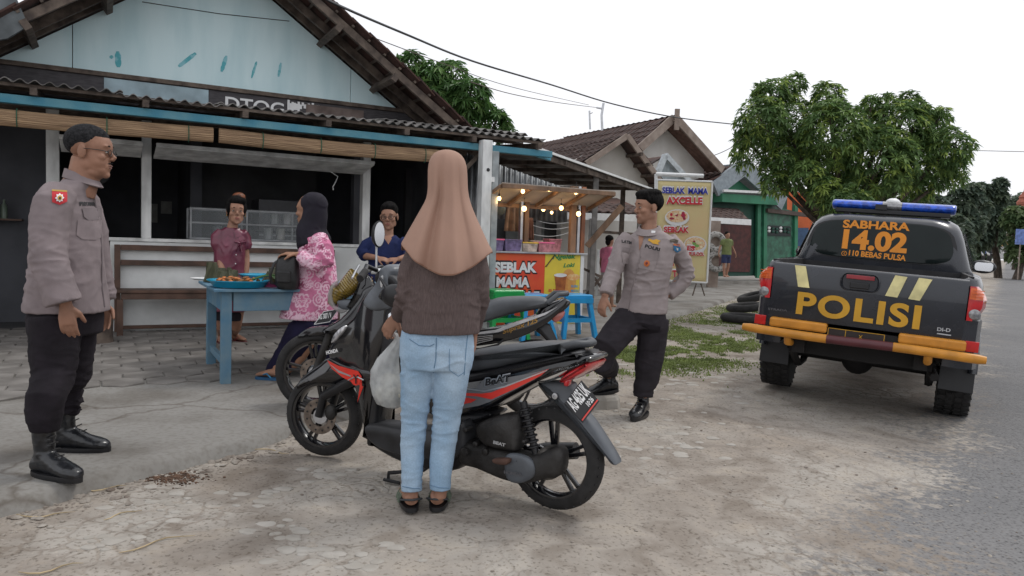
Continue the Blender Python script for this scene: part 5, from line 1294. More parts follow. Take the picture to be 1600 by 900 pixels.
def torso(mb, fr, lv, n=28, e=.85):
 """lv: list of (x, y, z, rx, ry) in the person's frame"""
 rings = []
 for x, y, z, rx, ry in lv:
  rings.append([fr.P(x + math.copysign(abs(math.cos(a)) ** e, math.cos(a)) * rx, y + math.copysign(abs(math.sin(a)) ** e, math.sin(a)) * ry, z) for a in np.linspace(0, 2 * math.pi, n + 1)[:-1]])
 mb.loft(rings)
def boot(pers, an, d, m, s=1.0, toe_up=0.0, h=.26, upv=V((0, 0, 1))):
 """ankle-high lace-up boot; an: point on the ground below the ankle, d: toe direction"""
 d = V((d[0], d[1], 0)).normalized(); r = V((d.y, -d.x, 0)); an = V(an)
 Zb = (V((0, 0, 1)) * math.cos(toe_up) - d * math.sin(toe_up)); D = (d * math.cos(toe_up) + V((0, 0, 1)) * math.sin(toe_up))
 def Q(x, y, z): return an + r * x * s + D * y * s + Zb * z * s
 b = bpy.data.objects.new('boot', None); COL.objects.link(b); b.parent = pers; b.location = an - world_loc(pers)
 mb = MB()
 # foot: sections from heel to toe
 R_ = []
 for y, w_, h_ in ((-.075, .022, .05), (-.068, .034, .075), (-.04, .038, .10), (0, .040, .115), (.05, .042, .095), (.10, .047, .072), (.145, .048, .058), (.175, .040, .050), (.195, .024, .038), (.20, .010, .03)):
  R_.append([Q(math.cos(a) * w_, y, .012 + h_ * (.5 + .5 * math.sin(a)) if math.sin(a) > 0 else .012 + h_ * (.5 + .5 * math.sin(a))) for a in np.linspace(0, 2 * math.pi, 19)[:-1]])
 mb.loft(R_)
 rr_ = [(.05, .062)] * 6
 mb.tube([Q(0, -.01, .06), Q(0, -.014, .12), Q(0, -.018, .18), Q(0, -.02, h)], [(.042 * s, .052 * s), (.038 * s, .046 * s), (.044 * s, .050 * s), (.050 * s, .056 * s)], 18, side=r)
 me, co = fuse(mb, .006, 3, .5, lambda c, n: .0022 * (1 - np.abs(vnoise(c, (14, 14, 40))) * 3) * np.exp(-((c[:, 2] - (an.z + .13)) / .07) ** 2))
 obj_from(me, 'upper', m, b)
 mb = MB(); out = []
 for a in np.linspace(0, 2 * math.pi, 29)[:-1]:
  y = .062 + .142 * math.cos(a); w_ = .046 * (1 - .12 * math.cos(a * 1)) * abs(math.sin(a)) ** .75 * (1 if math.sin(a) > 0 else -1); out.append((w_, y))
 mb.loft([[Q(x * .96, y, .0) for x, y in out], [Q(x * 1.04, y * 1.0 + .0, .012) for x, y in out], [Q(x * 1.02, y, .024) for x, y in out]]); part('sole', mb, m_black, b, smooth=50)
 mb = MB()
 for k in range(6):
  z = .10 + k * .026; y = .055 - k * .004 - (.0 if k else -.02)
  y = [.085, .062, .048, .038, .034, .034][k]
  mb.tube([Q(-.022, y - .008, z), Q(0, y + .004, z + .006), Q(.022, y - .008, z)], .003 * s, 5)
 part('lace', mb, m_rubber, b, smooth=60)
 return b
m_boot = mat('polished_boot_leather', (.010, .011, .014), .3, var=.3, scale=30, bump=.15, bscale=60, coat=.3)
m_uniform = mat('grey_brown_uniform_cloth', (.235, .195, .200), .85, var=.08, scale=10, bump=.2, bscale=400, spec=.2)
m_uniform_skylit = mat('skylit_uniform_cloth', (.31, .265, .262), .85, var=.08, scale=10, bump=.2, bscale=400, spec=.2)  # same uniform cloth, colour lightened to stand in for stronger open-sky light
m_uniform2 = mat('uniform_seam', (.19, .16, .165), .85, var=.08, spec=.2)
m_blacktrs = mat('black_trouser_cloth', (.017, .014, .018), .9, var=.15, scale=12, bump=.2, bscale=300, spec=.2)
m_skin1 = skin('brown_skin', (.29, .150, .098)); m_skin2 = skin('mid_brown_skin', (.34, .18, .12)); m_skin3 = skin('warm_brown_skin', (.36, .19, .12))
def patch(pers, pts, n, m, name, th=.003, parent=None):
 mb = MB(); mb.prism(pts, V(n) * th); return part(name, mb, m, parent or pers)
def surf_hit(me_obj_list, p, d):
 """first hit of a ray on built meshes (world space); meshes are offset by their parents' location"""
 best = None
 for o in me_obj_list:
  off = world_loc(o); ok, loc, nrm, _ = o.ray_cast(V(p) - off, V(d).normalized(), distance=20)
  if ok and (best is None or (loc + off - V(p)).length < (best[0] - V(p)).length): best = (loc + off, nrm)
 return best
def applique(pers, onto, pxs, m, name, th=.0015, lift=.0025, sub=6, parent=None):
 """flat cloth piece traced over a garment as the camera sees it: every corner laid on the garment's real surface"""
 poly = []
 n = len(pxs)
 for i in range(n):
  a, b = V(pxs[i]), V(pxs[(i + 1) % n]); k = max(1, int((b - a).length / sub))
  for j in range(k): poly.append(a.lerp(b, j / k))
 c = sum(poly, V((0, 0))) / len(poly); rows = []
 for t in (1.0, .66, .33, .02):
  row = []
  for q in poly:
   w_ = c.lerp(q, t); h = surf_hit([onto], CAM, ray(w_.x, w_.y))
   if h is None: return None
   row.append(h[0] + h[1] * lift)
  rows.append(row)
 mb = MB(); mb.loft(rows, cap=False)
 o = part(name, mb, m, parent or onto, smooth=60, fix=False)
 return o
def cloth_text(onto, txt, p0, p1, hpx_, m, bold=.02, lift=.003):
 a = surf_hit([onto], CAM, ray(*p0)); b = surf_hit([onto], CAM, ray(*p1))
 if not a or not b: return
 h = hpx_ / F_PX * (a[0] - CAM).length
 n = -(ray(*p0)).normalized()
 return lettering(txt, a[0] + n * lift, b[0] + n * lift, _up, h, m, onto, bold=bold, off=.002, onto=onto)
# ============ officer at far left, profile, looking right
def officer_left():
 Y0 = 3.66
 A = lambda x, y, d=0: atY(x, y, Y0 + d)
 feet = gnd(96, 735)
 pers = thing('person', 'police officer in grey shirt and glasses standing at far left, facing right', 'person', feet, 'people in front of the shop')
 f = V((.97, .20, 0)); f = f.normalized(); fr = Frame(f, (feet.x, feet.y, 0))
 # joint positions come from the photograph at the officer's distance; near side = his right
 r = fr.r
 S = lambda px, py, side: on_plane(px, py, A(105, 450) + r * side, r)
 hd = S(140, 238, .0)
 mbb = MB()
 ax = head(mbb, hd, f, 1.07, -.02, jaw=1.12); X, Y, Z, L = ax
 mbb.tube([L(0, -.010, -.03), S(131, 276, 0), S(120, 300, 0)], [.068, .072, .085], 16)
 lev = [(122, 292, .07, .06), (108, 310, .15, .095), (105, 345, .165, .12), (108, 400, .155, .125), (110, 450, .15, .125), (100, 500, .15, .12)]
 rings = []
 for px, py, rx, ry in lev:
  c = S(px, py, 0); rings.append([c + r * math.cos(a) * rx + fr.f * math.sin(a) * ry for a in np.linspace(0, 6.283, 25)[:-1]])
 mbb.loft(rings)
 shN, elN, wrN = S(84, 312, .17), S(76, 405, .225), S(103, 476, .25)
 shF, elF, wrF = S(122, 312, -.17), S(150, 400, -.21), S(160, 472, -.20)
 arm(mbb, shN, elN, wrN); arm(mbb, shF, elF, wrF)
 hand(mbb, wrN, (V((.10, 0, -1))), r, fr.f, 1.08, curl=.5); hand(mbb, wrF, V((.06, 0, -1)), -r, fr.f, 1.05, curl=.6)
 hN, kN, aN = S(98, 500, .09), S(92, 590, .10), S(84, 690, .09)
 hF, kF, aF = S(112, 500, -.09), S(112, 590, -.09), S(104, 668, -.09)
 bN, bF = gnd(70, 744, SLAB_Z), gnd(103, 704, SLAB_Z); mbb.tube([S(88, 500, .09), S(85, 540, .12), S(83, 590, .17), bN + UP * .36, bN + UP * .28, bN + UP * .12], [.06, .055, .05, .045, .035, .03], 14); mbb.tube([S(112, 500, -.08), S(113, 540, -.09), S(108, 590, -.09), bF + UP * .36, bF + UP * .28, bF + UP * .12], [.06, .05, .045, .04, .035, .03], 14)
 me, co = fuse(mbb, .0048, 3, .5); obj_from(me, 'body', m_skin1, pers)
 face_bits(pers, ax, 1.07, lip=(.21, .095, .075), m_br=m_hairgrey)
 hair_cap(pers, ax, 1.07, lambda x, y, z: z - (.070 if y > .045 else (.035 + (y - .01) * 1.0 if y > .01 else (.035 if y > -.03 else .035 + (y + .03) * .9))), m_hairgrey, 1.0)
 # moustache
 mb = MB(); mb.tube([L(-.024, .082, -.050), L(0, .0955, -.045), L(.024, .082, -.050)], [.002, .004, .002], 8); part('moustache', mb, m_hairgrey, pers, smooth=180)
 # glasses
 mb = MB()
 for q in (-1, 1):
  c = L(q * .034, .097, .0); mb.tube([c + X * .023 * math.cos(t) + Z * .016 * math.sin(t) for t in np.linspace(0, 6.283, 17)], .0016, 6)
  mb.tube([L(q * .058, .100, .004), L(q * .076, .06, .008), L(q * .082, .0, .010)], .0018, 6)
 mb.tube([L(-.012, .106, .004), L(.012, .106, .004)], .0016, 5); part('glasses', mb, m_black, pers, smooth=180)
 # shirt
 ms = MB(); rings = []
 for px, py, rx, ry in ((126, 280, .075, .070), (120, 290, .115, .078), (112, 298, .165, .088), (104, 312, .185, .115), (103, 340, .190, .143), (105, 380, .185, .150), (105, 420, .182, .160), (105, 455, .188, .172), (105, 486, .198, .184)):
  c = S(px, py, 0); rings.append([c + r * math.copysign(abs(math.cos(a)) ** .9, math.cos(a)) * rx + fr.f * math.copysign(abs(math.sin(a)) ** .9, math.sin(a)) * ry for a in np.linspace(0, 6.283, 33)[:-1]])
 ms.loft(rings)
 ms.tube([S(94, 304, .125), S(84, 318, .185), S(76, 362, .215), S(76, 405, .235), S(90, 445, .25), S(100, 474, .255)], [.078, .086, .080, .077, .075, .080], 20)
 ms.tube([S(122, 304, -.125), S(130, 318, -.185), S(146, 362, -.205), S(150, 405, -.215), S(157, 445, -.21), S(160, 468, -.20)], [.07, .078, .072, .066, .062, .062], 18)
 zz = [(tuple(elN), .14, .004, (9, 9, 24)), (tuple(S(160, 455, -.2)), .1, .005, (14, 14, 26)), (tuple(S(60, 440, 0)), .15, .006, (8, 8, 20)), (tuple(S(90, 318, .15)), .09, .004, (10, 10, 18))]
 me, co = fuse(ms, .0075, 4, .5, folds(.0050, (4, 4, 5), 2.0, zz)); sh = obj_from(me, 'shirt', m_uniform, pers)
 # collar
 mb = MB(); c = S(127, 279, 0)
 ring = lambda rx, ry, dz, dc: [c + r * math.cos(a) * rx + fr.f * (math.sin(a) * ry + dc) + V((0, 0, dz - .022 * math.sin(a))) for a in np.linspace(0, 6.283, 33)[:-1]]
 mb.loft([ring(.064, .066, .022, 0), ring(.069, .072, .026, 0), ring(.088, .090, -.018, .008), ring(.082, .082, -.022, .008)], cap=False); part('collar', mb, m_uniform, sh, smooth=60)
 applique(pers, sh, [(119, 274), (128, 272), (135, 283), (131, 289), (124, 284)], m_uniform2, 'collar_flap', lift=.006)
 # arm badge, name tape, pockets, epaulette
 applique(pers, sh, [(81.5, 299), (104, 300), (104, 315), (93, 320.5), (81.5, 316)], mat('badge_red', (.55, .02, .03), .7, var=.1), 'arm_badge', lift=.005)
 applique(pers, sh, [(81.5, 297.5), (104, 298.5), (104, 301), (81.5, 300)], mat('badge_gold', (.45, .28, .05), .7), 'arm_badge', lift=.006)
 star = []
 for k in range(16):
  a = 2 * math.pi * k / 16; q = (6.6 if k % 2 == 0 else 4.4); star.append((92.5 + q * math.cos(a), 310 + q * math.sin(a)))
 applique(pers, sh, star, m_white_print, 'badge_star', lift=.008, sub=20)
 applique(pers, sh, [(92.5 + 3.2 * math.cos(a), 310 + 3.4 * math.sin(a)) for a in np.linspace(0, 6.28, 11)[:-1]], m_gold_print, 'badge_centre', lift=.010, sub=20)
 applique(pers, sh, [(92.5 + 1.6 * math.cos(a), 310.3 + 1.8 * math.sin(a)) for a in np.linspace(0, 6.28, 8)[:-1]], m_black_print, 'badge_centre', lift=.011, sub=20)
 applique(pers, sh, [(127, 325), (157, 325), (158, 340), (152, 344), (136, 344), (130, 339)], m_uniform2, 'pocket_flap', lift=.006)
 applique(pers, sh, [(121, 343), (158, 344), (157, 371), (148, 375), (128, 374), (119, 367)], m_uniform, 'pocket', lift=.004)
 cloth_text(sh, 'PRIYAWAN', (128, 322), (150, 322), 6, m_black_print, .05, .014)
 applique(pers, sh, [(108, 260), (116, 271), (104, 277), (96, 268)], m_uniform2, 'shoulder_strap', lift=.005)
 # placket edge along the front
 pl = []
 for (x, y) in ((154, 300), (160, 330), (166, 370), (168, 410), (168, 450), (172, 480)):
  h = surf_hit([sh], CAM, ray(x - 9, y));
  if h: pl.append(h[0] + h[1] * .002)
 if len(pl) > 2: mb = MB(); mb.tube(pl, (.004), 6, flat=1.0); part('placket', mb, m_uniform2, sh, smooth=60)
 # sleeve hem line
 # trousers, cargo pocket, belt
 mt = MB(); bN, bF = gnd(70, 744, SLAB_Z), gnd(103, 704, SLAB_Z)
 rings = []
 for px, py, rx, ry in ((104, 470, .165, .150), (102, 495, .185, .165), (102, 520, .180, .160)):
  c = S(px, py, 0); rings.append([c + r * math.cos(a) * rx + fr.f * math.sin(a) * ry for a in np.linspace(0, 6.283, 29)[:-1]])
 mt.loft(rings)
 mt.tube([S(88, 500, .09), S(85, 540, .12), S(83, 590, .17), bN + UP * .36, bN + UP * .28, bN + UP * .215], [.120, .108, .092, .080, .074, .060], 22)
 mt.tube([S(112, 500, -.08), S(113, 540, -.09), S(108, 590, -.09), bF + UP * .36, bF + UP * .28, bF + UP * .20], [.112, .104, .094, .082, .076, .062], 22)
 zz = [(tuple(S(78, 665, .09)), .16, .012, (9, 9, 34)), (tuple(S(101, 648, -.09)), .14, .010, (9, 9, 34)), (tuple(S(92, 600, .1)), .16, .006, (9, 9, 24)), (tuple(S(120, 585, -.1)), .12, .005, (8, 8, 20))]
 me, co = fuse(mt, .008, 3, .5, folds(.0045, (5, 5, 7), 5.0, zz)); tr = obj_from(me, 'trousers', m_blacktrs, pers)
 applique(pers, tr, [(38, 528), (84, 532), (86, 545), (80, 576), (40, 568)], m_blacktrs, 'cargo_pocket', lift=.016)
 applique(pers, tr, [(37, 526), (86, 530), (86, 541), (60, 545), (37, 540)], m_black, 'pocket_flap', lift=.020)
 boot(pers, bN + V((.01, 0, 0)), (.80, -.30), m_boot, 1.06, h=.26); boot(pers, bF + V((.01, 0, 0)), (.96, .02), m_boot, 1.08, h=.25)
 # ring on the far hand
 return pers
officer_left()
# ============ woman with brown headscarf, back to us
def woman_back():
 feet = gnd(661, 795); Y0 = 3.27
 pers = thing('person', 'woman in long tan headscarf and pale jeans seen from behind beside the scooter', 'person', feet, 'people in front of the shop')
 f = V((-.05, 1, 0)).normalized(); fr = Frame(f, (feet.x, feet.y, 0)); r = fr.r
 S = lambda px, py, dd=0: atY(px, py, Y0 + dd)
 mbb = MB(); hd = S(699, 286, .0)
 ax = head(mbb, hd, (-.15, 1), .95, -.05, ears=False); X, Y, Z, L = ax
 mbb.tube([L(0, -.01, -.03), S(697, 330), S(696, 350)], [.05, .052, .06], 14)
 rings = []
 for px, py, rx, ry in ((696, 345, .08, .06), (696, 368, .13, .075), (695, 400, .14, .08), (690, 470, .12, .08), (684, 530, .12, .085), (682, 556, .10, .08)):
  c = S(px, py); rings.append([c + r * math.cos(a) * rx + fr.f * math.sin(a) * ry for a in np.linspace(0, 6.283, 25)[:-1]])
 mbb.loft(rings)
 wl_ = S(620, 494, .22); arm(mbb, S(655, 375, .0), S(640, 462, -.02), wl_, .042, .034, .023); arm(mbb, S(738, 375), S(745, 465, .02), S(741, 520, .12), .042, .034, .023)
 hand(mbb, wl_, V((-.55, .25, -.85)), V((-.3, -.9, .2)), V((.7, 0, -.5)), .98, curl=.55, fing=[.9, .6, .55, .5]); hand(mbb, S(741, 520, .12), V((-.02, .15, -1)), V((1, 0, .1)), V((0, 1, 0)), .95, curl=.5)
 for q, (hx, kx, ax_, ay) in ((0, (662, 650, 645, 770)), (1, (706, 690, 681, 770))):
  h_, k_, a_ = S(hx - 2, 545, 0), S(kx - (2 if q == 0 else -8), 655, .02), S((643.5, 687.5)[q], 778, .0); legs(mbb, h_, k_, a_, .060, .036, .028)
 # feet
 for (x, y, dx) in ((638, 800, -.28), (680, 799, .02)):
  g = gnd(x + 2, y) + V((0, .03, .022)); d = V((dx, 1, 0)).normalized(); rr_ = V((d.y, -d.x, 0))
  mbb.tube([g - d * .03 + UP * .032, g + UP * .034, g + d * .06 + UP * .030, g + d * .13 + UP * .020, g + d * .185 + UP * .014], [(.026, .030), (.034, .034), (.030, .036), (.020, .042), (.012, .034)], 14, side=UP)
  mbb.tube([g + UP * .03, S(x + 4, 772, .0)], [.034, .034], 12)
 me, co = fuse(mbb, .0048, 3, .5); obj_from(me, 'body', m_skin2, pers)
 # sandals
 for (x, y, dx) in ((638, 800, -.28), (680, 799, .02)):
  g = gnd(x + 2, y) + V((0, .03, 0)); d = V((dx, 1, 0)).normalized(); rr_ = V((d.y, -d.x, 0))
  sd_ = bpy.data.objects.new('sandal', None); COL.objects.link(sd_); sd_.parent = pers; sd_.location = g - feet
  out = [(math.copysign(abs(math.sin(a)) ** .7, math.sin(a)) * .043, .075 + .125 * math.cos(a)) for a in np.linspace(0, 6.283, 25)[:-1]]
  mb = MB(); mb.loft([[g + rr_ * x_ + d * y_ + UP * z_ for x_, y_ in out] for z_ in (.002, .014, .022)]); part('sole', mb, m_black, sd_, smooth=50)
  mb = MB();
  for k, yy in enumerate((.06, .09, .12)): mb.tube([g + rr_ * (math.cos(t) * .046) + d * yy + UP * (.018 + .048 * math.sin(t)) for t in np.linspace(0, math.pi, 9)], (.012, .003), 6) if False else mb.tube([g + rr_ * (math.cos(t) * .045) + d * yy + UP * (.016 + .05 * math.sin(t)) for t in np.linspace(0, math.pi, 9)], .009, 6)
  part('strap', mb, mat('olive_strap', (.11, .14, .10), .7, var=.2, scale=40), sd_, smooth=60)
  mb = MB(); mb.tube([g + rr_ * .042 + d * .05 + UP * .03, g + rr_ * .046 - d * .02 + UP * .055, g - d * .052 + UP * .062, g - rr_ * .046 - d * .02 + UP * .055, g - rr_ * .042 + d * .05 + UP * .03], .005, 6); part('heel_strap', mb, mat('dark_strap', (.04, .045, .05), .7), sd_, smooth=60)
 # jeans: pale, worn lighter on thighs and seat
 mj = MB(); rings = []
 for px, py, rx, ry in ((684, 505, .150, .100), (683, 530, .163, .115), (682, 556, .166, .120), (682, 575, .155, .11)):
  c = S(px, py); rings.append([c + r * math.cos(a) * rx + fr.f * math.sin(a) * ry for a in np.linspace(0, 6.283, 33)[:-1]])
 mj.loft(rings)
 mj.tube([S(656, 545), S(651, 600, .0), S(647.5, 650, .02), S(644.5, 700, .02), S(643.5, 740), S(643.5, 766)], [.090, .072, .060, .053, .048, .047], 22)
 mj.tube([S(708, 545), S(704, 600), S(698, 650, .02), S(692, 700, .02), S(688.5, 740), S(687.5, 764)], [.090, .076, .063, .056, .050, .050], 22)
 zz = [(tuple(S(650, 655)), .10, .0035, (7, 7, 30)), (tuple(S(697, 660)), .10, .0032, (7, 7, 30)), (tuple(S(683, 550, -.1)), .11, .005, (10, 8, 18)), (tuple(S(640, 580)), .09, .004, (9, 9, 20)), (tuple(S(645, 750)), .07, .003, (10, 10, 26))]
 me, co = fuse(mj, .0065, 3, .5, folds(.0028, (6, 6, 8), 1.0, zz))
 def jc(c):
  n_ = vnoise(c, (7, 7, 5), 4) * .5 + vnoise(c, (18, 18, 10), 1) * .3; zc = c[:, 2]
  w_ = np.exp(-((zc - .60) / .22) ** 2) * .5 + np.exp(-((zc - .28) / .15) ** 2) * .2
  t = np.clip(.45 + n_ * .8 + w_ * .5, 0, 1)[:, None]
  return (1 - t) * np.array([.20, .33, .48]) + t * np.array([.42, .54, .66])
 paint(me, jc); jn = obj_from(me, 'jeans', attr_mat('pale_denim', .85, .25, 300, nvar=.10, nscale=160, spec=.2), pers)
 # seams
 def strip(onto, pts, m, rad=.0022, nm='seam'):
  P = []
  for i in range(len(pts) - 1):
   for k in range(4):
    q = V(pts[i]).lerp(V(pts[i + 1]), k / 4); h = surf_hit([onto], CAM, ray(q.x, q.y))
    if h: P.append(h[0] + h[1] * .001)
  if len(P) > 2: mb = MB(); mb.tube(P, rad, 5); return part(nm, mb, m, onto, smooth=60)
 ms_ = mat('denim_seam', (.14, .24, .36), .85)
 strip(jn, [(629, 760), (645, 763), (660, 764)], ms_, .002); strip(jn, [(669, 757), (686, 762), (706, 763)], ms_, .002)
 strip(jn, [(682, 528), (681, 560), (676, 590)], ms_, .0022); strip(jn, [(640, 530), (655, 540), (672, 541), (681, 536)], ms_, .0018)
 strip(jn, [(731, 520), (728, 545), (724, 600)], ms_, .002)
 strip(jn, [(702, 545), (702, 578), (716, 588), (728, 580)], ms_, .0015)
 # sweater
 mw = MB(); rings = []
 for px, py, rx, ry in ((696, 356, .09, .07), (696, 374, .150, .09), (695, 400, .168, .11), (692, 440, .166, .12), (690, 480, .170, .125), (689, 508, .174, .128), (689, 519, .174, .126)):
  c = S(px, py); rings.append([c + r * math.copysign(abs(math.cos(a)) ** .9, math.cos(a)) * rx + fr.f * math.sin(a) * ry for a in np.linspace(0, 6.283, 33)[:-1]])
 mw.loft(rings)
 mw.tube([S(668, 372), S(656, 388, .0), S(646, 425, -.02), S(640, 462, -.02), S(630, 482, .10), S(623, 492, .19)], [.045, .058, .062, .058, .048, .038], 20)
 mw.tube([S(728, 372), S(738, 388), S(747, 425), S(748, 460, .02), S(745, 490, .07), S(742, 512, .11)], [.045, .054, .052, .046, .038, .032], 20)
 zz = [(tuple(S(640, 465, 0)), .10, .007, (12, 12, 24)), (tuple(S(690, 440, -.1)), .16, .004, (6, 6, 14)), (tuple(S(655, 430, -.05)), .1, .005, (16, 16, 8)), (tuple(S(748, 470, 0)), .09, .005, (12, 12, 24))]
 me, co = fuse(mw, .0065, 4, .5, folds(.0035, (6, 6, 6), 7.0, zz))
 sw = obj_from(me, 'sweater', mat('taupe_ribbed_knit', (.140, .105, .100), .9, var=.12, scale=60, bump=.5, bscale=200, stretch=(6, 6, .4), spec=.15), pers)
 # headscarf: head dome flowing down into a cape with folds
 mh = MB(); rings = []
 prof = [  # (py, x left, x right, depth)
  (235.0, 698, 701, .006), (235.8, 690, 708, .042), (238.5, 682, 716, .070), (245.5, 674, 724, .094), (258, 670, 728, .108), (275, 669.5, 729, .114), (295, 670, 729, .115), (312, 668, 732, .118), (325, 661, 737, .124), (340, 653, 744, .140), (355, 645, 751, .156), (368, 638, 757.5, .170), (378, 633, 762, .180), (383, 630, 766, .184), (387, 628.5, 767.5, .186)]
 n = 72
 for k, (py, xl, xr, dp) in enumerate(prof):
  cx = (xl + xr) / 2; hw = (xr - xl) / 2 / F_PX * Y0; c = S(cx, py); t = k / (len(prof) - 1)
  ring = []
  for i in range(n):
   a = 2 * math.pi * i / n; back = math.sin(a) < 0
   fo = 0
   if t > .22:
    u_ = math.cos(a); fo = ((t - .22) / .78) ** .8 * (.030 * math.sin(u_ * 7 + .5) + .016 * math.sin(u_ * 15 + 2 + t * 2) + .014 * (1 - abs(math.sin(u_ * 5.5 + .4))) ** 3 + .010 * (1 - abs(math.sin(u_ * 9 + 2))) ** 4)
   x_ = math.cos(a) * (hw + abs(fo) * .2); y_ = math.sin(a) * (dp + (fo if back else fo * .3)) + .01
   z_ = 0
   if t > .5 and back:
    z_ = -(((t - .5) / .5) ** 1.3) * .118 * (1 - abs(math.cos(a)) ** 1.8) + ((t - .5) / .5) * .012 * math.cos(a) * -1
   if t > .5 and not back: z_ = -((t - .5) / .5) * .02
   ring.append(c + fr.r * x_ + fr.f * y_ + V((0, 0, z_)))
  rings.append(ring)
 # underside returning inwards, so that the cape hangs open and has thickness
 mh.loft(rings, cap=False); mh.f.append(tuple(range(n))[::-1]); mh.m.append(0)
 m_scarf = mat('tan_scarf_cloth', (.37, .228, .172), .75, var=.05, scale=4, bump=.08, bscale=300, spec=.25)
 sc = part('headscarf', mh, m_scarf, pers, smooth=180, solid=.006)
 sb = sc.modifiers.new('sub', 'SUBSURF'); sb.levels = 1; sb.render_levels = 1
 # hem stitching
 hem = [rings[-1][i] + V((0, 0, .010)) + (rings[-1][i] - S(699, 404)).normalized() * .004 for i in range(n) if math.sin(2 * math.pi * i / n) < .25 and not (0 <= i < 0)]
 k0 = [i for i in range(n) if math.sin(2 * math.pi * i / n) < 0.1]; k0 = sorted(k0, key=lambda i: (i - n * 0.45) % n)
 mb = MB(); mb.tube([rings[-1][i].lerp(rings[-2][i], .22) + (fr.f * -.004) for i in k0], .0012, 4); part('hem', mb, mat('scarf_seam', (.26, .12, .07), .8), sc, smooth=60)
 return pers
woman_back()
# ============ officer at the right, hand on hip, one foot raised
def officer_right():
 feet = gnd(990, 655); Y0 = 5.35
 pers = thing('person', 'young police officer standing between scooter and pickup with one hand on his hip', 'person', feet, 'people in front of the shop')
 f = V((-.42, -.91, 0)).normalized(); fr = Frame(f, (feet.x, feet.y, 0)); r = fr.r     # r points to image left
 S = lambda px, py, dd=0: atY(px, py, Y0 + dd)
 mbb = MB(); hd = S(1013, 325, 0)
 ax = head(mbb, hd, (-.93, -.30), 1.0, -.05, roll=.0); X, Y, Z, L = ax
 mbb.tube([L(0, -.015, -.03), S(1014, 352), S(1016, 368)], [.052, .055, .066], 16)
 rings = []
 for px, py, rx, ry in ((1016, 362, .08, .06), (1016, 375, .15, .085), (1014, 400, .16, .105), (1012, 440, .14, .1), (1005, 485, .145, .105), (1000, 510, .14, .1)):
  c = S(px, py); rings.append([c + r * math.cos(a) * rx + fr.f * math.sin(a) * ry for a in np.linspace(0, 6.283, 25)[:-1]])
 mbb.loft(rings)
 shL, elL, wrL = S(976, 376, -.02), S(960, 420, -.06), S(945, 464, -.14)      # image left arm
 shR, elR, wrR = S(1052, 382, .02), S(1072, 430, .05), S(1040, 462, .0)        # image right arm
 arm(mbb, shL, elL, wrL); arm(mbb, shR, elR, wrR)
 hand(mbb, wrL, V((-.25, -.1, -1)), V((-.7, -.7, 0)), V((.6, -.7, 0)), 1.05, curl=.8); hand(mbb, wrR, V((-.35, .5, -.6)), V((.8, -.5, .2)), V((-.5, -.5, .3)), 1.0, curl=.8)
 gA, gB = gnd(1003, 648), atY(951, 614, 5.66); legs(mbb, S(985, 500), S(942, 560, -.18), gB + UP * .14); legs(mbb, S(1020, 500), S(1012, 560, .0), gA + UP * .12)
 me, co = fuse(mbb, .006, 3, .5); obj_from(me, 'body', m_skin2, pers)
 face_bits(pers, ax, 1.02, lip=(.20, .08, .065))
 hair_cap(pers, ax, 1.02, lambda x, y, z: z - (.062 if y > .05 else .025 + max(0, y - .01) * .9 if y > -.03 else .025 + (y + .03) * 1.4), m_hair, 1.09, extra=lambda m_, X, Y, Z, L: (m_.ell(L(0, .040, .098), (.066, .055, .034), X, Y, Z, 18, 12), m_.ell(L(0, -.02, .106), (.074, .085, .034), X, Y, Z, 18, 12)))
 ms = MB(); rings = []
 for px, py, rx, ry in ((1016, 360, .082, .075), (1017, 366, .13, .085), (1016, 372, .165, .09), (1015, 384, .188, .110), (1012, 410, .184, .12), (1010, 440, .164, .113), (1006, 468, .168, .117), (1001, 488, .188, .128)):
  c = S(px, py); rings.append([c + r * math.copysign(abs(math.cos(a)) ** .9, math.cos(a)) * rx + fr.f * math.copysign(abs(math.sin(a)) ** .9, math.sin(a)) * ry for a in np.linspace(0, 6.283, 33)[:-1]])
 ms.loft(rings)
 ms.tube([S(983, 371), S(974, 382, -.02), S(966, 402, -.04), S(959, 422, -.06), S(951, 446, -.11), S(947, 460, -.14)], [.062, .068, .062, .058, .053, .052], 18)
 ms.tube([S(1044, 374), S(1054, 387, .02), S(1067, 408, .04), S(1073, 430, .05), S(1060, 447, .03), S(1044, 460, .0)], [.062, .067, .061, .063, .054, .050], 18)
 zz = [(tuple(elR), .11, .009, (14, 14, 20)), (tuple(elL), .10, .006, (14, 14, 22)), (tuple(S(1010, 440, -.12)), .14, .006, (7, 7, 22)), (tuple(S(1050, 400)), .10, .005, (10, 10, 16))]
 me, co = fuse(ms, .008, 3, .5, folds(.0048, (5, 5, 6), 12.0, zz)); sh = obj_from(me, 'shirt', m_uniform_skylit, pers)
 mb = MB(); c = S(1015, 357)
 ring = lambda rx, ry, dz: [c + r * math.cos(a) * rx + fr.f * (math.sin(a) * ry + .008) + V((0, 0, dz - .035 * max(0, math.sin(a)))) for a in np.linspace(0, 6.283, 33)[:-1]]
 mb.loft([ring(.066, .068, .022), ring(.074, .078, .024), ring(.098, .10, -.022), ring(.09, .09, -.026)], cap=False); part('collar', mb, m_uniform_skylit, sh, smooth=60)
 applique(pers, sh, [(998, 366), (1008, 362), (1004, 380), (999, 392)], m_skin2, 'open_neck', lift=.004)
 ap = lambda q, m, nm, l=.005, **k: applique(pers, sh, q, m, nm, lift=l, **k)
 ap([(1016, 357), (1026, 358), (1024, 369), (1015, 367)], m_black_print, 'collar_tab', .009); ap([(1018, 361.5), (1024, 362), (1023.5, 365), (1017.5, 364.5)], m_white_print, 'collar_tab', .011)
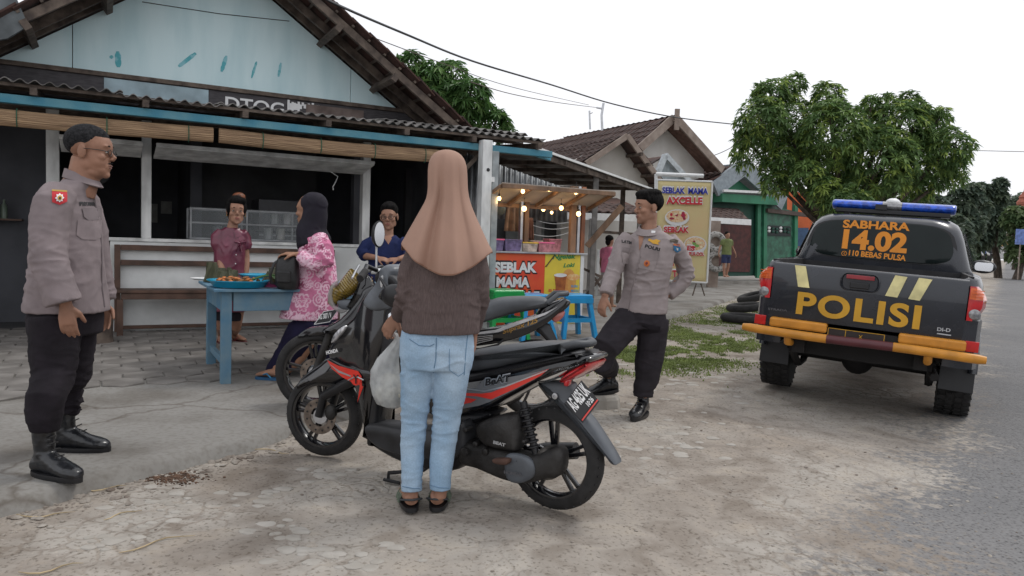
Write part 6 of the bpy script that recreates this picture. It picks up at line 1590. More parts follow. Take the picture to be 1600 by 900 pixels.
 ap([(1003, 388), (1030, 393), (1027, 407), (1015, 409), (1001, 402)], mat('skylit_uniform_seam', (.26, .22, .218), .85, spec=.2), 'pocket_flap', .007); ap([(1003, 402), (1027, 408), (1021, 424), (996, 418)], m_uniform_skylit, 'pocket', .005)  # seam colour lightened along with the shirt, for the same open-sky light
 ap([(974, 386), (984, 388), (982, 396), (971, 394)], mat('skylit_uniform_seam', (.26, .22, .218), .85, spec=.2), 'pocket_flap', .007); ap([(971, 394), (983, 397), (981, 412), (973, 412)], m_uniform_skylit, 'pocket', .005)
 ap([(1011 + 4.5 * math.cos(a), 411.5 + 4.5 * math.sin(a)) for a in np.linspace(0, 6.28, 13)[:-1]], mat('medal_orange', (.48, .13, .03), .5), 'round_badge', .010, sub=20)
 ap([(1011 + 2 * math.cos(a), 411.5 + 2 * math.sin(a)) for a in np.linspace(0, 6.28, 9)[:-1]], mat('medal_dark', (.15, .02, .02), .5), 'round_badge', .012, sub=20)
 ap([(1014, 373), (1021, 376), (1026, 374.5), (1032, 377), (1028, 380), (1030, 383), (1020, 381), (1016, 378), (1013, 377)], m_gold_print, 'wing_badge', .008, sub=20)
 ap([(1046, 375), (1052, 373.5), (1059, 376), (1058, 380), (1047, 379)], mat('badge_dark', (.08, .06, .04), .7), 'arm_badge', .007)
 ap([(1051, 382), (1061, 383), (1063, 391), (1058, 395), (1052, 391)], mat('badge_blue', (.02, .18, .38), .6), 'arm_badge', .007)
 ap([(1051, 381), (1061, 382), (1061.5, 385), (1051, 384)], mat('badge_orange', (.6, .15, .03), .6), 'arm_badge', .009); ap([(1055, 387), (1059, 387.5), (1059, 391), (1055.5, 390.5)], m_white_print, 'arm_badge', .010)
 cloth_text(sh, 'POLRI', (1007, 386.5), (1030, 392.5), 5.5, m_black_print, .04, .012); cloth_text(sh, 'LATIM', (973, 379), (987, 382), 5, m_black_print, .04, .012)
 ap([(1034, 361), (1052, 370), (1050, 374), (1031, 366)], mat('skylit_uniform_seam', (.26, .22, .218), .85, spec=.2), 'shoulder_strap')
 pl = []
 for (x, y) in ((1002, 392), (998, 410), (994, 430), (988, 450), (985, 470), (982, 488)):
  h = surf_hit([sh], CAM, ray(x, y));
  if h: pl.append(h[0] + h[1] * .002)
 if len(pl) > 2: mb = MB(); mb.tube(pl, .0045, 6); part('placket', mb, mat('skylit_uniform_seam', (.26, .22, .218), .85, spec=.2), sh, smooth=60)
 mt = MB(); rings = []
 for px, py, rx, ry in ((1004, 474, .155, .12), (1003, 492, .172, .135), (1003, 512, .170, .13)):
  c = S(px, py); rings.append([c + r * math.cos(a) * rx + fr.f * math.sin(a) * ry for a in np.linspace(0, 6.283, 29)[:-1]])
 mt.loft(rings)
 mt.tube([S(984, 498), S(966, 520, -.08), S(945, 545, -.20), S(938, 562, -.20), gB + V((-.01, -.02, .20)), gB + UP * .14], [.115, .112, .098, .095, .078, .058], 20)
 mt.tube([S(1021, 498), S(1019, 530), S(1014, 562), S(1011, 595), gA + UP * .20, gA + UP * .14], [.112, .108, .100, .086, .076, .066], 20)
 mb = None
 zz = [(tuple(S(946, 600, 0)), .11, .008, (9, 9, 26)), (tuple(S(1009, 622)), .10, .008, (9, 9, 30)), (tuple(S(965, 540, -.1)), .12, .007, (8, 8, 16)), (tuple(S(1012, 560)), .12, .005, (8, 8, 18)), (tuple(S(1000, 505, -.1)), .1, .006, (9, 9, 16))]
 me, co = fuse(mt, .008, 3, .5, folds(.004, (5, 5, 7), 15.0, zz)); tr = obj_from(me, 'trousers', mat('charcoal_trouser_cloth', (.030, .026, .031), .9, var=.12, scale=12, bump=.2, bscale=300, spec=.2), pers)
 applique(pers, tr, [(1003, 508), (1031, 510), (1030, 518), (1015, 522), (1002, 517)], m_blacktrs, 'pocket_flap', lift=.009); applique(pers, tr, [(1003, 517), (1030, 520), (1028, 548), (1001, 546)], mat('charcoal_trouser_cloth', (.030, .026, .031)), 'cargo_pocket', lift=.006)
 g = gA; boot(pers, V((g.x, g.y, ground_z(g.x, g.y) + .004)), (-.45, -.9), m_boot, 1.08, h=.25)
 g = gB; boot(pers, g, (-.85, -.35), m_boot, 1.06, toe_up=-.12, h=.22)
 mb = MB(); h = gB.z + .0; mb.loft([[gB + V((.13 * k * math.cos(a) - .06, .11 * k * math.sin(a) - .03, z)) for a in (.2, 1.1, 2.0, 3.1, 4.0, 4.9, 5.6)] for k, z in ((1.25, -h - .03), (1.15, -h * .4), (1, -.004))]); single('stone', mb, mat('flat_stone', (0, 0, 0)), 'low flat stone under the raised boot of the right officer', 'stone', gB - UP * gB.z, bevel=.01)
 return pers
officer_right()
def flipflop(pers, g, d, m_sole, m_strap, s=1.0):
 d = V((d[0], d[1], 0)).normalized(); r = V((d.y, -d.x, 0)); g = V(g)
 e = bpy.data.objects.new('flip_flop', None); COL.objects.link(e); e.parent = pers; e.location = g - world_loc(pers)
 out = [(math.copysign(abs(math.sin(a)) ** .7, math.sin(a)) * .044 * s, (.06 + .125 * math.cos(a)) * s) for a in np.linspace(0, 6.283, 23)[:-1]]
 mb = MB(); mb.loft([[g + r * x + d * y + UP * z for x, y in out] for z in (.003, .02)]); part('sole', mb, m_sole, e, smooth=50)
 mb = MB(); mb.tube([g + r * .04 * s + d * .04 + UP * .022, g + r * .032 * s + d * .08 + UP * .055, g + d * .13 * s + UP * .035], .006, 6); mb.tube([g - r * .04 * s + d * .04 + UP * .022, g - r * .032 * s + d * .08 + UP * .055, g + d * .13 * s + UP * .035], .006, 6)
 part('strap', mb, m_strap, e, smooth=60); return e
def bare_foot(mb, g, d, an, s=1.0):
 d = V((d[0], d[1], 0)).normalized(); g = V(g) + UP * .02; an = V(an)
 mb.tube([g - d * .035 * s + UP * .03, g + UP * .034, g + d * .06 * s + UP * .032, g + d * .12 * s + UP * .022, g + d * .165 * s + UP * .014], [(.024, .026), (.034, .030), (.030, .033), (.020, .038), (.010, .028)], 14, side=UP)
 mb.tube([g + UP * .03, g + UP * .08 + (an - g) * .2, an], [.034, .030, .033], 12)
# ============ woman in pink batik, profile, looking left, holding a black handbag
def woman_pink():
 Y0 = 6.0; feet = gnd(430, 603)
 pers = thing('person', 'woman in pink batik tunic and black headscarf walking past the blue table', 'person', feet, 'people in front of the shop')
 f = V((-.95, .10, 0)).normalized(); fr = Frame(f, (feet.x, feet.y, 0)); r = fr.r
 S = lambda px, py, dd=0: atY(px, py, Y0 + dd)
 mbb = MB(); hd = S(484, 330)
 ax = head(mbb, hd, (-1, .25), 1.10, .0, ears=False); X, Y, Z, L = ax
 mbb.tube([L(0, -.015, -.03), S(488, 356), S(492, 368)], [.05, .052, .06], 14)
 rings = []
 for px, py, rx, ry in ((491, 368, .10, .06), (494, 390, .15, .09), (493, 430, .15, .1), (492, 480, .15, .115)):
  c = S(px, py); rings.append([c + r * math.cos(a) * rx + fr.f * math.sin(a) * ry for a in np.linspace(0, 6.283, 25)[:-1]])
 mbb.loft(rings)
 wr = S(463, 397, -.22); el = S(500, 412, -.24)
 arm(mbb, S(500, 378, -.16), el, wr, .042, .034, .023); hand(mbb, wr, V((-1, -.05, .02)), V((0, -.2, 1)), V((-.2, -1, -.2)), .98, curl=.75, fing=[.5, .6, .75, .95])
 arm(mbb, S(490, 378, .16), S(488, 425, .2), S(462, 425, .1), .042, .034, .023)
 legs(mbb, S(498, 500, -.04), S(470, 555, -.02), S(425, 598, .0), .08, .052, .034); legs(mbb, S(492, 500, .08), S(500, 555, .1), S(505, 600, .15), .08, .052, .034)
 bare_foot(mbb, gnd(432, 605) + UP * SLAB_Z, (-1, .05), S(430, 594));
 me, co = fuse(mbb, .0062, 3, .5); obj_from(me, 'body', m_skin3, pers)
 face_bits(pers, ax, 1.10, lip=(.24, .09, .08))
 flipflop(pers, gnd(434, 606) + UP * SLAB_Z, (-1, .05), mat('blue_rubber', (.02, .10, .22), .7), mat('blue_strap', (.03, .2, .38), .6)); flipflop(pers, gnd(505, 585) + UP * SLAB_Z, (-1, .05), mat('blue_rubber', (.02, .10, .22)), mat('blue_strap', (.03, .2, .38)))
 mt = MB()
 mt.tube([S(496, 478), S(494, 500), S(493, 520)], [(.16, .15), (.17, .17), (.14, .15)], 24, side=r)
 mt.tube([S(496, 500, -.06), S(470, 522, -.05), S(451, 552, -.02), S(436, 576, 0), S(428, 594, 0)], [.135, .125, .105, .095, .088], 20); mt.tube([S(492, 500, .08), S(496, 540, .1), S(500, 575, .14), S(504, 598, .16)], [.11, .10, .085, .075], 20)
 me, co = fuse(mt, .009, 3, .5, folds(.005, (5, 5, 6), 21, [(tuple(S(460, 560)), .15, .006, (9, 9, 14))])); obj_from(me, 'trousers', mat('navy_trouser_cloth', (.016, .014, .040), .9, var=.12, scale=10, bump=.2, bscale=300, spec=.2), pers)
 mw = MB(); rings = []
 for px, py, rx, ry in ((491, 362, .085, .065), (494, 372, .155, .100), (494, 392, .168, .135), (494, 420, .172, .155), (491, 450, .185, .185), (486, 478, .20, .215), (482, 497, .205, .238)):
  c = S(px, py); rings.append([c + r * math.cos(a) * rx + fr.f * math.sin(a) * ry + V((0, 0, .0)) for a in np.linspace(0, 6.283, 31)[:-1]])
 mw.loft(rings)
 mw.tube([S(498, 372, -.12), S(506, 390, -.20), S(507, 408, -.24), S(494, 413, -.26), S(478, 406, -.24), S(469, 399, -.22)], [.07, .078, .076, .066, .056, .046], 18)
 mw.tube([S(490, 372, .12), S(487, 400, .2), S(486, 422, .2), S(470, 426, .13)], [.065, .07, .065, .05], 16)
 me, co = fuse(mw, .0075, 3, .5, folds(.005, (5, 5, 6), 23, [(tuple(el), .13, .007, (13, 13, 20))]))
 def batik(c):
  rr_ = random.Random(44); out = np.tile(np.array([.50, .155, .27]), (len(c), 1)); u = c[:, 0] + c[:, 1] * .5; z = c[:, 2]
  n_ = vnoise(c, (9, 9, 9), 3); out *= (1 + .35 * n_)[:, None]
  lt = np.array([.75, .50, .60]); dk = np.array([.26, .06, .12])
  for _ in range(110):
   cx, cz = rr_.uniform(u.min(), u.max()), rr_.uniform(z.min(), z.max()); R = rr_.uniform(.025, .06)
   d = np.hypot(u - cx, z - cz); a = np.arctan2(z - cz, u - cx); k = rr_.random()
   if k < .45: m_ = (np.abs(np.mod(d / R * 2.2 + a / 6.283, 1) - .5) < .2) & (d < R)
   elif k < .8: m_ = (np.abs(d - R * (.6 + .4 * np.abs(np.cos(a * 3)))) < .0055)
   else: m_ = (d < R * .55 * np.abs(np.cos(a * 2.5)))
   out[m_] = lt if k < .87 else dk
  return out
 sh_tex(me, batik)
 tun = obj_from(me, 'tunic', attr_mat('pink_batik_cloth', .75, .15, 300, nvar=.08, nscale=60, spec=.25), pers)
 # headscarf
 mh = MB()
 mh.ell(L(0, -.030, .050), (.096, .116, .100), X, Y, Z, 24, 16); mh.tube([L(0, -.035, .06), L(0, -.042, .0), L(0, -.035, -.07), L(0, -.015, -.13), S(491, 380)], [(.090, .095), (.098, .098), (.108, .105), (.130, .118), (.165, .135)], 24, side=X)
 mh.tube([L(0, .0, -.09), L(0, .01, -.14), S(488, 384)], [(.070, .075), (.10, .095), (.14, .12)], 22, side=X)
 mh.tube([S(486, 362, -.06), S(478, 378, -.06), S(474, 390, -.04)], [.05, .06, .03], 14)
 me, co = fuse(mh, .007, 14, .5, folds(.005, (8, 8, 5), 31)); obj_from(me, 'headscarf', mat('black_scarf_cloth', (.014, .012, .020), .8, var=.1, spec=.3), pers)
 return pers
def sh_tex(me, fn): paint(me, fn)
woman_pink()
# the handbag she holds
def handbag():
 Y0 = 5.80; S = lambda px, py, dd=0: atY(px, py, Y0 + dd)
 root = thing('handbag', 'black leather handbag held out by the woman in pink batik', 'handbag', S(448, 452))
 mb = MB(); rings = []
 for px, py, rx, ry in ((450, 398, .055, .025), (450, 402, .075, .045), (449, 415, .088, .06), (449, 435, .092, .068), (449, 446, .088, .066), (450, 452, .07, .05)):
  c = S(px, py); rings.append([c + V((math.copysign(abs(math.cos(a)) ** .7, math.cos(a)) * rx, math.copysign(abs(math.sin(a)) ** .7, math.sin(a)) * ry, 0)) for a in np.linspace(0, 6.283, 29)[:-1]])
 mb.loft(rings); m = mat('black_leather', (.014, .014, .015), .45, var=.2, scale=20, bump=.3, bscale=60)
 part('bag_body', mb, m, root, smooth=60)
 mb = MB(); c = S(448, 432); mb.box(c + V((-.0, -.075, 0)), (.11, .02, .09)); part('front_pocket', mb, m, root, bevel=.01)
 mb = MB(); mb.tube([S(438, 405, -.0), S(428, 412, -.03), S(422, 430, -.04), S(424, 442, -.03), S(436, 444, 0)], [(.004, .012)] * 5, 8, side=V((0, 1, 0))); part('strap', mb, m, root, smooth=60)
handbag()
# ============ young woman behind the table, maroon satin blouse
def woman_maroon():
 Y0 = 7.25; feet = gnd(350, 543)
 pers = thing('person', 'young woman in maroon satin blouse standing behind the blue food table', 'person', feet, 'people in front of the shop')
 f = V((.55, -.83, 0)).normalized(); fr = Frame(f, (feet.x, feet.y, 0)); r = fr.r
 S = lambda px, py, dd=0: atY(px, py, Y0 + dd)
 mbb = MB(); hd = S(369, 330)
 ax = head(mbb, hd, (.45, -.9), 1.10, -.03); X, Y, Z, L = ax
 mbb.tube([L(0, -.015, -.03), S(364, 350), S(362, 362)], [.045, .047, .055], 14)
 rings = []
 for px, py, rx, ry in ((362, 360, .08, .055), (360, 372, .14, .08), (359, 400, .14, .09), (358, 440, .135, .095), (357, 480, .15, .1)):
  c = S(px, py); rings.append([c + V((1, 0, 0)) * math.cos(a) * rx + V((0, 1, 0)) * math.sin(a) * ry for a in np.linspace(0, 6.283, 25)[:-1]])
 mbb.loft(rings)
 arm(mbb, S(340, 368, -.02), S(343, 402, -.04), S(350, 434, -.16), .038, .032, .023); hand(mbb, S(350, 434, -.16), V((.15, -.25, -1)), V((-.6, -.7, 0)), V((.7, -.7, 0)), .93, curl=.6)
 arm(mbb, S(382, 368, .04), S(385, 402, .06), S(384, 436, .0), .038, .032, .023); hand(mbb, S(384, 436, 0), V((-.1, -.2, -1)), V((.7, -.4, 0)), V((-.4, -.7, 0)), .93, curl=.6)
 gL, gR = gnd(345, 545) + UP * SLAB_Z, gnd(367, 543) + UP * SLAB_Z
 legs(mbb, S(347, 478), S(347, 510, .05), gL + UP * .10, .075, .05, .034); legs(mbb, S(370, 478), S(369, 510, .1), gR + UP * .10, .075, .05, .034)
 bare_foot(mbb, gL, (.4, -.9), gL + UP * .12, .95); bare_foot(mbb, gR, (.9, -.5), gR + UP * .12, .95)
 me, co = fuse(mbb, .0065, 3, .5); obj_from(me, 'body', m_skin2, pers); face_bits(pers, ax, 1.10, lip=(.26, .08, .07), open_=.75)
 mh = MB(); mh.ell(L(0, -.028, .055), (.096, .112, .096), X, Y, Z, 22, 14); mh.ell(L(0, -.045, -.01), (.088, .085, .09), X, Y, Z, 18, 12); mh.ell(L(-.01, .042, .092), (.080, .060, .044), X, Y, Z, 16, 10); mh.ell(L(.062, .02, .03), (.03, .05, .06), X, Y, Z, 16, 10); mh.ell(L(-.062, .02, .03), (.03, .05, .06), X, Y, Z, 16, 10)
 me, co = fuse(mh, .006, 3, .5, lambda c, n: .0018 * vnoise(c, (60, 60, 12))); obj_from(me, 'hair', m_hair, pers)
 mb = MB(); c = L(-.03, -.085, .125); mb.ell(c, (.066, .055, .050), X, Y, Z, 18, 12); part('hair_bun', mb, mat('brown_orange_cap', (.16, .045, .012), .5, var=.4, scale=40), pers, smooth=180)
 for q in (-1, 1): mb = MB(); mb.ell(L(q * .078, 0, -.04), (.004, .004, .006)); part('earring', mb, m_gold_print, pers, smooth=180)
 mw = MB(); rings = []
 for px, py, rx, ry in ((363, 356, .07, .055), (362, 362, .125, .075), (360, 374, .155, .092), (359, 392, .150, .105), (358, 420, .150, .105), (356, 450, .165, .115), (355, 480, .185, .13), (354, 486, .185, .13)):
  c = S(px, py); rings.append([c + V((1, 0, 0)) * math.cos(a) * rx + V((0, 1, 0)) * math.sin(a) * ry for a in np.linspace(0, 6.283, 29)[:-1]])
 mw.loft(rings)
 mw.tube([S(347, 362), S(340, 370, -.02), S(340, 382, -.03), S(342, 390, -.03)], [.05, .064, .066, .05], 16); mw.tube([S(377, 362), S(382, 372, .04), S(384, 384, .05), S(385, 390, .05)], [.05, .058, .06, .046], 16)
 me, co = fuse(mw, .008, 3, .5, folds(.005, (6, 6, 4), 33, [(tuple(S(360, 385, -.1)), .1, .006, (14, 14, 9))]))
 bl = obj_from(me, 'blouse', mat('maroon_satin', (.155, .030, .058), .32, var=.15, scale=8, spec=.6, bump=.1, bscale=80), pers)
 # bow and placket
 mb = MB(); c = surf_hit([bl], CAM, ray(375, 380))[0]
 for q in (-1, 1): mb.tube([c, c + V((q * .03, -.015, .012)), c + V((q * .062, -.01, .02)), c + V((q * .05, -.008, -.008)), c], [.008, .014, .012, .010, .006], 8); mb.tube([c, c + V((q * .015, -.012, -.04)), c + V((q * .026, -.01, -.085))], [(.005, .008), (.005, .013), (.004, .014)], 8)
 part('bow', mb, mat('maroon_satin', (0, 0, 0)), bl, smooth=60)
 for q, P3 in ((-1, ((355, 357), (364, 359), (366, 372), (357, 367))), (1, ((366, 359), (374, 358), (376, 368), (368, 373)))): applique(pers, bl, P3, mat('maroon_satin', (0, 0, 0)), 'lapel', lift=.008)
 for (x, y) in ((369, 398), (368, 412), (367, 426)):
  h = surf_hit([bl], CAM, ray(x, y))
  if h: mb = MB(); mb.ell(h[0] + h[1] * .002, (.006, .003, .006)); part('button', mb, m_sheetwhite, bl, smooth=180)
 for g, d in ((gL, (.4, -.9)), (gR, (.9, -.5))): flipflop(pers, g, d, mat('maroon_rubber', (.14, .03, .03), .7), mat('red_strap', (.30, .05, .05), .6), .95)
 mt = MB(); mt.tube([S(356, 476), S(355, 500)], [(.15, .10), (.13, .10)], 20, side=V((1, 0, 0))); part('shorts', mt, m_blacktrs, pers, smooth=60)
 return pers
woman_maroon()
# ============ older woman in navy V-neck with glasses at the doorway
def woman_navy():
 Y0 = 7.9; feet = gnd(605, 540)
 pers = thing('person', 'woman in navy V-neck top and black glasses standing in the doorway', 'person', feet, 'people in front of the shop')
 f = V((.12, -.99, 0)).normalized(); fr = Frame(f, (feet.x, feet.y, 0)); r = fr.r
 S = lambda px, py, dd=0: atY(px, py, Y0 + dd); XX = V((1, 0, 0)); YY = V((0, 1, 0))
 mbb = MB(); hd = S(608, 339)
 ax = head(mbb, hd, (.0, -1), 1.16, -.08, roll=-.05); X, Y, Z, L = ax
 mbb.tube([L(0, -.015, -.03), S(607, 360), S(606, 370)], [.05, .052, .062], 14)
 rings = []
 for px, py, rx, ry in ((605, 368, .10, .06), (604, 378, .16, .09), (603, 405, .17, .11), (602, 440, .17, .12), (600, 480, .18, .13)):
  c = S(px, py); rings.append([c + XX * math.cos(a) * rx + YY * math.sin(a) * ry for a in np.linspace(0, 6.283, 25)[:-1]])
 mbb.loft(rings)
 arm(mbb, S(576, 380), S(566, 399, -.03), S(590, 403, -.22), .045, .037, .026); hand(mbb, S(590, 403, -.22), V((1, -.25, -.15)), V((.1, -.6, .8)), V((.2, -1, .1)), .95, curl=.7)
 arm(mbb, S(630, 380), S(641, 400, -.03), S(622, 405, -.22), .045, .037, .026); hand(mbb, S(622, 405, -.22), V((-1, -.25, -.10)), V((-.1, -.6, .8)), V((-.2, -1, .1)), .95, curl=.7)
 gL, gR = gnd(594, 541) + UP * SLAB_Z, gnd(616, 540) + UP * SLAB_Z
 legs(mbb, S(592, 470), S(593, 505), gL + UP * .1, .085, .055, .036); legs(mbb, S(614, 470), S(615, 505), gR + UP * .1, .085, .055, .036)
 bare_foot(mbb, gL, (0, -1), gL + UP * .12); bare_foot(mbb, gR, (.1, -1), gR + UP * .12)
 me, co = fuse(mbb, .0068, 3, .5); obj_from(me, 'body', m_skin2, pers); face_bits(pers, ax, 1.16, lip=(.22, .07, .06), open_=.75)
 mh = MB(); mh.ell(L(0, .03, .092), (.075, .065, .045), X, Y, Z, 22, 14); mh.ell(L(0, -.018, .062), (.096, .114, .096), X, Y, Z, 22, 14); mh.ell(L(0, -.045, -.0), (.098, .085, .085), X, Y, Z, 18, 12)
 me, co = fuse(mh, .006, 3, .5, lambda c, n: .0018 * vnoise(c, (60, 60, 12))); obj_from(me, 'hair', m_hair, pers)
 mb = MB()
 for q in (-1, 1):
  c = L(q * .034, .100, .0); mb.tube([c + X * .026 * math.cos(t) + Z * .021 * math.sin(t) for t in np.linspace(0, 6.283, 17)], .0026, 6); mb.tube([L(q * .060, .098, .006), L(q * .08, .06, .008), L(q * .084, .0, .010)], .0022, 6)
 mb.tube([L(-.009, .104, .004), L(.009, .104, .004)], .0022, 5); part('glasses', mb, m_black, pers, smooth=180)
 mw = MB(); rings = []
 for px, py, rx, ry in ((606, 367, .085, .062), (605, 372, .135, .08), (604, 380, .178, .10), (603, 400, .185, .118), (602, 430, .190, .13), (600, 465, .20, .14), (600, 480, .2, .14)):
  c = S(px, py); rings.append([c + XX * math.cos(a) * rx + YY * math.sin(a) * ry for a in np.linspace(0, 6.283, 29)[:-1]])
 mw.loft(rings)
 mw.tube([S(585, 376), S(573, 384), S(567, 394, -.02), S(571, 401, -.08)], [.06, .075, .074, .062], 16); mw.tube([S(624, 376), S(634, 384), S(640, 395, -.02), S(637, 402, -.08)], [.06, .072, .07, .06], 16)
 me, co = fuse(mw, .008, 3, .5, folds(.0045, (6, 6, 6), 43)); tp = obj_from(me, 'top', mat('navy_jersey', (.018, .026, .085), .85, var=.12, spec=.2), pers)
 applique(pers, tp, [(597, 368), (615, 368), (607, 382)], m_skin2, 'neckline', lift=.004)
 mt = MB(); mt.tube([S(603, 470), S(603, 500), gL.lerp(gR, .5) + UP * .16], [(.19, .13), (.18, .14), (.17, .13)], 22, side=XX); part('skirt', mt, mat('dark_skirt', (.02, .02, .03), .9), pers, smooth=60)
 for g in (gL, gR): flipflop(pers, g, (0, -1), m_black, m_red)
 return pers
woman_navy()
# ============ small figures beyond
def far_person(label, px, py_head, py_foot, f, top, bottom, Y0, skin_m=m_skin2, female=False, arms_out=0, slv=.5, shorts=.55):
 ft = atY(px, py_foot, Y0); hgt = (py_foot - py_head) / F_PX * Y0; s = hgt / 1.62
 pers = thing('person', label, 'person', ft, 'people further down the street')
 fr = Frame(f, ft); P = lambda x, y, z: fr.P(x * s, y * s, z * s)
 mbb = MB(); ax = head(mbb, P(0, .01, 1.50), f, s, 0); X, Y, Z, L = ax
 mbb.tube([L(0, -.01, -.03), P(0, 0, 1.36)], [.05 * s, .055 * s], 12)
 torso(mbb, fr, [tuple(k * s for k in q) for q in ((0, 0, 1.36, .09, .06), (0, 0, 1.30, .16, .08), (0, 0, 1.1, .14, .09), (0, 0, .9, .15, .1), (0, 0, .84, .15, .1))])
 for q in (-1, 1):
  el = P(q * (.22 + arms_out * .05), -.02, 1.06); wr_ = P(q * (.24 + arms_out * .12), .05, .84); arm(mbb, P(q * .17, 0, 1.30), el, wr_, .042 * s, .036 * s, .026 * s); hand(mbb, wr_, V((0, 0, -1)) + fr.f * .2, fr.r * q, fr.f, s, curl=.6)
  an = P(q * .09, q * .06, .08); legs(mbb, P(q * .08, 0, .86), P(q * .09, .02, .46), an, .085 * s, .055 * s, .038 * s); g = P(q * .09, q * .06, 0); bare_foot(mbb, g, fr.f, an, s)
 me, co = fuse(mbb, .014, 2, .5); obj_from(me, 'body', skin_m, pers)
 mh = MB(); mh.ell(L(0, -.02, .055), (.084 * s, .102 * s, .082 * s), X, Y, Z);
 if female: mh.ell(L(0, -.06, -.02), (.06 * s, .06 * s, .08 * s), X, Y, Z)
 part('hair', mh, m_hair, pers, smooth=180)
 mw = MB(); torso(mw, fr, [tuple(k * s for k in q) for q in ((0, 0, 1.375, .09, .07), (0, 0, 1.31, .175, .10), (0, 0, 1.1, .17, .12), (0, 0, .9, .175, .13), (0, 0, .80, .185, .135))])
 for q in (-1, 1): mw.tube([P(q * .13, 0, 1.32), P(q * .18, 0, 1.28), P(q * (.18 + .04 * slv * 2), -.01, 1.30 - .24 * slv * 1.4)], [.06 * s, .068 * s, .058 * s], 14)
 me, co = fuse(mw, .016, 2, .5, folds(.006, (5, 5, 5), px)); obj_from(me, 'shirt', top, pers)
 mt = MB(); torso(mt, fr, [tuple(k * s for k in q) for q in ((0, 0, .90, .16, .115), (0, 0, .78, .175, .13), (0, 0, .72, .16, .12))])
 for q in (-1, 1): mt.tube([P(q * .085, 0, .80), P(q * .09, q * .02, .46 + .0), P(q * .095, q * .05, .86 * (1 - shorts) + .02)] if shorts > .6 else [P(q * .085, 0, .80), P(q * .092, q * .01, .86 * (1 - shorts) + .02)], .098 * s if shorts <= .6 else [.1 * s, .085 * s, .075 * s], 14)
 me, co = fuse(mt, .016, 2, .5); obj_from(me, 'shorts' if shorts <= .6 else 'trousers', bottom, pers)
far_person('woman in bright pink t-shirt and pale shorts standing behind the food stall', 948, 368, 482, (.75, .66), mat('pink_tshirt', (.72, .20, .32), .8, var=.1), mat('pale_shorts', (.42, .38, .37), .8), 13.6, female=True, shorts=.45)
far_person('man in olive green t-shirt and navy shorts walking out of the green house', 1133, 362, 434, (.35, -.93), mat('olive_tshirt', (.14, .17, .06), .8, var=.1), mat('navy_shorts', (.02, .03, .09), .8), 21.5, arms_out=1.0, shorts=.42)
# ------------------------------------------------------------------ table, food, bench, display case
m_tblue = mat('worn_blue_paint', (.065, .18, .29), .6, col2=(.14, .23, .29), scale=7, bump=.3, bscale=30, contrast=(.35, .7))
TG = gnd(345, 601, SLAB_Z); TU = U.copy(); TN = V((-TU.y, TU.x, 0))     # table front-left leg foot; front edge runs along U
tb = thing('table', 'worn blue wooden table holding food trays in front of the shop wall', 'table', TG)
tz = SLAB_Z + .80; tl_, td_ = 1.55, .95
def TT(a, b, z): return V((TG.x, TG.y, 0)) + TU * a + TN * b + UP * z
qa = on_plane(344, 456, V((TG.x, TG.y, 0)), TN); tz = qa.z
def tbox(nm, a0, a1, b0, b1, z0, z1, bev=.004, m=None):
 mb = MB(); mb.box(TT((a0 + a1) / 2, (b0 + b1) / 2, (z0 + z1) / 2), (a1 - a0, b1 - b0, z1 - z0), TU, TN, UP); return part(nm, mb, m or m_tblue, tb, bevel=bev)
for k in range(4): tbox('plank', -.06, tl_ + .06, -.05 + k * (td_ + .1) / 4 + .002, -.05 + (k + 1) * (td_ + .1) / 4 - .002, tz, tz + .022 + (k % 2) * .001)
for a, b in ((0, 0), (tl_ - .075, 0), (0, td_ - .075), (tl_ - .075, td_ - .075)): tbox('leg', a, a + .075, b, b + .075, SLAB_Z, tz - .001)
tbox('apron', .086, tl_ - .076, .005, .035, tz - .15, tz - .002); tbox('apron', .086, tl_ - .076, td_ - .03, td_, tz - .15, tz - .002)
tbox('apron', .005, .035, .086, td_ - .076, tz - .15, tz - .002); tbox('apron', tl_ - .03, tl_, .086, td_ - .076, tz - .15, tz - .002)
tbox('stretcher', .02, .06, .086, td_ - .076, SLAB_Z + .13, SLAB_Z + .18); tbox('stretcher', tl_ - .06, tl_ - .02, .086, td_ - .076, SLAB_Z + .13, SLAB_Z + .18)
tbox('cloth_top', .02, tl_ * .95, .05, td_ - .02, tz + .0235, tz + .026, 0, mat('pale_plastic_cloth', (.35, .45, .55), .4, var=.2))
zt = tz + .027
def on_table(px, py, dz=0.0): return gnd(px, py, zt + dz)
def dish(name, px, py, R_, h, m, label, cat, rim=.012, group='trays on the blue table'):
 c = on_table(px, py); mb = MB(); mb.lathe([(R_ * .82, 0), (R_ * .96, h * .75), (R_ + rim, h), (R_ + rim, h + .006), (R_ * .93, h), (R_ * .8, .008), (0, .008)], c, UP, 32)
 return single(name, mb, m, label, cat, c, group, smooth=40), c
m_cyanp = mat('cyan_plastic', (.01, .30, .48), .3, var=.05, coat=.3); m_pinkp = mat('pink_plastic', (.85, .16, .38), .3, var=.05, coat=.3)
_, c1 = dish('tray', 374, 448, .23, .05, m_cyanp, 'round blue plastic tray of fried food, nearest on the table', 'tray')
_, c2 = dish('tray', 424, 447, .16, .035, m_pinkp, 'round bright pink plastic tray under leaf parcels', 'tray')
_, c3 = dish('tray', 405, 437, .17, .045, m_cyanp, 'blue plastic tray behind the green leaf on the table', 'tray')
rr = random.Random(8)
m_fry = mat('fried_snack', (.45, .14, .03), .5, var=.3, scale=40, bump=.4); m_fry2 = mat('dark_fried_snack', (.25, .10, .03), .6, var=.3, scale=40)
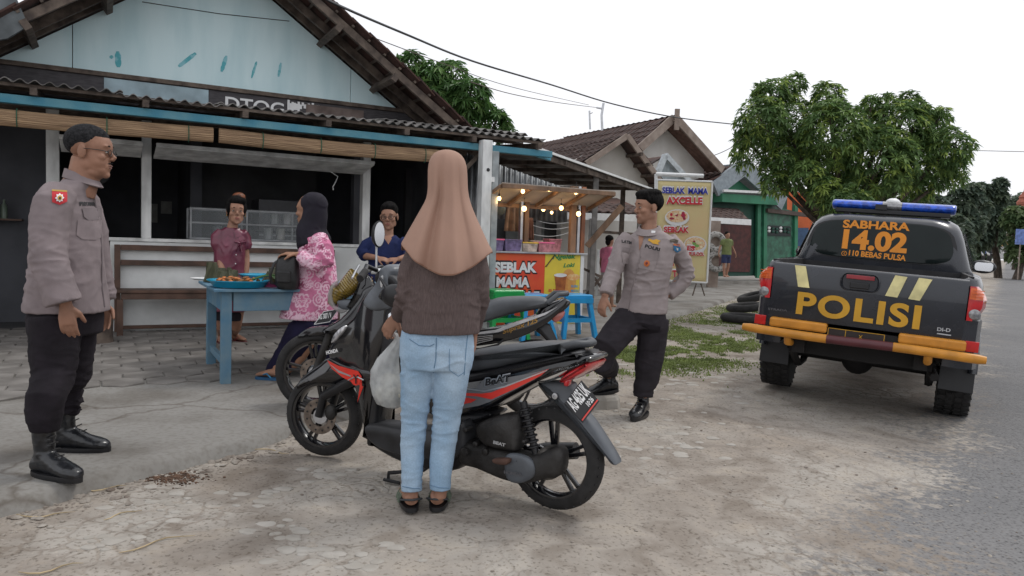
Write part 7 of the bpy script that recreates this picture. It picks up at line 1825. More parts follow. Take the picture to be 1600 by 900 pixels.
for i in range(34):
 a = rr.uniform(0, 6.3); q = .17 * math.sqrt(rr.random()); c = c1 + V((q * math.cos(a), q * math.sin(a) * .9, .03 + .035 * rr.random() + .02 * (1 - q / .17)))
 mb = MB(); t = rr.uniform(0, 6.3); mb.ell(c, (rr.uniform(.022, .036), rr.uniform(.014, .02), .013), V((math.cos(t), math.sin(t), .2)).normalized(), V((-math.sin(t), math.cos(t), 0)), UP, 8, 6)
 single('snack', mb, rr.choice((m_fry, m_fry, m_fry2)), 'small piece of orange fried food heaped on the nearest blue tray', 'snack', c, 'fried snacks on the blue tray', smooth=180)
m_leafp = mat('leaf_wrap', (.075, .075, .035), .6, col2=(.04, .045, .02), scale=14, stretch=(6, 1, 1), bump=.3)
for i, (px, py) in enumerate(((336, 441), (345, 438), (356, 441), (363, 437), (328, 440), (348, 443), (427, 440), (434, 443), (419, 443), (358, 435), (441, 440))):
 c = on_table(px, py, .02 if px > 410 else 0); h_ = rr.uniform(.10, .14) * (1.25 if i in (0, 4) else .9); w_ = .055; a0 = rr.uniform(0, 1.5); mb = MB()
 base = [c + V((math.cos(a0 + k * math.pi / 2) * w_ * 1.2, math.sin(a0 + k * math.pi / 2) * w_ * 1.2, 0)) for k in range(4)]
 top = [c + V((math.cos(a0 + k * math.pi / 2) * w_ * (.9 if k % 2 else .12), math.sin(a0 + k * math.pi / 2) * w_ * (.9 if k % 2 else .12), h_)) for k in range(4)]
 mb.loft([base, top])
 lab = ['tall folded leaf parcel at the left end of the table', 'leaf parcel right of the tall one', 'small leaf parcel behind the fried snacks', 'leaf parcel at the back by the young woman', 'broad folded leaf parcel at the far left corner of the table', 'leaf parcel just left of the fried snacks', 'leaf parcel on the pink tray, middle', 'leaf parcel on the pink tray by the handbag', 'leaf parcel on the left of the pink tray', 'leaf parcel behind the orange snacks', 'leaf parcel partly behind the handbag strap'][i]
 single('leaf_parcel', mb, m_leafp, lab, 'leaf parcel', c, 'leaf wrapped parcels on the table', bevel=.004)
def leaf(c, L_, W_, a, m, label, z=.06):
 mb = MB(); d = V((math.cos(a), math.sin(a), .15)).normalized(); s_ = V((-d.y, d.x, 0)).normalized()
 def fn(u, v): w_ = W_ * math.sin(math.pi * min(1, v * .95 + .04)) ** .6; return c + UP * (z + .02 * math.sin(v * 3.1) + .012 * abs(u - .5) * 2) + d * L_ * (v - .5) + s_ * w_ * (u - .5)
 mb.grid(fn, 5, 12); o = single('banana_leaf', mb, m, label, 'leaf', c, 'banana leaves on the table', smooth=180, solid=.002)
m_leafg = mat('fresh_leaf', (.10, .20, .06), .4, col2=(.05, .12, .03), scale=12, stretch=(1, 8, 1))
leaf(c1 + V((.20, .02, .0)), .22, .12, .5, m_leafg, 'pale green leaf lying over the right rim of the blue tray', .065); leaf(c1 + V((.30, .03, .01)), .2, .11, 1.9, m_leafg, 'darker banana leaf standing between the two trays', .06)
c = on_table(322, 437); mb = MB(); mb.lathe([(.10, 0), (.13, .012), (.13, .016), (0, .008)], c, UP, 28); single('plate', mb, m_sheetwhite, 'small white plate at the back left corner of the blue table', 'plate', c, smooth=40)
# blue bowl at the table's far right behind the bag
# bench against the wall
bn = thing('bench', 'long dark brown wooden bench with slatted back along the white wall', 'bench', H(-3.1, WB + .3, SLAB_Z))
def bbx(nm, a0, a1, b0, b1, z0, z1): mb = MB(); hbox(mb, a0, a1, b0, b1, z0, z1); return part(nm, mb, m_brownwood, bn, bevel=.004)
_, zt1 = hpx(300, 389, WB + .06); _, zt2 = hpx(300, 411, WB + .06); _, zs = hpx(240, 455, WB + .42); _, zl = hpx(240, 511, WB + .10)
b0_ = WB + .04
bbx('leg', -4.06, -4.00, b0_, b0_ + .05, SLAB_Z, zt1 + .03); bbx('leg', -1.66, -1.60, b0_, b0_ + .05, SLAB_Z, zt1 + .03)
bbx('back_slat', -3.998, -1.662, b0_ + .005, b0_ + .035, zt1 - .03, zt1 + .03); bbx('back_slat', -3.998, -1.662, b0_ + .005, b0_ + .035, zt2 - .035, zt2 + .025)
bbx('stretcher', -3.998, -1.662, b0_ + .01, b0_ + .035, zl - .02, zl + .02)
for k in range(3): bbx('seat_board', -4.06, -1.60, b0_ + .06 + k * .115, b0_ + .17 + k * .115, zs - .02, zs + .012)
bbx('seat_rail', -4.0, -1.66, b0_ + .36, b0_ + .385, zs - .09, zs - .022)
for a in (-4.04, -1.68): bbx('leg', a, a + .06, b0_ + .34, b0_ + .40, SLAB_Z, zs - .092)
# display case standing on the wall
dc = thing('display_case', 'aluminium framed glass display case on top of the white wall', 'display case', H(-2.7, WB - .2, 1.13))
a0, z0 = hpx(296, 376, WB - .10); a1, z1 = hpx(466, 334, WB - .10); z0 = 1.135; zt_ = hpx(296, 324, WB - .10)[1]; zm = (z0 + zt_) / 2 + .0
m_dalu = mat('dull_aluminium', (.28, .29, .30), .5, metal=.4)
def dbx(nm, x0, x1, y0, y1, z0, z1, m=m_dalu): mb = MB(); hbox(mb, x0, x1, y0, y1, z0, z1); return part(nm, mb, m, dc, bevel=.002)
a1 = -2.0
for y in (WB - .10, WB - .48):
 for zz in (z0, zm, zt_ - .02): dbx('rail', a0 + .026, a1 - .026, y - .012, y + .012, zz, zz + .022)
 for x in (a0, (a0 + a1) / 2 - .01, a1 - .024): dbx('upright', x, x + .024, y - .013, y + .013, z0, zt_)
for (x0, x1) in ((a0 + .025, (a0 + a1) / 2 - .012), ((a0 + a1) / 2 + .016, a1 - .026)): dbx('glass_pane', x0, x1, WB - .104, WB - .101, z0 + .02, zt_ - .02, m_glass)
dbx('shelf', a0 + .02, a1 - .02, WB - .46, WB - .12, zm + .001, zm + .008, m_glass); dbx('case_top', a0, a1, WB - .49, WB - .09, zt_ + .001, zt_ + .008, m_glass)
for i, (a, z, col) in enumerate(((-2.35, z0, (.25, .27, .27)), (-2.2, z0, (.30, .30, .28)), (-2.28, zm + .01, (.22, .24, .24)), (-2.95, z0, (.10, .12, .13)), (-2.12, zm + .01, (.3, .3, .3)))):
 mb = MB(); mb.lathe([(.05, 0), (.055, .06), (.05, .14), (.03, .15)], H(a, WB - .28, z + .024), UP, 14)
 single('jar', mb, mat('jar%d' % i, col, .3), ['clear jar low on the right side of the case', 'pale jar beside it at the right end of the case', 'jar on the upper shelf of the case', 'dark jar low on the left side of the case', 'pale jar at the right end of the upper shelf'][i], 'jar', H(a, WB - .28, z + .024), 'jars in the display case', smooth=40)
# dim things inside the room
fr_ = thing('fridge', 'dark tall fridge standing dimly inside the shop behind the woman in pink', 'fridge', H(-1.9, -2.9, .07))
for z0, z1 in ((.07, 1.25), (1.27, 1.72)): mb = MB(); hbox(mb, -2.25, -1.6, -3.15, -2.6, z0, z1); part('door', mb, mat('dark_fridge', (.05, .05, .06), .35), fr_, bevel=.01)
mb = MB(); hbox(mb, -2.24, -1.61, -2.598, -2.58, 1.20, 1.222); part('handle', mb, m_dalu, fr_)
for i, (a, z, w_, h_) in enumerate(((-3.62, 1.35, .22, .3), (-3.35, 1.5, .16, .2))):
 mb = MB(); hbox(mb, a, a + w_, -4.98, -4.97, z, z + h_); single('wall_paper', mb, mat('grey_notice', (.35, .35, .33), .8), ['larger pale notice on the dark back wall of the shop', 'smaller pale notice on the dark back wall of the shop'][i], 'notice', H(a, -4.98, z))
sh0 = thing('shelf', 'dim wooden shelf with bottles on the back wall of the shop', 'shelf', H(-5.6, -2.2, 1.3)); mb = MB(); hbox(mb, -6.3, -5.0, -2.29, -2.05, 1.28, 1.30); part('board', mb, m_brownwood, sh0)
for i in range(7): a = -6.2 + i * .17; mb = MB(); mb.lathe([(.035, 0), (.035, .14), (.014, .18), (.014, .22)], H(a, -2.16, 1.302), UP, 10); o = single('bottle', mb, mat('bottle%d' % (i % 3), [(.12, .16, .12), (.2, .12, .06), (.25, .25, .26)][i % 3], .3), 'small bottle standing on the dim wooden shelf', 'bottle', H(a, -2.16, 1.302), 'bottles on the shelf', smooth=40)
# stump and step
c = gnd(152, 537, SLAB_Z); mb = MB(); mb.lathe([(.15, 0), (.14, .1), (.145, .26), (.13, .27), (0, .268)], c, UP, 18); single('wooden_stump', mb, m_oldwood, 'round weathered wooden stump against the wall behind the officer', 'stump', c, smooth=40)
# clear bag on the far side of the second motorcycle, wire hook under the flap
mb = MB(); q = [hpx(x, y, WB + .35) for x, y in ((516, 268), (528, 276), (524, 285), (520, 292), (521, 297))]; mb.tube([H(a, WB + .35, z) for a, z in q], .006, 6); single('wire_hook', mb, m_white, 'thin white hook hanging below the open window flap', 'hook', H(q[0][0], WB + .35, q[0][1]), smooth=60)
# ------------------------------------------------------------------ food stall
m_org = mat('orange_banner', (.78, .16, .03), .5, col2=(.72, .06, .03), scale=1.6, var=.1); m_yel = mat('yellow_banner', (.78, .60, .06), .5, var=.06, scale=3)
def sp(px, py, b=0.0): return hpx(px, py, b)
st = thing('food_stall', 'wooden food stall with orange and yellow printed fronts and lit bulbs', 'food stall', H(.9, -.4, SLAB_Z))
SB = -.02                                                   # counter front plane
aL, zc = sp(742, 393, SB); aM, _ = sp(852, 395, SB); aR, zr = sp(913, 397, SB); zc = (zc + zr) / 2
def sbx(nm, a0, a1, b0, b1, z0, z1, m, bev=.003, par=None): mb = MB(); hbox(mb, a0, a1, b0, b1, z0, z1); return part(nm, mb, m, par or st, bevel=bev)
ba = sbx('banner', aL, aM, SB - .012, SB, .16, zc - .012, m_org, 0); bb = sbx('banner', aM + .003, aR - .06, SB - .012, SB, .16, zc - .012, m_yel, 0)
sbx('counter_panel', aL - .02, aR, SB - .06, SB - .014, .06, zc - .015, m_white); sbx('side_panel', aR - .055, aR, SB - .010, SB + .004, .06, zc - .015, m_sheetwhite)
sbx('counter_top', aL - .1, aR + .03, SB - .62, SB + .04, zc - .010, zc + .012, m_alu)
sbx('side_panel', aR - .02, aR, SB - .6, SB - .062, .06, zc - .015, m_white)
def stx(txt, p0, p1, hp_, m, par, off=.004, bold=.03, shear=0, b=SB):
 a = sp(*p0, b); c = sp(*p1, b); h = hp_ * (c[0] - a[0]) / max(1, (p1[0] - p0[0])) * (1.16)
 P0 = H(a[0], b, a[1]); P1 = H(c[0], b, c[1]); h = hp_ / F_PX * ((P0 + P1) / 2 - CAM).length
 return lettering(txt, P0, P1, UP, h, m, par, bold=bold, shear=shear, off=off)
for txt, p0, p1, h_ in (('SEBLAK', (772, 425.5), (838, 426), 17), ('MAMA', (775, 448.5), (827, 449), 17), ('AXCELLE', (765, 471), (842, 471), 17)):
 stx(txt, (p0[0] - 2.2, p0[1] + 2.2), (p1[0] + 2.2, p1[1] + 2.2), h_ + 5, m_black_print, ba, .003, .09); stx(txt, p0, p1, h_, m_white_print, ba, .0055, .05)
def flame(pts, m, par, off):
 mb = MB(); mb.prism([H(*[(lambda q: (q[0], SB + off, q[1]))(sp(x, y, SB))][0]) for x, y in pts], NN * .0008); return part('flame_print', mb, m, par)
flame([(760, 470), (759, 400), (764, 412), (768, 404), (769, 420), (776, 430), (770, 446), (774, 462), (768, 472)], mat('flame_yellow', (.80, .50, .12), .5), ba, .001)
flame([(762, 470), (762, 425), (766, 433), (769, 440), (765, 452), (769, 470)], mat('flame_pale', (.85, .72, .45), .5), ba, .003)
stx('Ngelek', (863, 405), (900, 404), 8, m_green_print, bb, shear=.3); stx('Loki', (880, 418), (898, 417), 7, m_green_print, bb, shear=.3)
def disc(px, py, rx, ry, m, par, off, nm='drink_print'):
 a, z = sp(px, py, SB); k = (H(a, SB, z) - CAM).length / F_PX; mb = MB(); mb.prism([H(a, SB + off, z) + U * rx * k * 1.2 * math.cos(t) + UP * ry * k * math.sin(t) for t in np.linspace(0, 6.283, 19)[:-1]], NN * .0008); return part(nm, mb, m, par)
disc(888, 442, 12, 22, mat('warm_brown_print', (.60, .22, .06), .5, col2=(.7, .4, .1), scale=10), bb, .001)
a0, z0 = sp(867, 456, SB);
mb = MB(); mb.prism([H(*(lambda q: (q[0], SB + .003, q[1]))(sp(x, y, SB))) for x, y in ((866, 430), (885, 430), (882, 457), (869, 457))], NN * .001); part('cup_print', mb, mat('tea_brown_print', (.42, .13, .03), .5, col2=(.25, .06, .02), scale=14), bb)
disc(875.5, 430, 10, 3, m_white_print, bb, .005); disc(896, 433, 10, 5, mat('noodle_print', (.75, .35, .12), .5, col2=(.8, .6, .3), scale=30), bb, .004)
stx('ES TEH', (857, 456), (873, 456), 4.5, m_red_print, bb); stx('JAHE', (859, 463), (872, 463), 4.5, m_red_print, bb); stx('SUSU', (892, 449), (903, 449), 3.8, m_cyan_print, bb); stx('MADU', (892, 456), (904, 456), 3.8, m_cyan_print, bb); stx('1000', (894, 464), (907, 464), 5.5, m_cyan_print, bb)
disc(862, 468, 6, 4.5, m_white_print, bb, .0015)
mb = MB(); mb.beam(H(*(lambda q: (q[0], SB + .005, q[1]))(sp(852, 417, SB))), H(*(lambda q: (q[0], SB + .005, q[1]))(sp(866, 399, SB))), .008, .03, up=NN); part('banner_tie', mb, m_brownwood, bb)
# posts of the stall
for px, w_, m in ((820, .06, m_plank), (812, .035, m_alu), (893, .09, m_plank), (908, .06, mat('red_brown_wood', (.34, .13, .06), .5, var=.25, stretch=(1, 1, .3))), (901, .04, m_alu)):
 a, _ = sp(px, 395, SB - .2); sbx('post', a - w_ / 2, a + w_ / 2, SB - .23, SB - .17, zc + .013, 2.02 if px > 850 else 2.0, m)
# plywood canopy: two framed flaps propped outwards, bulbs beneath
zO = (sp(788, 289, .37)[1] + sp(960, 304, .37)[1]) / 2; zI = sp(765, 319, SB - .25)[1]; cz = lambda t: zI + (zO - zI) * t            # height from the hinge to the outer edge
a0c, _ = sp(760, 300, .3); a1c, _ = sp(950, 300, .3)
def CP(a, t, dz=0): return H(a, SB - .25 + .62 * t, cz(t) + dz)
aC0, aC1 = sp(786, 289, .37)[0], sp(962, 304, .37)[0]
mb = MB(); mb.prism([CP(aC0, 0, .03), CP(aC1, 0, .03), CP(aC1, 1, .03), CP(aC0, 1, .03)], UP * .01); part('canopy_panel', mb, mat('plywood', (.42, .36, .30), .6, var=.1, scale=4), st)
def cbeam(p0, p1, w_=.045, h_=.05): mb = MB(); mb.beam(p0, p1, w_, h_); part('canopy_frame', mb, m_plank, st, bevel=.003)
cbeam(CP(aC0, 0), CP(aC1, 0)); cbeam(CP(aC0, 1), CP(aC1, 1));
for k in range(5): a = aC0 + (aC1 - aC0) * k / 4; cbeam(CP(a, .05, .003), CP(a, .95, .003), .04, .045)
m_bulbglow = m_bulb
def bulb(px, py, b, label, r_=.028):
 a, z = sp(px, py, b); c = H(a, b, z); e = thing('light_bulb', label, 'light bulb', c, 'lit bulbs strung under the stall canopy')
 mb = MB(); mb.ell(c, (r_, r_, r_ * 1.1), nu=14, nv=10); part('glass_globe', mb, m_bulb, e, smooth=180); mb = MB(); mb.lathe([(.012, 0), (.014, .03), (.008, .035)], c + UP * r_, UP, 10); part('socket', mb, m_black, e, smooth=50)
 mb = MB(); mb.tube([c + UP * (r_ + .03), c + UP * (r_ + .12)], .003, 5); part('wire', mb, m_black, e)
 ld = bpy.data.lights.new('bulb_glow', 'POINT'); ld.energy = 0.45; ld.color = (1, .62, .28); ld.shadow_soft_size = .03
 lo = bpy.data.objects.new('bulb_glow', ld); COL.objects.link(lo); lo.location = c - UP * (r_ + .012) - c + V((0, 0, 0)); lo.parent = e
labs = ['topmost lit bulb at the left end of the stall canopy', 'lit bulb lowest at the left beside the white post', 'lit bulb on the front canopy rail, second from left', 'lit bulb in the gap above the left wooden post', 'lit bulb at the middle of the canopy front', 'lit bulb below the canopy left of centre window', 'lit bulb hanging at centre right in front of the tiled roof', 'lit bulb high under the canopy to the right', 'lit bulb hanging lowest by the red brown post', 'small lit bulb below the middle of the canopy']
for (px, py, b, r_), lb in zip(((780, 310, .15, .024), (770, 323, -.1, .03), (817, 299, .3, .024), (819, 326, -.05, .032), (858, 296, .3, .024), (849, 327, -.3, .026), (877, 325, .0, .028), (900, 301, .3, .022), (904, 334, .05, .03), (862, 332, -.4, .02)), labs): bulb(px, py, b, lb, r_)
# boxes of ingredients on the counter
def tub(px0, px1, py1, py0, m, mlid, label, b=SB - .16, dpt=.16):
 a0, z0 = sp(px0, py0, b); a1, z1 = sp(px1, py1, b); z0 = zc + .013; c = H((a0 + a1) / 2, b - dpt / 2, z0)
 e = thing('plastic_tub', label, 'plastic tub', c, 'tubs of ingredients on the stall counter'); h = max(.05, z1 - z0)
 mb = MB(); ax_, ay_ = (a1 - a0) / 2, dpt / 2
 mb.loft([[c + U * x * k + NN * y * k + UP * z for x, y in ((-ax_, -ay_), (ax_, -ay_), (ax_, ay_), (-ax_, ay_))] for k, z in ((.88, 0), (1, h * .85))]); part('tub_body', mb, m, e, bevel=.006)
 mb = MB(); mb.box(c + UP * (h * .85 + .012), (2 * ax_ + .012, dpt + .012, .018), U, NN, UP); part('lid', mb, mlid, e, bevel=.004)
mt1 = mat('violet_tub', (.20, .17, .34), .3, alpha=.9, var=.2, scale=20); mt2 = mat('pink_tub', (.55, .25, .30), .3, alpha=.9, var=.2, scale=20); mt3 = mat('milky_tub', (.50, .44, .40), .3, var=.25, scale=16)
tub(763, 788, 373, 389, mt1, m_pinkp, 'violet tub with pink lid at the left end of the counter'); tub(789, 816, 374, 389, mt1, mt1, 'violet tub second from the left on the counter')
tub(817, 841, 379, 391, mt3, mat('yellow_lid', (.75, .55, .10), .4), 'low tub with yellow lid in the middle of the counter'); tub(842, 866, 379, 391, mt2, m_pinkp, 'low pink tub with pink lid right of the middle'); tub(858, 878, 373, 391, mt2, mt2, 'taller rosy tub at the right of the counter', b=SB - .33)
tub(829, 848, 376, 388, mat('orange_tub', (.6, .22, .08), .4), mt3, 'orange tub standing behind the low yellow lidded one', b=SB - .36)
# things hanging and standing inside: apron, cloth, back shelf
def drape(px0, py0, px1, py1, b, m, label, name='hanging_cloth', cat='cloth'):
 a0, z1 = sp(px0, py0, b); a1, z0 = sp(px1, py1, b); mb = MB()
 def fn(u, v): return H(a0 + (a1 - a0) * (u * (.7 + .3 * v) + .15 * (1 - v)), b + .03 * math.sin(u * 14) * (.4 + v), z1 + (z0 - z1) * v)
 mb.grid(fn, 22, 8); single(name, mb, m, label, cat, H((a0 + a1) / 2, b, z1), 'cloths hanging in the stall', smooth=180, solid=.006)
drape(789, 311, 812, 362, SB - .55, mat('beige_apron', (.30, .19, .12), .8, var=.2), 'beige apron hanging behind the left part of the counter'); drape(824, 340, 832, 375, SB - .5, mat('brown_towel', (.22, .12, .09), .8, var=.2), 'brown towel hanging right of the left wooden post')
drape(757, 345, 772, 362, SB - .6, mat('magenta_cloth', (.38, .03, .14), .8, var=.2), 'magenta cloth hanging at the dark left end of the stall')
a, z = sp(780, 325, SB - .5); c = H(a, SB - .5, z); mb = MB(); mb.lathe([(.035, 0), (.08, .04), (.09, .10), (.05, .17), (.0, .18)], c - UP * .1, UP, 18); single('hanging_pot', mb, mat('grey_green_pot', (.10, .12, .10), .5), 'grey green pot hanging high at the left of the stall', 'pot', c, smooth=60)
# corrugated metal side wall behind the stall
cw = thing('metal_wall', 'grey corrugated zinc wall behind the white post above the stall', 'wall', H(.8, -.9, 1.9))
(aq0, zq0), (aq1, zq1) = hpx(765, 252, -.95), hpx(900, 300, -.95)
for k in range(4):
 a0 = .08 + k * .44; mb = MB(); R = []
 n = 44
 for e in (0, 1):
  R.append([H(a0 + .445 * i / n, -.95 + .016 * max(-1, min(1, 1.8 * math.cos(i / n * 31.4))), (zq0 + (zq1 - zq0) * (a0 + .445 * i / n - aq0) / (aq1 - aq0)) if e else (.9 if k < 1 else 1.55)) for i in range(n + 1)])
 mb.loft(R, closed=False, cap=False); part('metal_sheet', mb, m_zinc, cw, smooth=30, solid=.004)
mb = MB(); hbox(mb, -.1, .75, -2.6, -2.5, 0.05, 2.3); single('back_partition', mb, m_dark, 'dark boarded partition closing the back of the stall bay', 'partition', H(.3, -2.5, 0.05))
# lean-to roof over the stall running back along the road, with pale edge
lr = thing('lean_to_roof', 'low lean-to roof with pale edge covering the stall bay', 'roof', H(1, 0, 2.5))
E0 = on_plane(825, 235, H(.80, .35, 0), NN); E0 = V((.24, 10.75, 2.60)); E1 = on_plane(1021, 297, V((2.9, 14.9, 0)), V((0, 1, 0)))
ed = (E1 - E0); back = V((-1, .35, 0)).normalized() * 3.2 + UP * .02
mb = MB(); mb.prism([E0, E1, E1 + back * 1.3 + UP * .15, E0 + back + UP * .1], UP * .012); part('roof_sheet', mb, m_asbestos, lr)
mb = MB(); mb.beam(E0 + UP * .01, E1 + UP * .01, .03, .035); part('edge_strip', mb, m_sheetwhite, lr)
mb = MB(); mb.beam(E0 - UP * .06 + V((-.06, .02, 0)), E1 - UP * .06 + V((-.06, .02, 0)), .05, .08); part('beam', mb, m_oldwood, lr)
for k in range(6):
 p = E0.lerp(E1, (k + .3) / 6) - UP * .05; mb = MB(); mb.beam(p, p + back * .95, .045, .06); part('rafter', mb, m_oldwood, lr)
for t in (.35, .7): mb = MB(); mb.beam(E0 + back * t - UP * .0, E1 + back * t, .05, .05); part('purlin', mb, m_oldwood, lr)
# blue purlin end and corner boards
pA = on_plane(836, 240, H(.85, 0, 0), NN); mb = MB(); mb.beam(H(.75, .0, 2.38), H(1.02, -.15, 2.37), .05, .09); part('beam', mb, m_bluebeam, lr)
# timber posts and cross braces to the right of the stall
def post(p0, p1, w_, m, nm='post', par=None): mb = MB(); mb.beam(p0, p1, w_, w_, up=V((0, 1, .01))); return part(nm, mb, m, par or lr, bevel=.003)
def g2(px, py, z=SLAB_Z): return gnd(px, py, z)
pz = g2(923, 487); post(pz, V((pz.x, pz.y, 2.45)), .09, mat('grey_post', (.22, .21, .20), .8));
pz2 = g2(966, 474); post(pz2, V((pz2.x, pz2.y, 2.35)), .09, m_oldwood)
d_ = pz.y; post(atY(917, 385, d_ - .1), atY(972, 322, d_ - .1), .10, m_plank, 'brace');
for a_, b_ in (((915, 462), (942, 430)), ((926, 430), (948, 462)), ((912, 420), (938, 432))): post(atY(*a_, d_ + .1), atY(*b_, d_ + .1), .045, m_oldwood, 'brace')
post(atY(935, 362, d_ + .2), atY(992, 366, d_ + .2), .05, m_oldwood, 'rail'); post(atY(935, 390, d_ + .2), atY(932, 462, d_ + .2), .05, m_white, 'post')
# wires strung at the back of the stall
for k, (y0_, y1_) in enumerate(((342, 345), (352, 352), (366, 360))):
 q0, q1 = atY(832, y0_, 11.2), atY(898, y1_, 11.2); mb = MB(); mb.tube([q0.lerp(q1, t) - UP * .06 * math.sin(math.pi * t) for t in np.linspace(0, 1, 9)], .005, 5)
 single('washing_line', mb, m_sheetwhite, ['thin white line highest behind the stall counter', 'middle white line behind the stall counter', 'lowest white line behind the stall counter'][k], 'line', q0, 'lines strung behind the stall')
# plastic stools
def stool(px, py, hgt, w_, m, label, ang=0.0):
 c = gnd(px, py, SLAB_Z); e = thing('plastic_stool', label, 'stool', c, 'plastic stools by the stall'); x = (U * math.cos(ang) + NN * math.sin(ang)); y = UP.cross(x)
 h2 = w_ / 2; s0 = h2 * 1.22
 mb = MB(); mb.loft([[c + x * a * k + y * b * k + UP * z for a, b in ((-h2, -h2), (h2, -h2), (h2, h2), (-h2, h2))] for k, z in ((1.02, hgt - .05), (1.02, hgt - .01), (.96, hgt))]); part('seat', mb, m, e, bevel=.008)
 for sx in (-1, 1):
  for sy in (-1, 1):
   mb = MB(); a_ = c + x * sx * (h2 - .035) + y * sy * (h2 - .035) + UP * (hgt - .05); b_ = c + x * sx * s0 + y * sy * s0; mb.beam(a_, b_, .07, .05, up=x); part('leg', mb, m, e, bevel=.004)
 for sx, sy in ((1, 0), (-1, 0), (0, 1), (0, -1)):
  mb = MB(); q = 1.0 if sx else 0; t0 = c + x * sx * (h2 + .018) + y * sy * (h2 + .018);
  d_ = y if sx else x; mb.beam(t0 - d_ * h2 + UP * hgt * .42, t0 + d_ * h2 + UP * hgt * .42, .03, .05); part('rung', mb, m, e)
  mb = MB(); mb.beam(t0 * 1 - d_ * h2 - (x * sx + y * sy) * .012 + UP * (hgt - .075), t0 + d_ * h2 - (x * sx + y * sy) * .012 + UP * (hgt - .075), .02, .06); part('skirt', mb, m, e)
m_stb = mat('blue_stool_plastic', (.02, .30, .62), .35, var=.05, coat=.2); m_stg = mat('green_stool_plastic', (.01, .30, .07), .35, var=.05, coat=.2)
def sh_(px, py_bot, py_top): return (py_bot - py_top) / F_PX * gnd(px, py_bot, SLAB_Z).y * .97
stool(892, 526, .545, .37, m_stb, 'blue plastic stool standing clear at the right end of the stall', .1)
stool(828, 529, .55, .36, m_stb, 'blue plastic stool hidden behind the rear motorcycle seat', .05); stool(781, 530, .60, .40, m_stg, 'green plastic stool beside the white post', .0)
# ------------------------------------------------------------------ upright banner sign
SY = 16.3
def sg(px, py, d=0): return atY(px, py, SY + d)
si = thing('banner_sign', 'tall yellow printed food banner in a white pipe frame', 'sign', V((sg(1065, 455).x, SY, 0)))
c4 = [sg(1027, 281), sg(1113, 284), sg(1104.5, 442), sg(1022, 437)]
mbn = mat('cream_banner_cloth', (.66, .60, .30), .6, col2=(.72, .52, .28), scale=.9, bump=.15, bscale=6)
mb = MB()
def bf(u, v):
 p = c4[0].lerp(c4[1], u).lerp(c4[3].lerp(c4[2], u), v); return p + V((0, .015 * math.sin(u * 9 + v * 6) * (v > .5) * (v - .5), 0))
mb.grid(bf, 12, 20); cl = part('banner_cloth', mb, mbn, si, smooth=180, solid=.006)
for a, b in ((0, 1), (1, 2), (2, 3), (3, 0)): mb = MB(); mb.tube([c4[a] + V((0, .0, 0)), c4[b]], .022, 8); part('frame_tube', mb, m_sheetwhite, si, smooth=60)
fr0 = [sg(1024, 440, .05), sg(1025, 272, .05), sg(1099, 275, .05)]
mb = MB(); mb.tube(fr0[:2], .035, 10); part('frame_pipe', mb, m_sheetwhite, si, smooth=60); mb = MB(); mb.tube([fr0[1], fr0[2]], .045, 10); part('frame_pipe', mb, m_sheetwhite, si, smooth=60)
for x0, x1 in ((1088, 1082), (1095, 1101)): mb = MB(); mb.tube([sg(x0, 443), sg(x1, 462)], .015, 6); part('foot', mb, m_oldwood, si)
def bt(txt, p0, p1, h_, m, bold=.04, off=.01, outline=None):
 P0, P1 = sg(*p0, -.03), sg(*p1, -.03)
 if outline: lettering(txt, P0 + (P0 - P1).normalized() * .012, P1 + (P1 - P0).normalized() * .012, c4[0] - c4[3], (h_ + 2.4) / F_PX * SY, outline, si, bold=bold + .035, off=off - .004)
 lettering(txt, P0, P1, c4[0] - c4[3], h_ / F_PX * SY, m, si, bold=bold, off=off)
bt('SEBLAK', (1034.5, 302), (1070, 303), 10, m_blue_print, .04, .012, m_white_print); bt('MAMA', (1075, 303), (1106, 304), 10, m_blue_print, .04, .012, m_white_print)
bt('AXCELLE', (1041, 319), (1097, 320), 12, m_red_print, .045, .012, m_white_print)
bt('SEBLAK', (1037, 363), (1076, 364), 9.5, m_red_print, .04, .012, m_white_print); bt('ES', (1073, 391), (1085, 392), 8, m_red_print, .04, .012, m_white_print)
bt('CAMPUR DOL', (1064, 399), (1100, 400), 6, m_red_print, .035, .012, m_white_print); bt('ES TEH', (1036, 432), (1072, 433), 11, m_red_print, .04, .012, m_white_print)
def bowl(px, py, rx, ry, seed):
 r = random.Random(seed)
 def el(cx, cy, a, b, m, off, nm):
  c = sg(cx, cy, -.03 - off); k = SY / F_PX; mb = MB(); mb.prism([c + V((1, 0, .02)) * a * k * math.cos(t) + UP * b * k * math.sin(t) for t in np.linspace(0, 6.283, 19)[:-1]], V((0, .002, 0))); return part(nm, mb, m, si)
 el(px, py + 2, rx, ry, m_white_print, .0, 'bowl_print'); el(px, py, rx * .88, ry * .72, mat('soup_print%d' % seed, (.70, .36, .18), .5, col2=(.82, .68, .45), scale=30), .004, 'food_print')
 for _ in range(9): el(px + r.uniform(-.6, .6) * rx, py + r.uniform(-.5, .4) * ry, r.uniform(2, 4), r.uniform(1.5, 3), r.choice((m_red_print, mat('egg_print', (.85, .75, .5), .5), mat('leaf_print', (.2, .4, .1), .5), mat('beet_print', (.35, .02, .06), .5))), .007 + r.random() * .002, 'food_print')
bowl(1058, 338, 19, 13, 1); bowl(1086, 381, 18, 14, 2)
mb = MB(); k = SY / F_PX; c = sg(1042, 415, -.035); mb.prism([c + V((1, 0, 0)) * 11 * k * math.cos(t) + UP * 12 * k * math.sin(t) for t in np.linspace(0, math.pi, 12)], V((0, .002, 0))); part('watermelon_print', mb, m_red_print, si)
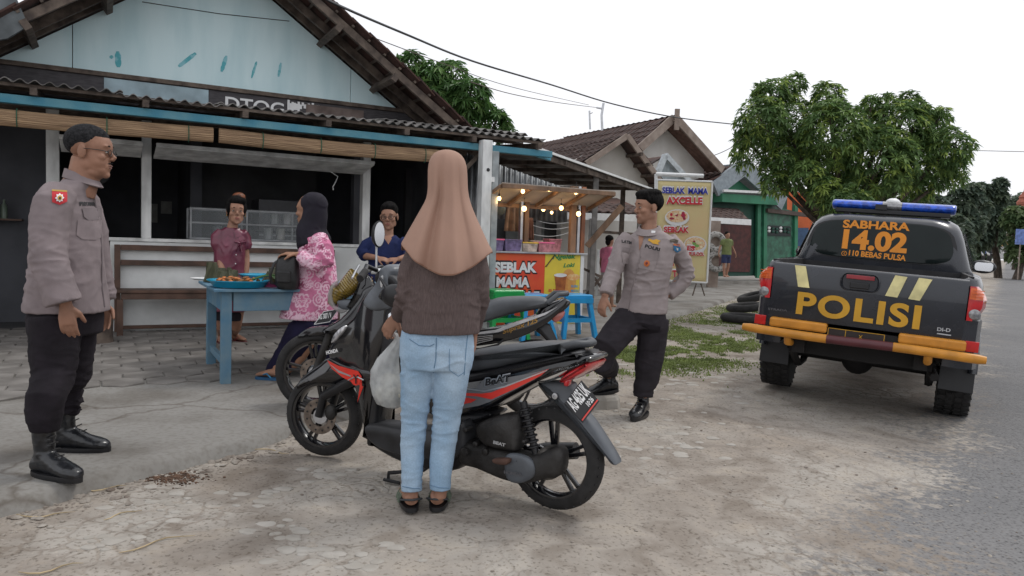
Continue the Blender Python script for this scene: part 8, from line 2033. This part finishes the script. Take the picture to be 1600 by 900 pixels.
# ------------------------------------------------------------------ houses beyond
def tiled_slope(thing_, p_eave0, p_eave1, p_ridge0, p_ridge1, m, tw=.26, th=.30, seed=1, cap=300):
 """tile pieces on a slope given by its eave and ridge lines; pieces past the cap are joined"""
 e0, e1, r0, r1 = V(p_eave0), V(p_eave1), V(p_ridge0), V(p_ridge1); X = (e1 - e0).normalized(); up_ = ((r0 + r1) / 2 - (e0 + e1) / 2); Yd = (up_ - X * up_.dot(X)).normalized(); Z = X.cross(Yd)
 if Z.z < 0: X = -X; Z = X.cross(Yd); e0, e1, r0, r1 = e1, e0, r1, r0
 mb = MB(); mb.prism([e0, e1, r1, r0], -Z * .04); part('roof_deck', mb, m, thing_)
 r = random.Random(seed); Ls = (r0 - e0).dot(Yd); rows = int(Ls / (th * .82)); tm = MB()
 def tf(u, v): x = (u - .5) * tw; return V((x, v * th, .018 * math.cos(u * 2 * math.pi + .8) + (1 - v) * .03 + .015))
 tm.grid(tf, 7, 2); tm.add([tf(i / 6, 0) for i in range(7)] + [tf(i / 6, 0) - V((0, 0, .03)) for i in range(7)], [(i + 1, i, 7 + i, 8 + i) for i in range(6)])
 me = mesh_of(tm, 'tile', [m], 60); base = world_loc(thing_); n = 0; joined = MB(); spots = []
 for j in range(rows):
  t = j * th * .82; k = t / Ls; a = e0.lerp(r0, k); b = e1.lerp(r1, k); xa = a; wdt = (b - a).dot(X)
  for i in range(int(wdt / (tw * .88))):
   spots.append(a + X * (tw * .44 + i * tw * .88 + r.uniform(-.01, .01)) + Z * r.uniform(0, .015))
 spots.sort(key=lambda p: (p - CAM).length)
 for p in spots:
  if n < cap:
   o = put('tile', me, thing_, p - base); tw_ = r.uniform(-.05, .05); Y2 = (Yd + X * tw_).normalized(); X2 = Y2.cross(Z); basis(o, X2, Y2, Z); n += 1
  else: joined.add([p + X * v.co.x + Yd * v.co.y + Z * v.co.z for v in me.vertices], [tuple(q.vertices) for q in me.polygons])
 if joined.v: o = part('tile', joined, m, thing_, fix=False, smooth=60); o['kind'] = 'stuff'
 return n
def facade(P, D_):        # plane through P along direction D_: pixel -> point
 n = V((-D_.y, D_.x, 0)); return lambda px, py: on_plane(px, py, P, n)
def shift(p, d): return V(p) + V(d)
m_wwall = mat('whitewashed_wall', (.62, .60, .57), .85, col2=(.52, .50, .46), scale=1.5, bump=.2)
m_board = mat('verge_board', (.33, .27, .23), .8, col2=(.22, .17, .14), scale=4)
INW = -NN                                # away from the camera, square to the shop front
# nearer white gable house
PB = V((2.4, 19.5, 0)); fB = facade(PB, U)
hb = thing('white_gable_house', 'small whitewashed house with brown tiled roof right behind the lean-to', 'house', V((1.5, 20, 0)))
gp_ = [fB(880, 262), fB(962, 216), fB(1022, 300)];
mb = MB(); mb.prism([V((gp_[0].x, gp_[0].y, 0)), V((gp_[2].x, gp_[2].y, 0)), gp_[2], gp_[1], gp_[0]], INW * .2); part('gable_wall', mb, m_wwall, hb)
rdg0 = fB(962, 213) - INW * .5; rdg1 = rdg0 + INW * 7; eL0 = fB(868, 276) - INW * .5; eL1 = eL0 + INW * 7; eR0 = fB(1030, 305) - INW * .5; eR1 = eR0 + INW * 7
E_L = fB(800, 238)
tiled_slope(hb, fB(884, 264) - INW * .5, fB(884, 264) + INW * 5.5, rdg0, rdg0 + INW * 6, m_tile2, seed=3, cap=260)
tiled_slope(hb, eR0, eR1, rdg0, rdg1, m_tile2, seed=4, cap=40)
for a, b in ((rdg0, fB(1030, 306) - INW * .5), (rdg0, fB(898, 256) - INW * .5)): mb = MB(); mb.beam(a - UP * .04, b - UP * .04, .06, .14); part('verge_board', mb, m_board, hb)
for k in range(5):
 p = rdg0.lerp(eR0, .25 + k * .17) - UP * .12; mb = MB(); mb.beam(p - INW * .15, p + INW * .6, .07, .08); part('rafter_end', mb, m_oldwood, hb)
mb = MB(); c = fB(946, 238) - INW * .03; mb.beam(c, c - UP * .3, .08, .06); part('bracket', mb, m_board, hb)
# long ridge house behind: tiled slope facing us, white gable to the right
PC = V((6.0, 25.5, 0)); fC = facade(PC, U)
hc_ = thing('long_tiled_house', 'long brown tiled roof house with white end gable and carved ridge post', 'house', V((4, 26, 0)))
apex = fC(1033, 186); lb = fC(975, 238); rb = fC(1100, 262)
mb = MB(); mb.prism([V((lb.x, lb.y, 0)), V((rb.x, rb.y, 0)), rb, apex - UP * .15, lb], INW * .2); part('gable_wall', mb, m_wwall, hc_)
rC1 = on_plane(820, 224, V((0.2, 21.8, 0)), NN)
# slope towards us, running left from the verge
tiled_slope(hc_, fC(978, 241) - INW * .6, fC(978, 241) + INW * 9.4, apex - INW * .5, apex + INW * 9.5, m_tile2, .30, .36, seed=6, cap=300)
tiled_slope(hc_, fC(1106, 266) - INW * .7, fC(1106, 266) + INW * 6, apex - INW * .6, apex + INW * 6, m_tile2, .34, .4, seed=7, cap=10)
for a, b in ((apex - INW * .62 - UP * .05, fC(980, 236) - INW * .6), (apex - INW * .72 - UP * .05, fC(1106, 268) - INW * .7)): mb = MB(); mb.beam(a, b, .07, .26); part('verge_board', mb, m_board, hc_)
mb = MB(); mb.prism([apex - INW * .7 - UP * .1, fC(1104, 264) - INW * .7 - UP * .12, fC(1104, 264) + INW * .0 - UP * .12, apex - UP * .1], UP * .03); part('soffit', mb, mat('brown_soffit', (.16, .09, .07), .8, var=.2), hc_)
mb = MB(); mb.beam(apex - INW * .78 - UP * .45, apex - INW * .78 + UP * .22, .15, .10, up=V((0, 1, 0))); part('ridge_post', mb, m_board, hc_)
# grey little gable between
hg = thing('grey_gable_porch', 'small grey gabled porch between the tiled houses', 'house', fC(1040, 290)); hg.location.z = 0
fG = facade(V((5.6, 23.4, 0)), U)
for q, m in (([(1018, 300), (1036, 246), (1085, 300)], mat('grey_blue_plaster', (.30, .34, .36), .8, var=.1)),): mb = MB(); mb.prism([fG(*p) for p in q], INW * .15); part('gable_wall', mb, m, hg)
for a, b in (((1036, 243), (1088, 300)), ((1036, 243), (1016, 290))): mb = MB(); mb.beam(fG(*a) - INW * .1, fG(*b) - INW * .1, .12, .16); part('verge_board', mb, mat('pale_grey_paint', (.48, .52, .54), .7), hg)
tiled_slope(hg, fG(1012, 262) + INW * .2, fG(1000, 262) + INW * 1.6, fG(1036, 244), fG(1036, 244) + INW * 1.6, m_tile2, seed=8, cap=10)
# dark tiled roof and grey gable of the green house
PD = V((9.5, 27.0, 0)); fD = facade(PD, U)
gh = thing('green_house', 'green painted house with grey gable roof and dark red door opening', 'house', fD(1150, 420)); gh.location.z = 0
m_green = mat('green_paint', (.035, .19, .105), .6, var=.12, scale=2); m_green2 = mat('green_tile_wall', (.03, .13, .08), .35, var=.25, scale=6); m_dgreen = mat('dark_green', (.015, .07, .05), .6)
m_slate = mat('grey_verge', (.27, .31, .34), .7, var=.1)
mb = MB(); mb.prism([fD(1111, 300), fD(1230, 310), fD(1228, 430) , fD(1111, 432)], INW * .3); part('front_wall', mb, m_dgreen, gh)
mb = MB(); mb.prism([fD(1118, 300), fD(1148, 279), fD(1177, 302)], -INW * .06); part('gable_wall', mb, m_green, gh)
for a, b in (((1150, 262), (1105, 296)), ((1150, 262), (1212, 318))):
 mb = MB(); A_, B_ = fD(*a) - INW * .35, fD(*b) - INW * .35; mb.beam(A_, B_, .12, .55, up=NN.cross(A_ - B_)); part('verge_board', mb, m_slate, gh)
mb = MB(); mb.prism([fD(1150, 258) - INW * .4, fD(1212, 315) - INW * .4, fD(1212, 315) + INW * 5, fD(1150, 258) + INW * 5], UP * .05); part('roof_sheet', mb, m_slate, gh)
tiled_slope(gh, fD(1075, 292) - INW * .4, fD(1075, 292) + INW * 5, fD(1150, 258) - INW * .4, fD(1150, 258) + INW * 5, m_tile, .3, .36, seed=9, cap=120)
mb = MB(); mb.prism([fD(1112, 303) - INW * .5, fD(1192, 308) - INW * .5, fD(1199, 321) - INW * .5, fD(1112, 316) - INW * .5], INW * .45); part('fascia', mb, m_green, gh)
mb = MB(); mb.beam(fD(1110, 299) - INW * .6, fD(1176, 302) - INW * .6, .08, .08); part('gutter', mb, m_sheetwhite, gh)
# pilaster, green wall, door recess
mb = MB(); mb.prism([fD(1180, 316) - INW * .1, fD(1237, 330) - INW * .1, fD(1236, 432) - INW * .1, fD(1178, 432) - INW * .1], INW * .08); part('side_wall', mb, m_green2, gh)
for x in (1178, 1188, 1236): mb = MB(); mb.prism([fD(x, 320) - INW * .18, fD(x + 5, 320) - INW * .18, fD(x + 4, 434) - INW * .18, fD(x - 1, 434) - INW * .18], INW * .1); part('pilaster', mb, m_green, gh)
mb = MB(); mb.prism([fD(1118, 350) - INW * .06, fD(1172, 352) - INW * .06, fD(1170, 425) - INW * .06, fD(1118, 424) - INW * .06], INW * .05); part('door', mb, mat('dark_red_door', (.085, .022, .020), .6, var=.2), gh)
mb = MB(); mb.prism([fD(1190, 326) - INW * .3, fD(1280, 336) - INW * .3, fD(1280, 342) - INW * .3, fD(1190, 332) - INW * .3], INW * .2); part('flat_roof_edge', mb, mat('brown_fascia', (.10, .075, .065), .8), gh)
for k in range(12):
 px, py = 1195 + (k % 6) * 6, 356 + (k // 6) * 5 + (k % 3); mb = MB(); c = fD(px, py) - INW * .2; mb.ell(c, (.06, .03, .05), nu=8, nv=6); part('potted_bloom', mb, m_white_print if k % 3 == 0 else m_dgreen, gh, smooth=180)
mb = MB(); mb.prism([fD(1192, 352) - INW * .17, fD(1230, 354) - INW * .17, fD(1230, 369) - INW * .17, fD(1192, 368) - INW * .17], INW * .05); part('window', mb, m_tglass, gh)
# tiled awning with white fascia in front of the door
fA = facade(PD - INW * 1.6, U)
tiled_slope(gh, fA(1106, 341), fA(1171, 344), fD(1110, 324) - INW * .1, fD(1150, 326) - INW * .1, m_tile2, .28, .32, seed=10, cap=140)
mb = MB(); mb.prism([fA(1104, 339) - INW * .05, fA(1172, 343) - INW * .05, fA(1172, 352) - INW * .05, fA(1104, 348) - INW * .05], INW * .04); part('fascia', mb, m_sheetwhite, gh)
mb = MB(); g0 = gnd(1105, 452, 0); mb.prism([gnd(1112, 447, .0), gnd(1190, 447, .0), gnd(1240, 436, .0), gnd(1110, 434, .0)], UP * .16); part('step', mb, m_concrete, gh)
# white low awning and tiles to the left of the sign
fl = facade(V((2.5, 17.5, 0)), U)
wa = thing('tiled_porch_roof', 'low brown tiled porch roof with white fascia behind the stall', 'roof', fl(960, 335)); wa.location.z = 0
mb = MB(); mb.prism([fl(838, 330), fl(1026, 336), fl(1026, 347), fl(838, 341)], INW * .05); part('fascia', mb, m_sheetwhite, wa)
tiled_slope(wa, fl(838, 330), fl(1026, 337), fl(850, 312) + INW * 1.6 + UP * .1, fl(1026, 312) + INW * 1.6 + UP * .1, m_tile2, .28, .33, seed=12, cap=160)
mb = MB(); P0_, P1_ = fl(838, 345) + INW * 2.0, fl(1026, 350) + INW * 2.0; mb.prism([V((P0_.x, P0_.y, 0)), V((P1_.x, P1_.y, 0)), V((P1_.x, P1_.y, 2.0)), V((P0_.x, P0_.y, 2.0))], INW * .1); part('back_wall', mb, m_dark, wa)
for px in (842, 925, 1000): p = fl(px, 345); mb = MB(); mb.beam(V((p.x, p.y, 0)), V((p.x, p.y, p.z + .05)), .12, .12, up=V((0, 1, .01))); part('post', mb, mat('grey_post', (.22, .21, .20)), wa)
for (x0, x1, m) in ((855, 880, mat('grey_shutter', (.16, .17, .17), .7)), (895, 918, mat('grey_shutter', (.16, .17, .17))), (960, 985, m_brownwood)):
 a_, b_ = fl(x0, 355) + INW * 1.9, fl(x1, 355) + INW * 1.9; mb = MB(); mb.prism([V((a_.x, a_.y, .0)), V((b_.x, b_.y, 0)), V((b_.x, b_.y, 1.75)), V((a_.x, a_.y, 1.75))], INW * .05); part('shutter', mb, m, wa)
# orange building further on
fo = facade(V((15.5, 34, 0)), U)
ob = thing('orange_building', 'bright orange gabled building beyond the green house', 'building', fo(1265, 400)); ob.location.z = 0
m_or = mat('orange_paint', (.72, .16, .05), .7, var=.08, scale=2)
mb = MB(); mb.prism([fo(1205, 332), fo(1205, 296), fo(1240, 295), fo(1288, 328), fo(1288, 334)], INW * .3); part('gable_wall', mb, m_or, ob)
mb = MB(); mb.prism([fo(1244, 338), fo(1270, 338), fo(1270, 410), fo(1244, 408)], INW * .3); part('wall', mb, m_or, ob)
mb = MB(); mb.prism([fo(1245, 356), fo(1262, 356), fo(1262, 385), fo(1245, 385)], -INW * .05); part('window', mb, mat('blue_sign', (.05, .12, .25), .5), ob)
mb = MB(); mb.beam(fo(1238, 293) - INW * .2, fo(1290, 329) - INW * .2, .1, .15); part('verge_board', mb, m_board, ob)
mb = MB(); mb.prism([fo(1258, 300) + INW * 5, fo(1276, 288) + INW * 5, fo(1310, 320) + INW * 5, fo(1310, 400) + INW * 5, fo(1258, 400) + INW * 5], INW * .3); single('grey_building', mb, mat('grey_gable', (.38, .37, .36), .8), 'pale grey gable partly behind the orange building', 'building', fo(1276, 400) + INW * 5)
p = gnd(1232, 445, 0); mb = MB(); mb.tube([V((p.x, p.y, 0)), V((p.x, p.y, 3.2))], .035, 8); single('iron_post', mb, m_dgreen, 'thin dark post standing in front of the green wall', 'post', p)
# ------------------------------------------------------------------ tyres, wooden post with garland, kerb slab
def torus(mb, c, R_, r_, X, Y, n=26, k=10):
 Z = V(X).cross(V(Y)).normalized(); rings = []
 for i in range(n + 1):
  t = 2 * math.pi * i / n; d = V(X) * math.cos(t) + V(Y) * math.sin(t); rings.append([V(c) + d * (R_ + r_ * math.cos(s)) + Z * r_ * .9 * math.sin(s) for s in np.linspace(0, 6.283, k + 1)[:-1]])
 mb.loft(rings, cap=False)
for i, (px, py, z, R_, tl, lb) in enumerate(((1160, 501, .08, .30, .0, 'flat black tyre lying lowest behind the pickup'), (1164, 494, .20, .27, .12, 'middle black tyre leaning on the others behind the pickup'), (1176, 486, .32, .25, .3, 'topmost black tyre of the heap behind the pickup'))):
 c = gnd(px, py + 3, 0) ; mb = MB(); torus(mb, c + UP * z, R_, .075, V((1, 0, tl)).normalized(), V((0, 1, 0)))
 single('old_tyre', mb, m_rubber, lb, 'tyre', c, 'old tyres heaped on the verge', smooth=60)
p = gnd(1112, 452, 0); pw = thing('wooden_post', 'weathered wooden post hung with tyre rings beside the food banner', 'post', p)
hp_ = atY(1112, 345, p.y).z; mb = MB(); mb.beam(V((p.x, p.y, 0)), V((p.x, p.y, hp_)), .30, .22, up=V((0, 1, .01))); part('post', mb, m_board, pw, bevel=.01)
m_ty2 = mat('grey_dusty_tyre', (.10, .10, .095), .9, col2=(.35, .34, .32), scale=18, contrast=(.5, .62))
for (px, py, rx) in ((1118, 378, 12), (1120, 408, 13), (1106, 392, 9)):
 mb = MB(); c = atY(px, py, p.y - .25); torus(mb, c, rx / F_PX * p.y, .09, V((1, 0, 0)), V((0, .1, 1)).normalized()); part('ring', mb, m_ty2, pw, smooth=60)
# utility poles and overhead wires
up_ = thing('roof_antenna', 'thin metal pole with crossbar standing on the brown tiled roof', 'antenna', atY(941, 200, 24));
mb = MB(); mb.tube([atY(941, 204, 24), atY(940, 180, 24), atY(943, 161, 24)], .04, 6); part('mast', mb, m_alu, up_); mb = MB(); mb.tube([atY(932, 168, 24), atY(943, 170, 24)], .03, 6); part('crossbar', mb, m_alu, up_)
mb = MB(); mb.tube([atY(922, 202, 24), atY(921, 173, 24)], .03, 6); mb.tube([atY(921, 178, 24), atY(926, 176, 24)], .015, 5); single('roof_pole', mb, m_alu, 'shorter thin pole on the tiled roof left of the antenna', 'pole', atY(922, 202, 24))
def wire(pts, r_, label, m=m_black):
 P = [atY(x, y, Y) for x, y, Y in pts]; out = []
 for i in range(len(P) - 1):
  for k in range(6):
   t = k / 6; p0, p1, p2, p3 = P[max(0, i - 1)], P[i], P[i + 1], P[min(len(P) - 1, i + 2)]
   out.append(.5 * ((2 * p1) + (p2 - p0) * t + (2 * p0 - 5 * p1 + 4 * p2 - p3) * t * t + (3 * p1 - p0 - 3 * p2 + p3) * t ** 3))
 out.append(P[-1]); mb = MB(); mb.tube(out, r_, 6); single('overhead_wire', mb, m, label, 'wire', P[0], 'overhead wires', smooth=60)
wire([(440, -48, 7), (512, 0, 8), (640, 56, 10), (740, 96, 12), (860, 132, 15), (960, 163, 18), (1060, 184, 21), (1165, 196, 24)], .016, 'thick black twisted cable sagging across the sky from the shop roof')
wire([(560, 50, 9), (700, 102, 12), (800, 136, 15), (920, 164, 23)], .006, 'thin grey wire below the thick cable across the sky', m_oldwood)
wire([(735, 128, 12), (800, 147, 15), (870, 160, 19), (932, 168, 24)], .008, 'knotted pale wire lowest in the sky ending at the antenna', m_oldwood)
wire([(1100, 248, 26), (1130, 237, 26), (1165, 218, 26)], .012, 'short faint wire running into the mango tree', m_oldwood); wire([(1518, 235, 30), (1600, 237, 30), (1680, 238, 30)], .012, 'faint level wire at the right edge of the sky', m_oldwood)
# ------------------------------------------------------------------ trees
def crown(blobs, n, leaf_l, leaf_w, seed, droop=.5, cols=None, per=9, hang=.6, shell=.55):
 """rosettes of drooping leaves over clump-shaped blobs [(centre, radius)]; one folded blade per leaf"""
 r = random.Random(seed); mb = MB(); col = []
 W_ = [q[1] ** 2 for q in blobs]; tot = sum(W_)
 for (c, R_), w_ in zip(blobs, W_):
  for _ in range(max(4, int(n * w_ / tot))):
   d = V((r.gauss(0, 1), r.gauss(0, 1), r.gauss(.15, 1))).normalized(); k = shell + (1 - shell) * r.random() ** .5
   p = V(c) + d * R_ * k * V((1, 1, 1)).length / 1.732; base = r.random(); cc = r.choice(cols)
   ax = (d + UP * .7).normalized()
   for i in range(per):
    a = 6.283 * i / per + r.uniform(-.3, .3); t = ax.orthogonal().normalized(); b = ax.cross(t); o = (t * math.cos(a) + b * math.sin(a)); dr = (o * r.uniform(.6, 1.1) + ax * r.uniform(-.1, .5) - UP * droop * r.uniform(.4, 1.3)).normalized()
    L_ = leaf_l * r.uniform(.65, 1.2); s_ = dr.cross(UP + V((r.uniform(-.4, .4), r.uniform(-.4, .4), 0))).normalized() * leaf_w * r.uniform(.7, 1.2) * .5
    q = p + dr * L_ * .5 - UP * .0; e = p + dr * L_ - UP * L_ * .22 * hang
    mb.add([p, q + s_ + UP * leaf_w * .12, e, q - s_ + UP * leaf_w * .12], [(0, 1, 2), (0, 2, 3)]); g = r.uniform(.75, 1.25); col += [(cc[0] * g, cc[1] * g, cc[2] * g, 1)] * 4
 return mb, col
m_leaves = attr_mat('tree_leaves', .5, nvar=.12, nscale=3, spec=.3)
def translucent(m, fac):
 t = m.node_tree; N = t.nodes; b = N['Principled BSDF']; tr = N.new('ShaderNodeBsdfTranslucent'); mx_ = N.new('ShaderNodeMixShader'); mx_.inputs[0].default_value = fac
 t.links.new(b.inputs['Base Color'].links[0].from_socket, tr.inputs[0]); t.links.new(b.outputs[0], mx_.inputs[1]); t.links.new(tr.outputs[0], mx_.inputs[2]); t.links.new(mx_.outputs[0], N['Material Output'].inputs[0])
translucent(m_leaves, .38); translucent(m_grass, .3)
def tree(name, label, base, blobs, n, ll, lw, seed, cols, trunk_r=.14, group=None, per=9, droop=.5, cat='tree', forks=None):
 t = thing(name, label, cat, base, group); mb, col = crown(blobs, n, ll, lw, seed, droop, cols, per)
 o = part('crown', mb, m_leaves, t, fix=False); at = o.data.color_attributes.new('col', 'FLOAT_COLOR', 'POINT'); at.data.foreach_set('color', np.array(col).reshape(-1)); o['kind'] = 'stuff'
 r = random.Random(seed); mbt = MB(); top = sum((V(b[0]) for b in blobs), V((0, 0, 0))) / len(blobs); b0 = V(base)
 fork = b0.lerp(top, .42); mbt.tube([b0 - UP * .1, b0.lerp(fork, .5) + V((.05, 0, 0)), fork], [trunk_r * 1.2, trunk_r, trunk_r * .85], 12)
 for (c, R_) in blobs: mid = fork.lerp(V(c), .5) + V((r.uniform(-.1, .1), r.uniform(-.1, .1), -.1)) * R_; mbt.tube([fork, mid, V(c), V(c) + (V(c) - fork).normalized() * R_ * .5], [trunk_r * .45, trunk_r * .25, trunk_r * .13, trunk_r * .05], 8)
 part('trunk', mbt, mat('bark', (.085, .065, .05), .9, var=.3, scale=14, bump=.6, bscale=20, stretch=(1, 1, .3)), t, smooth=60)
 return t
G1 = [(.15, .24, .085), (.11, .19, .065), (.19, .29, .09), (.28, .37, .09), (.09, .16, .055)]
TYm = 13.0
def tm_(px, py, rad, d=0): return (tuple(atY(px, py, TYm + d)), rad / F_PX * TYm)
blobs = [tm_(1205, 150, 28), tm_(1240, 132, 19, .3), tm_(1185, 140, 12, .2), tm_(1190, 190, 38, -.4), tm_(1230, 190, 44, .3), tm_(1292, 155, 28, .2), tm_(1300, 180, 26, -.3), tm_(1300, 210, 52, -.5), tm_(1355, 196, 32, .5), tm_(1362, 160, 13, .1), tm_(1385, 158, 14, .1), tm_(1422, 160, 18, .2), tm_(1440, 175, 16, 0), tm_(1400, 205, 48), tm_(1460, 198, 26, .3), tm_(1480, 235, 36, -.3), tm_(1440, 255, 52, .1), tm_(1370, 255, 58, -.3), tm_(1300, 265, 46, .4), tm_(1180, 235, 36), tm_(1215, 255, 30, -.2), tm_(1490, 270, 24), tm_(1210, 285, 22, -.3), tm_(1235, 240, 34, .5), tm_(1262, 276, 25, -.8), tm_(1288, 300, 24, -.9), tm_(1308, 322, 26, -1.0), tm_(1325, 325, 34, -1.0), tm_(1340, 300, 42, 1.0), tm_(1420, 300, 40, .8), tm_(1162, 215, 16), tm_(1470, 180, 14)]
tree('mango_tree', 'dense dark green mango tree standing behind the pickup', V((atY(1330, 400, TYm + .3).x, TYm + .3, 0)), blobs, 4300, .135, .036, 5, G1, .15, per=9, droop=.3)
TYl = 17.0
def tl2(px, py, rad, d=0): return (tuple(atY(px, py, TYl + d)), rad / F_PX * TYl)
tree('mango_tree', 'bushy green tree rising behind the shop roof', V((atY(700, 400, TYl).x, TYl + 1, 0)), [tl2(640, 105, 26), tl2(672, 125, 30), tl2(705, 120, 28, .3), tl2(690, 160, 40), tl2(735, 150, 30, -.3), tl2(735, 185, 34), tl2(775, 190, 20), tl2(660, 160, 40, .5), tl2(700, 200, 45, .5), tl2(640, 140, 30), tl2(790, 205, 14), tl2(760, 172, 14)], 1100, .24, .06, 8, [(.10, .19, .06), (.07, .15, .045), (.14, .24, .07), (.08, .17, .05)], .2)
# distant roadside trees; haze is painted into the pale leaf colours
G2 = [(.10, .135, .095), (.08, .115, .085), (.12, .155, .10)]; G3 = [(.13, .18, .08), (.10, .16, .07)]
def far_tree(label, Y, spots, n, seed, cols=G2, name='roadside_tree', ll=.42, x0=None, per=7):
 bl = [(tuple(atY(px, py, Y + dd)), rad / F_PX * Y) for px, py, rad, dd in spots]; bx = x0 or spots[0][0]; p = atY(bx, 405, Y)
 tree(name, label, V((p.x, Y, -.05)), bl, n, ll, ll * .5, seed, cols, .22, 'trees along the road', per, .2)
far_tree('dark hazy tree nearest the mango tree at the right of the sky', 42, [(1500, 315, 22, 0), (1485, 340, 26, 1), (1520, 300, 14, 0), (1510, 350, 26, 0), (1495, 375, 24, 0), (1470, 330, 22, 1), (1530, 325, 16, 1)], 620, 31)
far_tree('tall hazy tree with separate round crown tufts beside the road', 50, [(1562, 288, 9, 0), (1556, 302, 13, 0), (1545, 318, 14, 1), (1568, 308, 8, 0), (1532, 295, 9, 0), (1540, 345, 22, 0), (1525, 370, 22, 0), (1550, 330, 12, 0)], 560, 32, ll=.5)
far_tree('low pale tree at the bend of the road', 70, [(1560, 350, 16, 0), (1548, 372, 18, 0), (1575, 335, 12, 0), (1538, 380, 18, 0), (1530, 395, 14, 0)], 380, 33, [(.10, .14, .08), (.08, .12, .07)], ll=.7)
far_tree('bright green tree on the right side of the road', 48, [(1590, 340, 20, 0), (1612, 350, 26, 0), (1600, 372, 24, 0), (1640, 340, 34, 0), (1578, 348, 12, 0), (1590, 395, 16, 0), (1650, 390, 30, 0)], 620, 34, G3, ll=.45)
far_tree('pale distant tree closing the road', 95, [(1585, 325, 14, 0), (1600, 318, 16, 0), (1570, 330, 10, 0), (1620, 325, 20, 0)], 260, 35, [(.16, .20, .15), (.14, .18, .13)], ll=.9)
# low hedge foliage behind the pickup to the left, under the mango tree
far_tree('dark shrub filling the gap under the mango tree behind the pickup', 30, [(1440, 340, 40, 0), (1480, 365, 34, 0), (1400, 345, 36, 0), (1350, 345, 40, 0), (1460, 395, 30, 0), (1510, 398, 14, 0), (1310, 350, 34, 0)], 900, 36, name='shrub', ll=.32)
# distant street end
dsY = 90
mb = MB(); mb.prism([atY(1545, 405, dsY), atY(1585, 405, dsY), atY(1582, 372, dsY), atY(1550, 370, dsY)], V((0, 3, 0))); hs = single('white_shop', mb, mat('hazy_white_wall', (.55, .55, .55), .8), 'small hazy white shop at the far end of the road', 'building', atY(1565, 408, dsY))
mb = MB(); mb.prism([atY(1555, 384, dsY - 1), atY(1576, 385, dsY - 1), atY(1576, 378, dsY - 1), atY(1555, 377, dsY - 1)], V((0, .5, 0))); part('shop_sign', mb, mat('orange_sign', (.65, .35, .10), .6), hs)
mb = MB(); mb.prism([atY(1548, 371, dsY - .5), atY(1585, 373, dsY - .5), atY(1578, 364, dsY + 1), atY(1553, 363, dsY + 1)], V((0, .5, 0))); part('roof', mb, m_tile2, hs)
for px, y0_, y1_, Y, lb in ((1553.5, 348, 408, 70, 'left one of two thin dark poles at the far end of the road'), (1557, 362, 408, 76, 'right one of two thin dark poles at the far end of the road'), (1510, 368, 402, 45, 'pale slender trunk like pole under the roadside trees')):
 mb = MB(); mb.tube([atY(px, y1_, Y), atY(px, y0_, Y)], .10 if Y > 50 else .08, 8); single('utility_pole', mb, m_oldwood if Y > 50 else m_board, lb, 'pole', atY(px, y1_, Y), 'poles by the road')
mb = MB(); c = atY(1595, 370, 46); mb.box(c, (.62, .08, .95)); sbp = single('blue_billboard', mb, mat('hazy_blue_sign', (.16, .24, .55), .6, var=.2, scale=6), 'small blue board on the right side of the road among the leaves', 'sign', c)
mb = MB(); mb.tube([c, V((c.x, c.y, 0))], .04, 8); part('post', mb, m_board, sbp)
mb = MB(); mb.lathe([(.5, 0), (.55, .2), (.35, .5), (.42, .6), (.1, 1.1), (.05, 1.5)], atY(1600, 320, 60), UP, 12); mb.tube([atY(1600, 320, 60), atY(1600, 402, 60)], .5, 10); single('brick_tower', mb, mat('brick_red', (.36, .12, .08), .8), 'dark red pointed tower top at the right edge of the sky', 'tower', atY(1600, 402, 60), smooth=40)
# far motorcycles with riders on the road
def far_rider(px, py, Y, col, label):
 c = atY(px, py, Y); e = thing('motorcyclist', label, 'motorcycle', c, 'riders far down the road')
 for dy in (-.6, .6): mb = MB(); torus(mb, c + V((dy * .5, dy, .28)), .24, .06, V((.5, 1, 0)).normalized(), UP, 14, 6); part('wheel', mb, m_rubber, e, smooth=60)
 mb = MB(); mb.tube([c + V((-.3, -.7, .55)), c + V((0, 0, .65)), c + V((.3, .7, .85))], [.1, .16, .1], 8); part('body', mb, m_gloss, e, smooth=60)
 mb = MB(); mb.tube([c + V((0, -.1, .7)), c + V((0, 0, 1.0)), c + V((0, .05, 1.3)), c + V((0, .05, 1.4))], [.16, .17, .2, .08], 10); mb.tube([c + V((.2, 0, 1.25)), c + V((.3, .3, 1.05)), c + V((.25, .5, .98))], .05, 6); mb.tube([c + V((-.2, 0, 1.25)), c + V((-.1, .3, 1.05)), c + V((0, .55, .98))], .05, 6); part('rider', mb, col, e, smooth=60)
 mb = MB(); mb.ell(c + V((0, .05, 1.52)), (.13, .14, .14)); part('helmet', mb, m_black, e, smooth=180)
far_rider(1545, 410, 55, m_black, 'dark rider on a motorcycle near the two thin poles'); far_rider(1536, 409, 62, mat('blue_jacket', (.10, .14, .3), .7), 'rider in blue on a motorcycle left of the dark rider'); far_rider(1571, 409, 70, mat('grey_jacket', (.3, .3, .3), .7), 'rider in grey furthest right down the road')
# strip of grass along the far right verge
def gv(r): p = V((0, 0, 0)); t = r.uniform(22, 70); s = r.uniform(0, 5); q = RD * t + RN * (3.0 + s) ; return V((q.x, q.y, -.06))
o = part('verge_grass', grass(7000, gv, .1, .35, 6, .04), m_grass, None, fix=False, kind='stuff'); tag(o, 'rough green grass strip on the right edge of the far road', 'grass')
bpy.data.scenes.remove(TMP)
print('objects', len(SC.objects), 'tris', sum(len(o.data.polygons) for o in SC.objects if o.type == 'MESH'))
